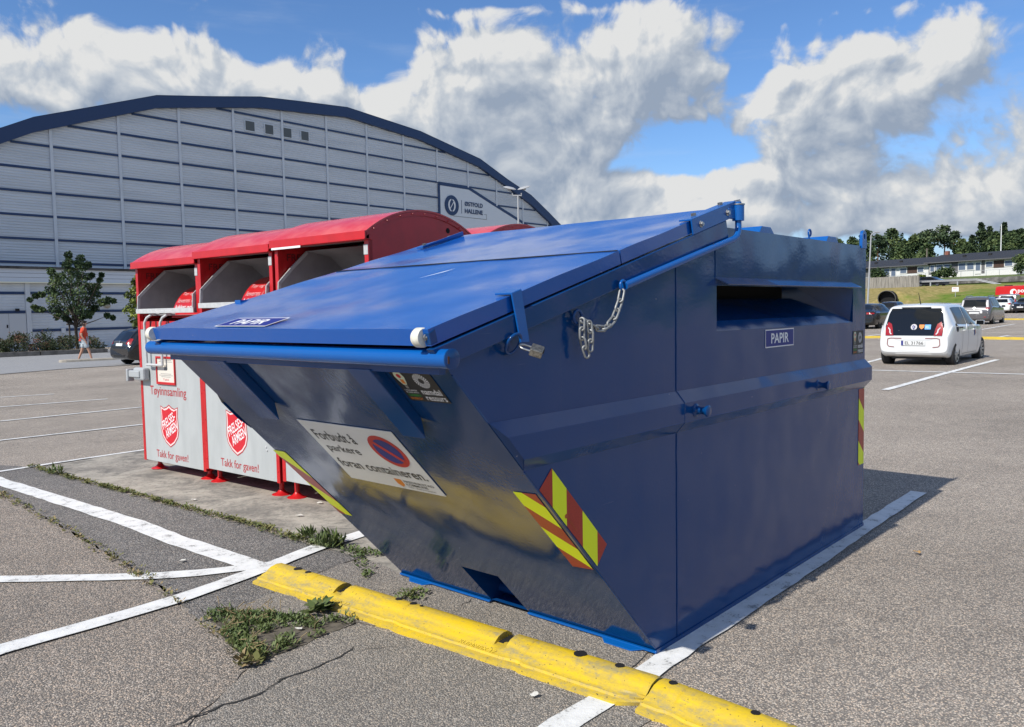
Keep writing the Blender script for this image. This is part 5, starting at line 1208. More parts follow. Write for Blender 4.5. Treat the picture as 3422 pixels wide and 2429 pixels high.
def conifer(loc, H, Wd, label, seed, group='trees on the hill', leaf=.5, pine=False):
    rnd = random.Random(seed); r = empty('conifer_tree', loc, 0, label, 'tree', group); cl = []; br = []
    if pine:
        for k in range(16):
            zz = H * rnd.uniform(.52, .97); env = math.sin(PI * min(1, .25 + .72 * (zz / H - .5) / .5)); a = rnd.uniform(0, 2 * PI); q = Wd / 2 * env * rnd.uniform(.2, .85); c = V(q * math.cos(a), q * math.sin(a), zz); cl.append((c, Wd * rnd.uniform(.12, .2), .55)); br.append([(V(0, 0, zz * .9), .06), (c, .02)])
    else:
        for k in range(34):
            t = k / 34; zz = H * (.10 + .88 * t); q = Wd / 2 * (1 - t) ** .85; a = k * 2.4 + rnd.uniform(-.5, .5); c = V(q * .6 * math.cos(a), q * .6 * math.sin(a), zz - q * .2); cl.append((c, max(.25, q * .55), .5))
    limbs('trunk', r, [(V(0, 0, -.4), H * .02), (V(rnd.uniform(-.3, .3), 0, H * .5), H * .014), (V(0, 0, H * .97), H * .003)], br, BARKR if pine else BARK)
    foliage(cl, FOLP, leaf, 75, seed + 1, parent=r); return r
def hill_tree(px, ytop, v, kind, wpx, label, seed):
    w = hill_at(px, 0, v); p = hp(v, w); top = at(px, ytop, p.y).z; H = top - p.z; Wd = wpx / FPX * p.y
    if kind == 'b': return broadleaf(p, H, Wd, label, seed, leaf=.5, per=85, ncl=34)
    return conifer(p, H, Wd, label, seed, pine=kind == 'p', leaf=.5)
TR = [(2848, 792, 178, 'b', 70, 'round dark tree just above the rear of the blue skip'), (2893, 768, 190, 'b', 80, 'tall leafy tree behind the leaning street lamp'), (2935, 783, 176, 'p', 60, 'ragged pine between the street lamp and a wide broadleaf'), (2980, 764, 184, 'b', 95, 'wide broadleaf tree with bright gaps left of the sky notch'), (3018, 800, 178, 'b', 50, 'lower broadleaf tree at the sky notch'),
      (3052, 786, 186, 'b', 60, 'slim leafy tree right of the sky notch'), (3075, 772, 196, 'p', 50, 'dark pine rising right of the sky notch'), (3104, 766, 190, 'p', 70, 'tall pine left of the broad-crowned pine'), (3150, 757, 182, 'p', 95, 'broad-crowned pine with a bare reddish trunk'), (3185, 775, 194, 'p', 60, 'pine half hidden behind the broad-crowned pine'), (3212, 800, 186, 'b', 55, 'thin see-through tree above the brick chimney'), (3228, 812, 178, 'b', 60, 'low bright round tree above the brick chimney'),
      (3245, 785, 190, 'c', 50, 'narrow spruce left of the tall twin-topped spruce'), (3275, 741, 192, 'c', 75, 'tallest spruce in the middle of the right hill'), (3302, 755, 198, 'c', 55, 'slender spruce right of the tallest one'), (3325, 775, 188, 'b', 60, 'leafy tree beside the white flagpole'), (3350, 742, 196, 'c', 62, 'pointed spruce rising behind the white flagpole'), (3380, 772, 184, 'b', 80, 'bright broadleaf tree right of the flagpole'), (3408, 762, 196, 'c', 60, 'dark spruce at the right edge'), (3425, 778, 180, 'b', 90, 'big green tree cut by the right edge of the picture'),
      (3470, 770, 190, 'b', 90, 'green tree outside the right edge'), (2800, 800, 190, 'b', 90, 'tree hidden behind the top of the blue skip'), (2740, 815, 200, 'b', 90, 'round tree hidden by the blue skip'), (3010, 815, 168, 'b', 70, 'low shrubby tree behind the left roof ridge'), (3095, 815, 170, 'b', 70, 'low leafy tree behind the middle of the roofs'), (3310, 800, 172, 'b', 80, 'low green tree behind the right roof')]
for i, t in enumerate(TR): hill_tree(*t, seed=100 + i * 3)
tag(foliage([(hp(172 + random.uniform(-3, 20), w) + V(0, 0, 1.2), random.uniform(1.6, 2.6), .9) for w in np.arange(-70, 60, 1.5)], FOL, .8, 26, 77, 'undergrowth'), kind='stuff')
def bush(loc, Wd, H, label, seed, mats=FOL, leaf=.25, per=50, ncl=14, name='bush', cat='bush', group=None):
    rnd = random.Random(seed); r = empty(name, loc, 0, label, cat, group); cl = [(V(rnd.uniform(-.5, .5) * Wd * .7, rnd.uniform(-.4, .4) * Wd * .7, H * rnd.uniform(.2, .78)), Wd * rnd.uniform(.14, .24), .85) for _ in range(ncl)]
    b = MB(); 
    for _ in range(5): a = rnd.uniform(0, 6.28); b.tube([V(0, 0, -.2), V(math.cos(a) * Wd * .2, math.sin(a) * Wd * .2, H * .6)], [.05, .015], 5)
    b.build('stems', BARK, r); foliage(cl, mats, leaf, per, seed, parent=r); return r
def house_bush(px, wpx, hpx, v, label, seed, mats=FOL):
    w = hill_at(px, 0, v); p = hp(v, w); k = p.y / FPX; bush(p, wpx * k, hpx * k, label, seed, mats, leaf=.35, per=60, ncl=18)
house_bush(2935, 52, 42, 138, 'green bush in front of the left row house', 31); house_bush(3165, 46, 36, 139, 'spreading dark bush between the two row houses', 32); house_bush(3130, 24, 22, 139, 'small bush left of the spreading dark one', 33); house_bush(3410, 62, 78, 136, 'tall dark shrub at the right gable', 34)
house_bush(3075, 24, 9, 138, 'low yellow flowering bush below the left row house', 35, FOLY)
# lawn-side: flagpole and street lamps, utility pole
def pole_thing(name, base, top, r0, r1, label, cat, m):
    e = empty(name, base, 0, label, cat); b = MB(); b.tube([V(0, 0, -.3), top - base], [r0, r1], 10); b.build('pole', m, e, smooth=60); return e
p = hp(158, hill_at(3341, 0, 158)); t_ = V(p.x, p.y, at(3341, 752, p.y).z); fl = pole_thing('flagpole', p, t_, .11, .07, 'white flagpole rising behind the right row house', 'flagpole', OFFW); b = MB(); b.lathe([(.0, -.1), (.12, 0), (.0, .12)], 10, Matrix.Translation(t_ - p + V(0, 0, .1)), caps=False); b.build('finial', OFFW, fl)
p = hp(160, hill_at(3095, 0, 160)); t_ = V(p.x, p.y, at(3095, 830, p.y).z); up = pole_thing('utility_pole', p, t_, .14, .11, 'short grey utility pole behind the left roof', 'pole', mat('pole_wood', (.20, .17, .14), .9)); b = MB(); b.tube([t_ - p + V(-.5, 0, -.2), t_ - p + V(.5, 0, -.2)], .05, 6); b.build('crossarm', BARK, up)
LAMPM = mat('lamp_grey', (.36, .37, .38), .5)
p = at(2897, 1000, 60); p = V(p.x, p.y, zg(p.x, p.y)); t_ = at(2911, 785, 60); sl_ = pole_thing('street_lamp', p, t_, .075, .045, 'slim street lamp leaning behind the rear corner of the blue skip', 'street lamp', LAMPM)
q = t_ - p; b = MB(); b.tube([q + V(0, 0, -.05), q + V(.08, 0, .12), q + V(.30, 0, .2)], .035, 8); b.build('arm', LAMPM, sl_); b = MB(); b.box(q.x + .25, q.x + .62, q.y - .1, q.y + .1, q.z + .15, q.z + .24); b.build('lamp_head', LAMPM, sl_, bevel=.03)
t_ = at(1731, 652, 40); p = at(1736, 745, 40); p = V(t_.x, t_.y, zg(t_.x, t_.y)); dl_ = pole_thing('street_lamp', p, t_, .07, .042, 'double-headed street lamp in front of the hall', 'street lamp', LAMPM); q = t_ - p
b = MB(); b.tube([q + V(-.28, 0, .1), q + V(-.24, 0, -.02), q + V(.18, 0, -.02), q + V(.16, 0, .1)], .035, 8); b.build('bracket', LAMPM, dl_)
for x, s in ((-.28, -1), (.18, 1)):
    b = MB(); M = Matrix.Translation(q + V(x, 0, .25)) @ Matrix.Rotation(.25 * s * -1 if s > 0 else .22, 4, 'Y') @ Matrix.Rotation(.35, 4, 'X'); b.lathe([(.05, -.12), (.05, -.03), (.20, .0), (.22, .03), (.14, .09), (0, .11)], 14, M @ Matrix.Translation(V(.14 * s, 0, .05)) @ Matrix.Diagonal((1.5, .8, .8, 1))); b.build('lamp_head', LAMPM, dl_, smooth=50)
# left: planted bed, hedges, trees, kerb stones
KE = mat('dark_kerb_stone', (.12, .115, .11), .9, var=.5, vscale=3)
ka, kb = on_ground(-300, 1210), on_ground(*( 1245 * .28935, 780 + 1382 * .28935))
kd = (kb - ka).normalized(); kn = V(-kd.y, kd.x, 0)
kn = kn if kn.y > 0 else -kn
b = MB(); L = (kb - ka).length; Mk = Matrix(((kd.x, kn.x, 0, ka.x), (kd.y, kn.y, 0, ka.y), (0, 0, 1, min(ka.z, kb.z) - .1), (0, 0, 0, 1)))
x = 0
while x < L: b.box(x, min(L, x + 1.96), 0, .25, 0, .42, Mk); x += 2.0
b.box(L - .25, L, .25, 3.2, 0, .42, Mk); tag(b.build('kerb', KE, bevel=.02), kind='structure')
b = MB(); b.box(0, L, .25, 3.2, 0, .34, Mk); tag(b.build('planting_bed', DIRT), kind='structure')
HEDG = [mat('hedge_dark', (.028, .042, .014), .8), mat('hedge_mid', (.055, .072, .022), .8), mat('hedge_brown', (.11, .075, .04), .8)]
HEDP = [HEDG[0], HEDG[1], mat('reddish_tips', (.19, .095, .06), .8)]
def kx(px): # distance along the kerb of a print column
    d = ray(px, 1150); t = ((ka - V(0, 0, 0)).x * kn.x + ka.y * kn.y) / (d.x * kn.x + d.y * kn.y); p = V(d.x * t, d.y * t, 0); return (p - ka).xy.dot(kd.xy)
def hedge(pxa, pxb, H, label, seed, mats):
    xa, xb = kx(pxa), kx(pxb); rnd = random.Random(seed); o = ka + kd * ((xa + xb) / 2) + kn * 1.6; o.z = min(ka.z, kb.z) + .22
    r = empty('hedge', o, math.atan2(kd.y, kd.x), label, 'hedge', 'shrubs in the planted bed'); cl = []
    n = int((xb - xa) / .055)
    for k in range(n): cl.append((V(rnd.uniform(-.5, .5) * (xb - xa) * .98, rnd.uniform(-1.25, .9), rnd.uniform(.05, H - .22) * (1 - .2 * abs(rnd.gauss(0, .3)))), rnd.uniform(.24, .38), .8))
    foliage(cl, mats, .085, 115, seed, parent=r, weights=(4, 4, 1) if mats is HEDG else (4, 4, 2)); return r
hedge(-120, 66, .95, 'low green hedge at the left edge in front of the double door', 41, HEDG); hedge(58, 172, 1.35, 'taller bushy hedge with reddish-brown tips', 42, HEDP); hedge(165, 262, 1.0, 'brownish hedge behind the walking man', 43, HEDG); hedge(285, 352, .95, 'hedge between the walking man and the dark hatchback', 44, HEDG)
# the young tree: crown surveyed as clumps (print columns and rows)
p = V(*(at(258, 1140, 51).xy), -.35)
yt = empty('young_tree', p, 0, 'young dark green street tree with an uneven crown in front of the hall', 'tree'); cl = []; br = []
R4 = lambda a, b_: (a * .28935, 780 + b_ * .28935)
for i, (a, c, ra) in enumerate([(790, 250, 55), (800, 320, 60), (770, 370, 60), (930, 290, 60), (900, 350, 55), (1010, 360, 50), (960, 390, 60), (590, 430, 50), (620, 490, 60), (700, 500, 75), (780, 470, 85), (860, 450, 80), (920, 490, 70), (1010, 500, 60), (1060, 480, 35), (1150, 540, 35), (1175, 480, 25), (640, 570, 85), (740, 580, 100), (840, 560, 100), (940, 590, 90), (1060, 620, 70), (1120, 610, 50), (590, 650, 80), (690, 670, 110), (800, 690, 110), (910, 680, 100), (1020, 700, 90), (1110, 700, 70), (480, 705, 45), (410, 720, 40), (345, 765, 30), (600, 760, 90), (700, 790, 105), (830, 800, 110), (950, 790, 100), (1060, 800, 90), (1180, 790, 60), (1250, 770, 50), (1310, 780, 30), (430, 870, 50), (390, 850, 30), (490, 880, 35), (620, 870, 80), (720, 900, 80), (820, 890, 80), (930, 890, 85), (1040, 890, 70), (1100, 860, 55), (660, 960, 45), (760, 970, 50), (870, 970, 35), (950, 960, 40), (1030, 950, 40), (1240, 950, 40), (1300, 970, 30), (800, 1010, 25)]):
    q = at(*R4(a, c), 51 + random.uniform(-1.6, 1.6) * (ra / 90)) - p; rad = ra * .28935 / FPX * 51; cl.append((q, rad * .74, .9))
    if i % 2 == 0 and abs(q.x) < 1.9: br.append([(V(0, 0, 1.2 + .25 * max(0, q.z - 1.5)), .05), (q * .6 + V(0, 0, .5), .025), (q, .008)])
top = at(*R4(800, 300), 51) - p
limbs('trunk', yt, [(V(0, 0, -.3), .11), (at(*R4(868, 1010), 51) - p, .085), (at(*R4(840, 700), 51) - p, .05), (top, .012)], br)
foliage(cl, FOL, .125, 210, 55, parent=yt, weights=(5, 4, 1))
b = MB(); sA = at(*R4(800, 1050), 51) - p; sB = at(*R4(950, 1050), 51) - p; sm = bpy.data.objects.new('tree_stake', None)
ts_ = empty('tree_stake', p, 0, 'dark wooden stake frame propping the young tree', 'tree stake')
b = MB(); b.tube([V(sA.x, 0, -.3), sA], .05, 8); b.build('stake', BARK, ts_); b = MB(); b.tube([V(sB.x, .2, -.3), sB + V(0, .2, 0)], .05, 8); b.build('stake', BARK, ts_); b = MB(); b.box(sA.x - .15, sB.x + .1, sA.y - .06, sA.y + .02, sA.z - .04, sA.z + .06); b.build('crossbar', BARK, ts_)
q = at(476, 1100, 46); q.z = zg(q.x, q.y); broadleaf(q, 4.6, 1.9, 'yellow-green young tree behind the red bins', 61, mats=FOLY, leaf=.15, per=120, base=.3, group=None, ncl=30, name='broadleaf_tree')
# traffic island
ia, ib = on_ground(222, 1213), on_ground(470, 1200); d = (ib - ia).normalized(); n = V(-d.y, d.x, 0)
b = MB(); out = [ia - d * .2 + n * .3] + [ia + n * (.3 * math.cos(t) + .3) - d * (.35 * math.sin(t)) for t in np.linspace(0, PI, 7)] + [ia + n * 0.0, ib, ib + n * .6]
out = [ia + n * .55, ia + n * .45 - d * .22, ia + n * .2 - d * .3, ia - n * .02 - d * .2, ia - n * .08, ib - n * .05, ib + n * .6]
b.prism([V(v.x, v.y, ia.z - .05) for v in out], V(0, 0, .19)); tag(b.build('traffic_island', mat('island_kerb', (.42, .38, .32), .9, var=.3, vscale=3), bevel=.02), kind='structure')
P_ = [on_ground(*q) for q in [(-400, 1200), (0, 1212), (340, 1196), (470, 1192), (470, 1172), (0, 1210 - 10), (0, 1250), (-400, 1290)]]
sheet('side_road', [on_ground(-500, 1222), on_ground(0, 1252), on_ground(235, 1232), on_ground(520, 1216), on_ground(520, 1160), on_ground(300, 1172), on_ground(0, 1190), on_ground(-500, 1196)], ROADM, .02)

# ------------------------------------------------------------------ vehicles (local: x right, y forward from the tail, z up)
def pchip(xs, ys, x):
    xs, ys = np.array(xs, float), np.array(ys, float); hh = np.diff(xs); dl = np.diff(ys) / hh; m = np.zeros_like(ys)
    for i in range(1, len(xs) - 1):
        if dl[i - 1] * dl[i] > 0: w1 = 2 * hh[i] + hh[i - 1]; w2 = hh[i] + 2 * hh[i - 1]; m[i] = (w1 + w2) / (w1 / dl[i - 1] + w2 / dl[i])
    m[0], m[-1] = dl[0], dl[-1]
    x = np.clip(x, xs[0], xs[-1]); k = np.clip(np.searchsorted(xs, x) - 1, 0, len(xs) - 2); t = (x - xs[k]) / hh[k]
    return (1 + 2 * t) * (1 - t) ** 2 * ys[k] + t * (1 - t) ** 2 * hh[k] * m[k] + t * t * (3 - 2 * t) * ys[k + 1] + t * t * (t - 1) * hh[k] * m[k + 1]
GLASSR = mat('rear_glass', (.009, .010, .011), .04, spec=.55)
TYRE = mat('tyre', (.013, .013, .014), .8); RIM = mat('alloy_rim', (.42, .43, .44), .3, .8); RIMD = mat('dark_rim', (.05, .05, .055), .35, .6)
TAIL = mat('tail_light', (.30, .006, .010), .2, coat=.2); CLEAR = mat('clear_lens', (.62, .60, .60), .12, coat=.4); TRIMB = mat('black_trim', (.015, .015, .016), .5); PLATE = mat('number_plate', (.68, .69, .68), .4)
class Shape:
    def __init__(s, prof): s.p = prof; s.L = prof['top'][-1][0]
    def v(s, k, y): a = s.p[k]; return float(pchip([q[0] for q in a], [q[1] for q in a], y))
    def section(s, y, n=20):
        zb, zt, zl, wb, wt = s.v('bot', y), s.v('top', y), s.v('belt', y), s.v('wb', y), s.v('wt', y)
        zt = max(zt, zb + .05); zl = min(zl, zt - .035); zl = max(zl, zb + .02); hgt = zl - zb; cab = zt - zl
        k = min(1, cab / .25); wt = wt * k + wb * .93 * (1 - k)
        r = min(.10, cab * .45)
        ctl = [(0, zb), (wb * .72, zb), (wb * .93, zb + min(.03, hgt * .2)), (wb * .985, zb + hgt * .3), (wb, zb + hgt * .62), (wb * .985, zl - hgt * .05), (wb * .955, zl), (wb * .955 + (wt - wb * .955) * .5, zl + (cab - r) * .55), (wt, zt - r), (wt - r * .5, zt - r * .28), (wt * .72, zt - .012 * k), (0, zt + .012 * k)]
        return ctl
    def dense(s, y):
        c = np.array(s.section(y)); d = np.r_[0, np.cumsum(np.hypot(*np.diff(c, axis=0).T))]; d = d + np.arange(len(d)) * 1e-5
        out = []
        for i in range(len(c) - 1):
            for t in np.linspace(0, 1, 4)[:-1]:
                p0, p1, p2, p3 = c[max(i - 1, 0)], c[i], c[i + 1], c[min(i + 2, len(c) - 1)]
                q = p1 + .5 * t * (p2 - p0 + t * (2 * p0 - 5 * p1 + 4 * p2 - p3 + t * (3 * (p1 - p2) + p3 - p0)))
                out.append(q)
        out.append(c[-1]); return out
def make_car(name, prof, paint, loc, th, label, cat='car', group='cars in the parking area', wheels=None, wr=.31, ww=.19, glass=None, rear_glass=None, front_glass=None, tails=None, heads=None, plate=None, plate_r=None, side_gl=None, rim=None, extra=None, zbase=None, nst=56):
    SH = Shape(prof); L = SH.L
    root = empty(name, loc, -th, label, cat, group)
    ys = sorted(set([round(float(v), 4) for v in np.r_[np.linspace(0, .35, 14), np.linspace(.35, L - .35, nst), np.linspace(L - .35, L, 14)]]))
    b = MB(); rows = []
    for y in ys:
        d = SH.dense(y); ring = [V(p[0], y, p[1]) for p in d] + [V(-p[0], y, p[1]) for p in d[-2:0:-1]]
        rows.append([b.bm.verts.new(p) for p in ring])
    m = len(rows[0])
    for A, B in zip(rows, rows[1:]):
        for j in range(m): b.bm.faces.new((A[j], A[(j + 1) % m], B[(j + 1) % m], B[j]))
    b.bm.faces.new(rows[0]); b.bm.faces.new(rows[-1][::-1])
    bmesh.ops.recalc_face_normals(b.bm, faces=b.bm.faces[:])
    bvh = BVHTree.FromBMesh(b.bm)
    body = b.build('body', [paint, TRIMB], root, smooth=32, normals=False)
    wy = wheels
    # wheel arches cut with a boolean
    cb = MB()
    hw = SH.v('wb', L / 2)
    for y in wy:
        for sg in (-1, 1):
            M = Matrix.Translation(V(sg * (hw - .12), y, wr + .01)) @ Matrix.Rotation(PI / 2, 4, 'Y'); cb.lathe([(wr + .055, -.17), (wr + .055, .30)] if sg > 0 else [(wr + .055, -.30), (wr + .055, .17)], 26, M)
    co = cb.build('cutter', TRIMB); bo = body.modifiers.new('arch', 'BOOLEAN'); bo.object = co; bo.operation = 'DIFFERENCE'; bo.solver = 'EXACT'
    me = bpy.data.meshes.new_from_object(body.evaluated_get(bpy.context.evaluated_depsgraph_get())); body.modifiers.clear(); body.data = me; bpy.data.objects.remove(co)
    for pl in me.polygons:
        pl.use_smooth = True
        c = pl.center
        if abs(c.x) < hw - .16 and c.z < 2 * wr and any(abs(c.y - y) < wr + .06 for y in wy): pl.material_index = 1
    me.set_sharp_from_angle(angle=math.radians(32))
    for y in wy:
        for sg in (-1, 1):
            wo_ = empty('wheel'); wo_.parent = root; x = sg * (hw - ww / 2 - .02)
            M = Matrix.Translation(V(x, y, wr)) @ Matrix.Rotation(sg * PI / 2, 4, 'Y')
            t = MB(); t.lathe([(wr * .64, -ww / 2), (wr * .94, -ww / 2), (wr, -ww / 2 + .03), (wr, ww / 2 - .03), (wr * .94, ww / 2), (wr * .66, ww / 2 + .004), (wr * .62, ww / 2 - .03)], 28, M, caps=False); t.build('tyre', TYRE, wo_, smooth=45)
            r_ = MB(); r_.lathe([(wr * .63, ww / 2 - .05), (wr * .05, ww / 2 - .06)], 20, M); 
            rb = r_.build('rim_back', TRIMB, wo_); r_ = MB()
            for k in range(8):
                a = 2 * PI * k / 8; u = V(math.cos(a), math.sin(a), 0); n_ = V(-math.sin(a), math.cos(a), 0)
                r_.prism([M @ (u * wr * .10 + n_ * .028 + V(0, 0, ww / 2 - .025)), M @ (u * wr * .64 + n_ * .030 + V(0, 0, ww / 2 - .008)), M @ (u * wr * .64 - n_ * .012 + V(0, 0, ww / 2 - .008)), M @ (u * wr * .10 - n_ * .02 + V(0, 0, ww / 2 - .025))], M.to_3x3() @ V(0, 0, .012))
            r_.lathe([(wr * .66, ww / 2 - .012), (wr * .66, ww / 2 + .004), (wr * .60, ww / 2)], 24, M, caps=False); r_.lathe([(wr * .13, ww / 2 - .03), (wr * .12, ww / 2 - .005), (0, ww / 2)], 12, M); r_.build('rim', rim or RIM, wo_, smooth=30)
    def patch(poly, axis, m_, nm, off=.006, step=.07, par=None, th_=0):
        "poly in (x, z) seen along y ('rear' / 'front') or (y, z) seen from a side, laid on the body"
        q = MB(); q.f([V(u, v_, 0) for u, v_ in poly]); us = [u for u, _ in poly]; vs2 = [v_ for _, v_ in poly]
        for ax_, lo, hi in ((0, min(us), max(us)), (1, min(vs2), max(vs2))):
            for c in np.arange(lo + step, hi, step):
                no = V(1, 0, 0) if ax_ == 0 else V(0, 1, 0); bmesh.ops.bisect_plane(q.bm, geom=q.bm.verts[:] + q.bm.edges[:] + q.bm.faces[:], plane_co=no * float(c), plane_no=no)
        for v_ in q.bm.verts:
            u, w = v_.co.x, v_.co.y
            o, dr = {'rear': (V(u, -3, w), V(0, 1, 0)), 'front': (V(u, L + 3, w), V(0, -1, 0)), 'right': (V(4, u, w), V(-1, 0, 0)), 'left': (V(-4, u, w), V(1, 0, 0))}[axis]
            hit, n_, i_, d_ = bvh.ray_cast(o, dr)
            if hit is None: hit, n_, i_, d_ = bvh.find_nearest(o + dr * 3.2)
            if n_.dot(dr) > 0: n_ = -n_
            v_.co = hit + n_ * off
        bmesh.ops.recalc_face_normals(q.bm, faces=q.bm.faces[:])
        return q.build(nm, m_, par or root, smooth=40, normals=False)
    root_patch = patch
    GL_ = GLASS
    if side_gl:
        for ya, yb in side_gl:
            N = 12; lo, hi = [], []
            for y in np.linspace(ya, yb, N):
                zl, zt = SH.v('belt', y) + .035, SH.v('top', y) - .095
                if zt - zl > .03: lo.append((y, zl)); hi.append((y, zt))
            if len(lo) > 2:
                poly = lo + hi[::-1]
                for s_ in ('right', 'left'): patch(poly, s_, GL_, 'side_window')
    if rear_glass: patch(rear_glass, 'rear', GLASSR, 'rear_window')
    if front_glass: patch(front_glass, 'front', GL_, 'windscreen')
    for pl_, ax_, m_ in (tails or []):
        patch(pl_, ax_, m_, 'tail_light', .010, .05)
    for pl_, ax_, m_ in (heads or []): patch(pl_, ax_, m_, 'headlight', .010, .05)
    if plate: patch(rect(-.26, plate, .26, plate + .11), 'rear', PLATE, 'number_plate', .014, .3)
    if plate_r: patch(rect(-.26, plate_r, .26, plate_r + .11), 'front', PLATE, 'number_plate', .014, .3)
    for sg in (-1, 1):
        ym = prof.get('mirror')
        if ym:
            q = MB(); wb = SH.v('wb', ym); zl = SH.v('belt', ym); q.box(sg * wb * .95, sg * (wb + .15), ym - .02, ym + .10, zl + .01, zl + .125); mo = q.build('mirror', paint, root, bevel=.03, seg=3)
            q = MB(); q.box(sg * (wb - .01), sg * (wb + .147), ym - .030, ym - .0205, zl + .014, zl + .119); q.build('mirror_glass', GLASS, mo)
    if extra: extra(root, patch, SH, bvh)
    return root
def prof(L, top, belt, bot=None, wb=.82, wt=.58, mirror=None, tailw=.86, nosew=.75):
    bot = bot or [(0, .34), (.06, .27), (.4, .20), (L - .4, .18), (L - .05, .24), (L, .32)]
    return dict(top=top, belt=belt, bot=bot, wb=[(0, wb * tailw), (.08, wb * .93), (.35, wb * .975), (.9, wb), (L * .75, wb), (L - .5, wb * .95), (L - .15, wb * .86), (L, wb * nosew)], wt=[(0, wt * 1.1), (.3, wt * 1.03), (L * .35, wt), (L * .6, wt * 1.02), (L, wt)], mirror=mirror)
CW = mat('white_car_paint', (.70, .715, .71), .18, coat=.6); CBK = mat('black_car_paint', (.009, .010, .013), .12, coat=.7); CGR = mat('grey_car_paint', (.15, .145, .15), .22, .5, coat=.5); CDG = mat('anthracite_car_paint', (.014, .0145, .016), .16, .1, coat=.4); CSV = mat('silver_car_paint', (.36, .37, .385), .22, .5, coat=.5); CNV = mat('dark_blue_car_paint', (.012, .016, .030), .12, coat=.7); CRD = mat('red_van_paint', (.58, .018, .020), .3, coat=.3)
ORG = ORNP; SKYB = mat('sky_blue_print', (.06, .32, .72), .4); EDGE = mat('dark_red_line', (.22, .03, .03), .4)
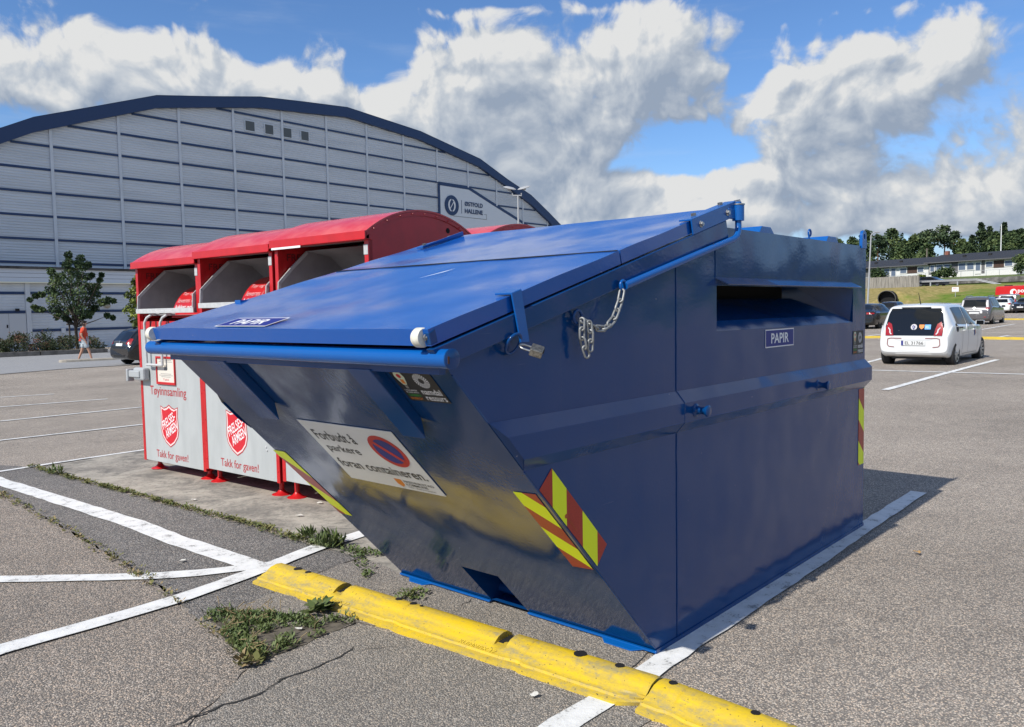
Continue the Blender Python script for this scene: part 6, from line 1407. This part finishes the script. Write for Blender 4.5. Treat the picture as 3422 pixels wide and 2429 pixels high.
# the white city car
UP = prof(3.54, [(0, .74), (.03, .84), (.09, 1.02), (.16, 1.22), (.22, 1.37), (.28, 1.425), (.5, 1.455), (.95, 1.478), (1.5, 1.475), (1.95, 1.425), (2.35, 1.27), (2.72, 1.045), (3.0, .985), (3.3, .90), (3.47, .76), (3.54, .60)], [(0, .72), (.3, .97), (1, .945), (2.4, .92), (2.9, .90), (3.54, .58)], wb=.82, wt=.60, mirror=2.33, tailw=.90)
def up_extra(root, patch, SH, bvh):
    nm = lambda poly, m_, n, off=.012, st=.06, ax_='rear': patch(poly, ax_, m_, n, off, st)
    # bumper outline
    for s in (-1, 1):
        P = [(.26 * s, .668), (.50 * s, .672), (.565 * s, .655), (.575 * s, .52), (.54 * s, .475), (.42 * s, .462)]
        for (a, c), (a2, c2) in zip(P, P[1:]):
            d = V(a2 - a, c2 - c, 0).normalized(); n = V(-d.y, d.x, 0) * .008; nm([(a + n.x, c + n.y), (a2 + n.x, c2 + n.y), (a2 - n.x, c2 - n.y), (a - n.x, c - n.y)], EDGE, 'bumper_line', .008, .2)
    p = nm(rect(-.26, .505, .26, .615), PLATE, 'number_plate', .02, .3); nm(rect(-.26, .505, -.215, .615), NAVY, 'plate_country_field', .0225, .3)
    y0 = min(v.co.y for v in p.data.vertices) - .004
    words('EL 31766', plane_frame(V(.025, y0, .525), V(1, 0, 0), V(0, 0, 1)), BLKP, root, 'plate_number', w=.40, h=.072)
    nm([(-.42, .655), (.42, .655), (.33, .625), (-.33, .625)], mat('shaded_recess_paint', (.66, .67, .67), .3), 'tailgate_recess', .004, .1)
    e = nm(disc(.0, .93, .068, n=24), CLEAR, 'maker_emblem', .016, .05); ye = min(v.co.y for v in e.data.vertices) - .003
    EM = plane_frame(V(0, ye + .012, .93), V(1, 0, 0), V(0, .2, 1)); EM2 = EM @ Matrix.Translation(V(0, 0, .018))
    b = MB()
    for P in ([(-.042, .035), (-.028, .035), (0, -.03), (.028, .035), (.042, .035), (.006, -.05), (-.006, -.05)], [(-.012, .05), (.012, .05), (.004, .012), (-.004, .012)]): b.f([EM2 @ V(x, z, 0) for x, z in P])
    b.build('emblem_letters', NAVY, root, normals=False)
    nm([(.115, .985), (.225, .985), (.222, .92), (.17, .875), (.118, .92)], ORG, 'orange_crest', .016, .06); q = nm(rect(.235, .875, .365, .985), SKYB, 'blue_sticker', .016, .06)
    words('EL', plane_frame(V(.30, min(v.co.y for v in q.data.vertices) - .004, .905), V(1, 0, 0), V(0, .25, 1)), OFFW, root, w=.075, h=.05)
    words('e-up!', plane_frame(V(-.40, ye - .0, .80), V(1, 0, 0), V(0, .2, 1)), CLEAR, root, w=.15, h=.055)
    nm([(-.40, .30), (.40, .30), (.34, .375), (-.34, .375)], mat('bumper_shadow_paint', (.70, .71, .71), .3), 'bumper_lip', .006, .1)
    b = MB(); b.box(-.55, .55, .25, .40, .17, .25); b.build('underbody', TRIMB, root)
    for s in (-1, 1): nm([(.44 * s, .735), (.615 * s, .735), (.63 * s, .90), (.575 * s, 1.05), (.50 * s, 1.0), (.47 * s, .9)], TAIL, 'tail_light', .016, .05); nm([(.475 * s, .765), (.505 * s, .80), (.515 * s, .87), (.565 * s, .925), (.575 * s, .905), (.54 * s, .86), (.535 * s, .80), (.50 * s, .755)], CLEAR, 'light_lens', .021, .05)
    b = MB(); b.tube([V(0, .55, 1.47), V(-.02, .44, 1.74)], [.012, .005], 6); b.build('aerial', BLACK, root)
    b = MB(); b.box(-.32, .32, .175, .235, 1.385, 1.40); b.build('brake_light', TRIMB, root)
    nm(disc(.56, .905, .085, .10), BLACK, 'charge_port', .006, .05, 'right')
    hit, n_, _, _ = bvh.ray_cast(V(4, .68, .91), V(-1, 0, 0)); M = plane_frame(hit + V(.11, .17, .0), V(-.35, 1, 0), V(0, 0, 1)); b = MB(); b.lathe([(.09, 0), (.09, .012), (.07, .018), (0, .019)], 22, M @ Matrix.Translation(V(0, 0, -.006))); b.build('charge_flap', CW, root, smooth=40)
    b = MB(); b.tube([hit + V(-.01, .03, -.01), hit + V(.07, .07, .0)], .018, 6); b.build('flap_hinge', TRIMB, root)
    for ya in (1.12, 2.02):
        b = MB(); h_, n_, _, _ = bvh.ray_cast(V(4, ya, .83), V(-1, 0, 0)); b.box(h_.x - .005, h_.x + .03, ya - .09, ya + .09, .815, .845); b.build('door_handle', CW, root, bevel=.01)
    for yy in (.98, 1.50, 2.42):
        P = [(yy, .30), (yy + .012, .30), (yy + .012, .93), (yy, .93)]; nm(P, TRIMB, 'door_gap', .002, .1, 'right')
    nm(rect(1.0, .275, 2.4, .285), TRIMB, 'sill_line', .003, .1, 'right')
    nm([(2.05, .68), (2.12, .68), (2.13, .87), (2.06, .87)], NAVY, 'door_print', .004, .1, 'right'); nm([(2.15, .70), (2.24, .73), (2.22, .86), (2.14, .84)], mat('pale_print', (.55, .35, .28), .5), 'door_print', .004, .1, 'right')
upg = .054
ed = V(math.sin(.736), math.cos(.736), 0); 
up_car = make_car('parked_car', UP, CW, V(10.078, 19.947, zg(10.1, 20)) - ed * .55, .736, 'white small hatchback with black tailgate glass and its charging flap open', wheels=(.55, 2.96), wr=.305, ww=.185, rear_glass=[(-.62, .735), (.62, .735), (.635, .95), (.585, 1.24), (.535, 1.365), (-.535, 1.365), (-.585, 1.24), (-.635, .95)], side_gl=[(.62, 1.46), (1.53, 2.42)], extra=up_extra)
up_car.location.z -= .035; up_car.scale = (1.03, 1.03, 1.03)
def hatch(L, H, belt=.95, wb=.85, wt=.60, cw=.33):
    return prof(L, [(0, .70), (.04, .86), (.14, 1.02), (.36, H - .13), (.55, H - .045), (L * .28, H - .005), (L * .40, H), (L * .55, H - .07), (L * .67, belt + .17), (L * .74, belt + .06), (L * .86, belt - .05), (L - .15, .80), (L, .55)], [(0, .69), (.4, belt + .03), (L * .5, belt), (L * .75, belt - .02), (L, .54)], wb=wb, wt=wt, mirror=L * .64)
def place(px, py, Y=None): p = on_ground(px, py); return p
def at_rear_axle(px, depth): q = at(px, 1000, depth); return V(q.x, q.y, zg(q.x, q.y))
TH = .72
def tl(s, x0, x1, z0_, z1): return [(x0 * s, z0_), (x1 * s, z0_), (x1 * s, z1), (x0 * s, z1)]
# grey MPV
MPV = prof(4.5, [(0, .74), (.04, .9), (.12, 1.05), (.34, 1.46), (.5, 1.58), (1.2, 1.64), (2.0, 1.63), (2.7, 1.50), (3.3, 1.16), (3.6, 1.05), (4.1, .95), (4.4, .78), (4.5, .58)], [(0, .72), (.4, 1.04), (2, 1.0), (3.4, .96), (4.5, .56)], wb=.90, wt=.66, mirror=3.05)
e_ = V(math.sin(.718), math.cos(.718), 0)
def mpv_extra(root, patch, SH, bvh):
    for s in (-1, 1):
        q = MB(); q.tube([V(.56 * s, .7, 1.60), V(.58 * s, .85, 1.66), V(.58 * s, 2.2, 1.69), V(.56 * s, 2.4, 1.63)], .025, 6); q.build('roof_rail', STEEL, root)
    patch(rect(-.38, .80, .38, .835), 'rear', STEEL, 'chrome_bar', .014, .1); patch(disc(0, .955, .07), 'rear', STEEL, 'maker_emblem', .016, .08); patch(rect(.30, .66, .42, .80), 'rear', OFFW, 'plate_sticker', .016, .1)
    patch(tl(1, .50, .62, .42, .46), 'rear', TAIL, 'reflector', .012, .1)
make_car('parked_car', MPV, CGR, V(27.577, 47.918, zg(27.6, 47.9)) - e_ * .85, .718, 'grey people carrier with pale upright tail lamps right of the white hatchback', wheels=(.85, 3.6), wr=.32, ww=.2, rear_glass=[(-.60, 1.03), (.60, 1.03), (.54, 1.44), (-.54, 1.44)], side_gl=[(.55, 1.25), (1.33, 2.15), (2.22, 3.2)], plate=.63,
         tails=[([(.61 * s, 1.0), (.72 * s, 1.0), (.66 * s, 1.42), (.58 * s, 1.42)], 'rear', CLEAR) for s in (-1, 1)] + [([(.58 * s, .90), (.76 * s, .90), (.76 * s, .99), (.58 * s, .99)], 'rear', TAIL) for s in (-1, 1)], extra=mpv_extra)
# dark saloon half hidden by the skip
SED = prof(4.7, [(0, .72), (.05, .92), (.12, .98), (.55, 1.06), (1.0, 1.24), (1.6, 1.41), (2.2, 1.44), (2.8, 1.37), (3.5, 1.02), (3.8, .95), (4.3, .84), (4.6, .70), (4.7, .55)], [(0, .70), (.3, .93), (2, .93), (3.5, .90), (4.7, .53)], wb=.92, wt=.58, mirror=3.1)
rr = on_ground(2936, 1098); e_ = V(math.sin(TH), math.cos(TH), 0); x_ = V(math.cos(TH), -math.sin(TH), 0)
make_car('parked_car', SED, CDG, rr - x_ * .80 - e_ * .95, TH, 'anthracite saloon half hidden behind the rear edge of the blue skip', wheels=(.95, 3.83), wr=.34, ww=.22, rear_glass=[(-.52, 1.03), (.52, 1.03), (.46, 1.36), (-.46, 1.36)], side_gl=[(1.15, 1.95), (2.02, 3.25)], plate=.70, rim=RIMD, tails=[([(.42 * s, .82), (.80 * s, .84), (.80 * s, .90), (.42 * s, .93)], 'rear', TAIL) for s in (-1, 1)])
p = at_rear_axle(2975, 70); make_car('parked_car', hatch(4.1, 1.48), CNV, p - e_ * .8, TH, 'dark car whose roof shows between the anthracite saloon and the white hatchback', wheels=(.8, 3.3), rear_glass=[(-.52, 1.0), (.52, 1.0), (.46, 1.33), (-.46, 1.33)], side_gl=[(.75, 1.5), (1.58, 2.6)], nst=30)
p = at_rear_axle(3118, 40); make_car('parked_car', hatch(4.2, 1.39), CSV, p - e_ * .8, TH, 'car whose grey roof just shows above the white hatchback', wheels=(.8, 3.3), rear_glass=[(-.52, 1.0), (.52, 1.0), (.46, 1.33), (-.46, 1.33)], side_gl=[(.75, 1.5), (1.58, 2.6)], nst=30)
# white hatchback beyond the MPV
p = at_rear_axle(3346, 76.5); make_car('parked_car', hatch(4.2, 1.46), CW, p - e_ * .3, TH, 'white hatchback beside the black oncoming car', wheels=(.8, 3.35), wr=.33, rear_glass=[(-.58, 1.02), (.58, 1.02), (.50, 1.34), (-.50, 1.34)], side_gl=[(.8, 1.55), (1.62, 2.7)], plate=.55, tails=[([(.50 * s, .80), (.80 * s, .84), (.80 * s, .98), (.56 * s, .95)], 'rear', TAIL) for s in (-1, 1)], nst=36)
# black car facing the camera
p = at_rear_axle(3414, 74.2); e_b = -e_
make_car('parked_car', prof(4.3, [(0, .8), (.06, .95), (.4, 1.05), (.9, 1.3), (1.5, 1.43), (2.1, 1.43), (2.6, 1.33), (3.2, 1.02), (3.45, .97), (3.95, .90), (4.2, .76), (4.3, .60)], [(0, .78), (.4, .98), (2, .95), (3.3, .93), (4.3, .58)], wb=.90, wt=.60, mirror=2.85), CBK, p + e_ * 4.6 + x_ * .35, TH + PI + .12, 'black car facing the camera at the right edge', wheels=(.85, 3.4), wr=.33, front_glass=[(-.62, .99), (.62, .99), (.54, 1.34), (-.54, 1.34)], side_gl=[(1.0, 1.7), (1.78, 2.9)], plate_r=.50, heads=[([(.52 * s, .68), (.74 * s, .70), (.70 * s, .78), (.54 * s, .76)], 'front', CLEAR) for s in (-1, 1)] + [(disc(.62 * s, .42, .05), 'front', CLEAR) for s in (-1, 1)], extra=lambda r, patch, SH, bvh: patch([(-.03, .66), (.03, .66), (.02, .80), (-.02, .80)], 'front', STEEL, 'maker_emblem', .014, .1), nst=36)
# silver van and another dark car behind
VAN = prof(4.4, [(0, 1.0), (.05, 1.3), (.14, 1.62), (.22, 1.74), (.5, 1.80), (2.2, 1.82), (2.7, 1.72), (3.35, 1.25), (3.6, 1.12), (4.1, 1.02), (4.32, .85), (4.4, .6)], [(0, .98), (.4, 1.15), (2.5, 1.1), (3.5, 1.05), (4.4, .58)], wb=.90, wt=.76, mirror=3.0)
p = at_rear_axle(3368, 85); make_car('parked_van', VAN, CSV, p - e_ * .5, TH, 'silver van with red tail lamp parked before the red delivery van', 'van', wheels=(.8, 3.5), wr=.32, rear_glass=[(-.66, 1.15), (.66, 1.15), (.60, 1.62), (-.60, 1.62)], side_gl=[(2.4, 3.3)], tails=[([(.70 * s, .85), (.82 * s, .85), (.80 * s, 1.3), (.70 * s, 1.3)], 'rear', TAIL) for s in (-1, 1)], nst=30)
p = at_rear_axle(3312, 88); make_car('parked_car', hatch(4.4, 1.62), CBK, p - e_ * .5, TH, 'black car with only its roof showing left of the red delivery van', wheels=(.8, 3.4), rear_glass=[(-.58, 1.05), (.58, 1.05), (.5, 1.45), (-.5, 1.45)], side_gl=[(.8, 1.55), (1.62, 2.7)], nst=30)
# red delivery van, side on
PV = prof(6.0, [(0, 1.3), (.04, 2.2), (.10, 2.55), (.25, 2.62), (3.8, 2.65), (4.3, 2.55), (4.9, 1.95), (5.25, 1.35), (5.6, 1.2), (5.9, 1.0), (6.0, .7)], [(0, 1.2), (.3, 1.35), (4.5, 1.35), (5.2, 1.2), (6, .66)], wb=.99, wt=.88, mirror=4.7)
pv = at(3337, 1000, 95); pv.z = zg(pv.x, pv.y) + .15; tv = math.atan2(HT.x, HT.y) - .10
def pv_extra(root, patch, SH, bvh):
    b = MB(); b.box(-.25, .25, .7, 1.4, 2.64, 2.74); b.build('roof_vent', BLACK, root)
    hx = .97; M = plane_frame(V(hx, 1.9, 2.0), V(0, 1, 0), V(-.09, 0, 1))
    s = patch(disc(1.95, 1.92, .36), 'right', OFFW, 'round_emblem', .010, .1); patch(disc(2.06, 1.90, .17, .22), 'right', CRD, 'emblem_swirl', .016, .1)
    b = max(v.co.x for v in s.data.vertices) + .012; words('posten', plane_frame(V(b, 2.40, 1.70), V(0, 1, 0), V(-.08, 0, 1)), OFFW, root, w=1.75, h=.55, align='LEFT', weight=.02)
    patch(rect(.3, 1.16, 3.8, 1.20), 'right', mat('red_groove', (.30, .012, .014), .5), 'side_groove', .004, .3)
make_car('delivery_van', PV, CRD, pv, tv, 'red delivery van with white round emblem, cut off by the right edge', 'van', None, wheels=(1.2, 4.8), wr=.35, side_gl=[(4.0, 4.9)], extra=pv_extra, nst=30)
# cars on the road above the bank
w0 = hill_at(3070, 0, 112); p = hp(112, w0); make_car('moving_car', hatch(4.2, 1.42), CBK, p, math.atan2(HT.x, HT.y), 'dark car driving on the road beyond the guard rail', 'car', None, wheels=(.8, 3.3), side_gl=[(.8, 1.55), (1.62, 2.7)], rear_glass=[(-.5, 1.0), (.5, 1.0), (.45, 1.3), (-.45, 1.3)], nst=30)
w0 = hill_at(2868, 0, 112); p = hp(112, w0); make_car('moving_car', hatch(4.1, 1.5), CSV, p, math.atan2(HT.x, HT.y), 'silver car on the road half hidden by the plank fence and the blue skip', 'car', None, wheels=(.8, 3.3), side_gl=[(.8, 1.55), (1.62, 2.7)], nst=30)
# black hatchback at the left, nose hidden behind the bins
JZ = prof(3.95, [(0, .70), (.05, .92), (.16, 1.08), (.42, 1.36), (.58, 1.45), (.9, 1.50), (1.7, 1.52), (2.3, 1.44), (3.0, 1.08), (3.2, 1.0), (3.7, .86), (3.9, .68), (3.95, .5)], [(0, .68), (.4, 1.03), (2, .98), (3, .94), (3.95, .48)], wb=.85, wt=.59, mirror=2.65)
def jz_extra(root, patch, SH, bvh):
    patch(disc(0, .945, .05), 'rear', STEEL, 'maker_emblem', .014, .08); patch(rect(-.45, .33, .45, .42), 'rear', TRIMB, 'lower_bumper', .008, .1)
    b = MB(); b.box(-.03, .03, .62, .78, 1.475, 1.53); b.build('aerial_fin', BLACK, root)
th_j = math.radians(38)
pj = on_ground(1455 * .28935, 780 + 1526 * .28935); ej = V(math.sin(th_j), math.cos(th_j), 0)
make_car('parked_car', JZ, CBK, pj + V(-.35, .2, 0), th_j, 'black hatchback with pale number plate behind the red bins', 'car', None, wheels=(.72, 3.2), wr=.30, rear_glass=[(-.50, 1.02), (.50, 1.02), (.46, 1.36), (-.46, 1.36)], side_gl=[(.75, 1.55), (1.62, 2.6)], plate=.78, tails=[([(.52 * s, .86), (.74 * s, .84), (.70 * s, 1.05), (.60 * s, 1.08)], 'rear', TAIL) for s in (-1, 1)], extra=jz_extra)
# ------------------------------------------------------------------ the walking man
SKIN = mat('skin', (.50, .27, .18), .5, var=.1, vscale=8); SHIRT = mat('orange_shirt', (.66, .062, .022), .8, var=.15, vscale=10); SHORTS = mat('pale_shorts', (.48, .54, .58), .8, var=.12, vscale=10); HAIR = mat('dark_hair', (.018, .014, .012), .7); SHOE = mat('dark_shoe', (.03, .028, .03), .6)
mp_ = on_ground(*R4(980, 1474))
mp_ = on_ground(*R4(980, 1478)); man = empty('person', mp_, math.radians(18), 'man in an orange T-shirt and pale shorts walking to the right past the hedge', 'person')   # local: x is his walking direction
def skin_mesh(name, pts, edges, radii, m, parent, lev=2, smooth=True):
    me = bpy.data.meshes.new(name); me.from_pydata([Vector(p) for p in pts], edges, []); o = bpy.data.objects.new(name, me); COL.objects.link(o)
    sk = o.modifiers.new('skin', 'SKIN'); sk.use_smooth_shade = True
    for i, r in enumerate(radii): me.skin_vertices[0].data[i].radius = (r, r) if not isinstance(r, tuple) else r
    me.skin_vertices[0].data[0].use_root = True
    sb_ = o.modifiers.new('sub', 'SUBSURF'); sb_.levels = lev; sb_.render_levels = lev
    res = bpy.data.meshes.new_from_object(o.evaluated_get(bpy.context.evaluated_depsgraph_get())); bpy.data.objects.remove(o)
    res.materials.append(m); q = bpy.data.objects.new(name, res); COL.objects.link(q); q.parent = parent; return q
# joints: x forward, y left, z up
J = dict(pel=(0, 0, .94), wa=(.0, 0, 1.08), ch=(.01, 0, 1.30), ne=(.02, 0, 1.50), hb=(.05, 0, 1.58), hd=(.075, 0, 1.66), ht=(.07, 0, 1.755),
         hl=(.0, .10, .92), hr=(.0, -.10, .92), kl=(-.10, .10, .50), kr=(.20, -.10, .51), al=(-.26, .10, .10), ar=(.30, -.10, .09), tl=(-.12, .11, .03), tr=(.46, -.11, .035),
         sl=(.01, .19, 1.43), sr=(.01, -.19, 1.43), el=(.03, .27, 1.15), er=(-.04, -.27, 1.15), wl=(.16, .26, .93), wr=(.10, -.27, .92), pl=(.20, .25, .86), pr=(.14, -.27, .84))
ks = list(J); ix = {k: i for i, k in enumerate(ks)}
ed_ = [(ix[a], ix[c]) for a, c in (('pel', 'wa'), ('wa', 'ch'), ('ch', 'ne'), ('ne', 'hb'), ('hb', 'hd'), ('hd', 'ht'), ('pel', 'hl'), ('pel', 'hr'), ('hl', 'kl'), ('hr', 'kr'), ('kl', 'al'), ('kr', 'ar'), ('al', 'tl'), ('ar', 'tr'), ('ch', 'sl'), ('ch', 'sr'), ('sl', 'el'), ('sr', 'er'), ('el', 'wl'), ('er', 'wr'), ('wl', 'pl'), ('wr', 'pr'))]
rd = dict(pel=.15, wa=.145, ch=.15, ne=.06, hb=.075, hd=.10, ht=.065, hl=.10, hr=.10, kl=.062, kr=.062, al=.042, ar=.042, tl=.035, tr=.035, sl=.065, sr=.065, el=.045, er=.045, wl=.03, wr=.03, pl=.034, pr=.034)
pts = list(J.values()); rads = [rd[k] for k in ks]
for side, w_, e2 in (('l', 'wl', 'pl'), ('r', 'wr', 'pr')):
    o = Vector(J[e2])
    for f_ in range(4):
        pts.append(tuple(o + V(.018 - .012 * f_ + .02, 0, -.055 - .012 * (f_ in (1, 2))))); rads.append(.010); ed_.append((ix[e2], len(pts) - 1))
        pts.append(tuple(Vector(pts[-1]) + V(.012, 0, -.030))); rads.append(.008); ed_.append((len(pts) - 2, len(pts) - 1))
    pts.append(tuple(o + V(.045, 0, -.02))); rads.append(.011); ed_.append((ix[e2], len(pts) - 1))
skin_mesh('body', pts, ed_, rads, SKIN, man)
def garment(name, keys, es, rads_, m):
    k = list(keys); i_ = {q: n for n, q in enumerate(k)}; return skin_mesh(name, [keys[q] for q in k], [(i_[a], i_[c]) for a, c in es], [rads_[q] for q in k], m, man)
mid = lambda a, c, t: tuple(Vector(J[a]).lerp(Vector(J[c]), t))
man.scale = (1.06, 1.10, 1.06)
garment('shirt', dict(wa=J['wa'], pe=(0, 0, .93), ch=J['ch'], up=(.015, 0, 1.43), sl=J['sl'], sr=J['sr'], ul=mid('sl', 'el', .75), ur=mid('sr', 'er', .75)), [('wa', 'pe'), ('wa', 'ch'), ('ch', 'up'), ('ch', 'sl'), ('ch', 'sr'), ('sl', 'ul'), ('sr', 'ur')], dict(wa=(.165, .185), pe=(.165, .19), ch=(.165, .19), up=.10, sl=.085, sr=.085, ul=.075, ur=.075), SHIRT)
garment('shorts', dict(pe=(0, 0, .90), hl=J['hl'], hr=J['hr'], ml=mid('hl', 'kl', .85), mr=mid('hr', 'kr', .85)), [('pe', 'hl'), ('pe', 'hr'), ('hl', 'ml'), ('hr', 'mr')], dict(pe=.165, hl=.125, hr=.125, ml=.105, mr=.105), SHORTS)
skin_mesh('hair', [(.03, 0, 1.69), (.06, 0, 1.765), (.00, 0, 1.62)], [(0, 1), (0, 2)], [.10, .075, .06], HAIR, man)
for a_, t_2 in (('al', 'tl'), ('ar', 'tr')): skin_mesh('shoe', [tuple(Vector(J[a_]) + V(-.03, 0, -.05)), J[t_2]], [(0, 1)], [.05, .042], SHOE, man)
b = MB(); b.lathe([(.0, -.012), (.012, -.006), (.013, .0), (.0, .02)], 8, Matrix.Translation(V(.172, 0, 1.655)) @ Matrix.Rotation(PI / 2, 4, 'Y'), caps=False); b.build('nose', SKIN, man, smooth=60)
for s in (-1, 1):
    b = MB(); b.lathe([(0, -.02), (.02, -.01), (.022, .0), (0, .02)], 8, Matrix.Translation(V(.05, s * .098, 1.65)), caps=False); b.build('ear', SKIN, man, smooth=60)
    b = MB(); b.lathe([(0, -.006), (.010, 0), (0, .006)], 8, Matrix.Translation(V(.158, s * .035, 1.675)), caps=False); b.build('eye', BLKP, man)
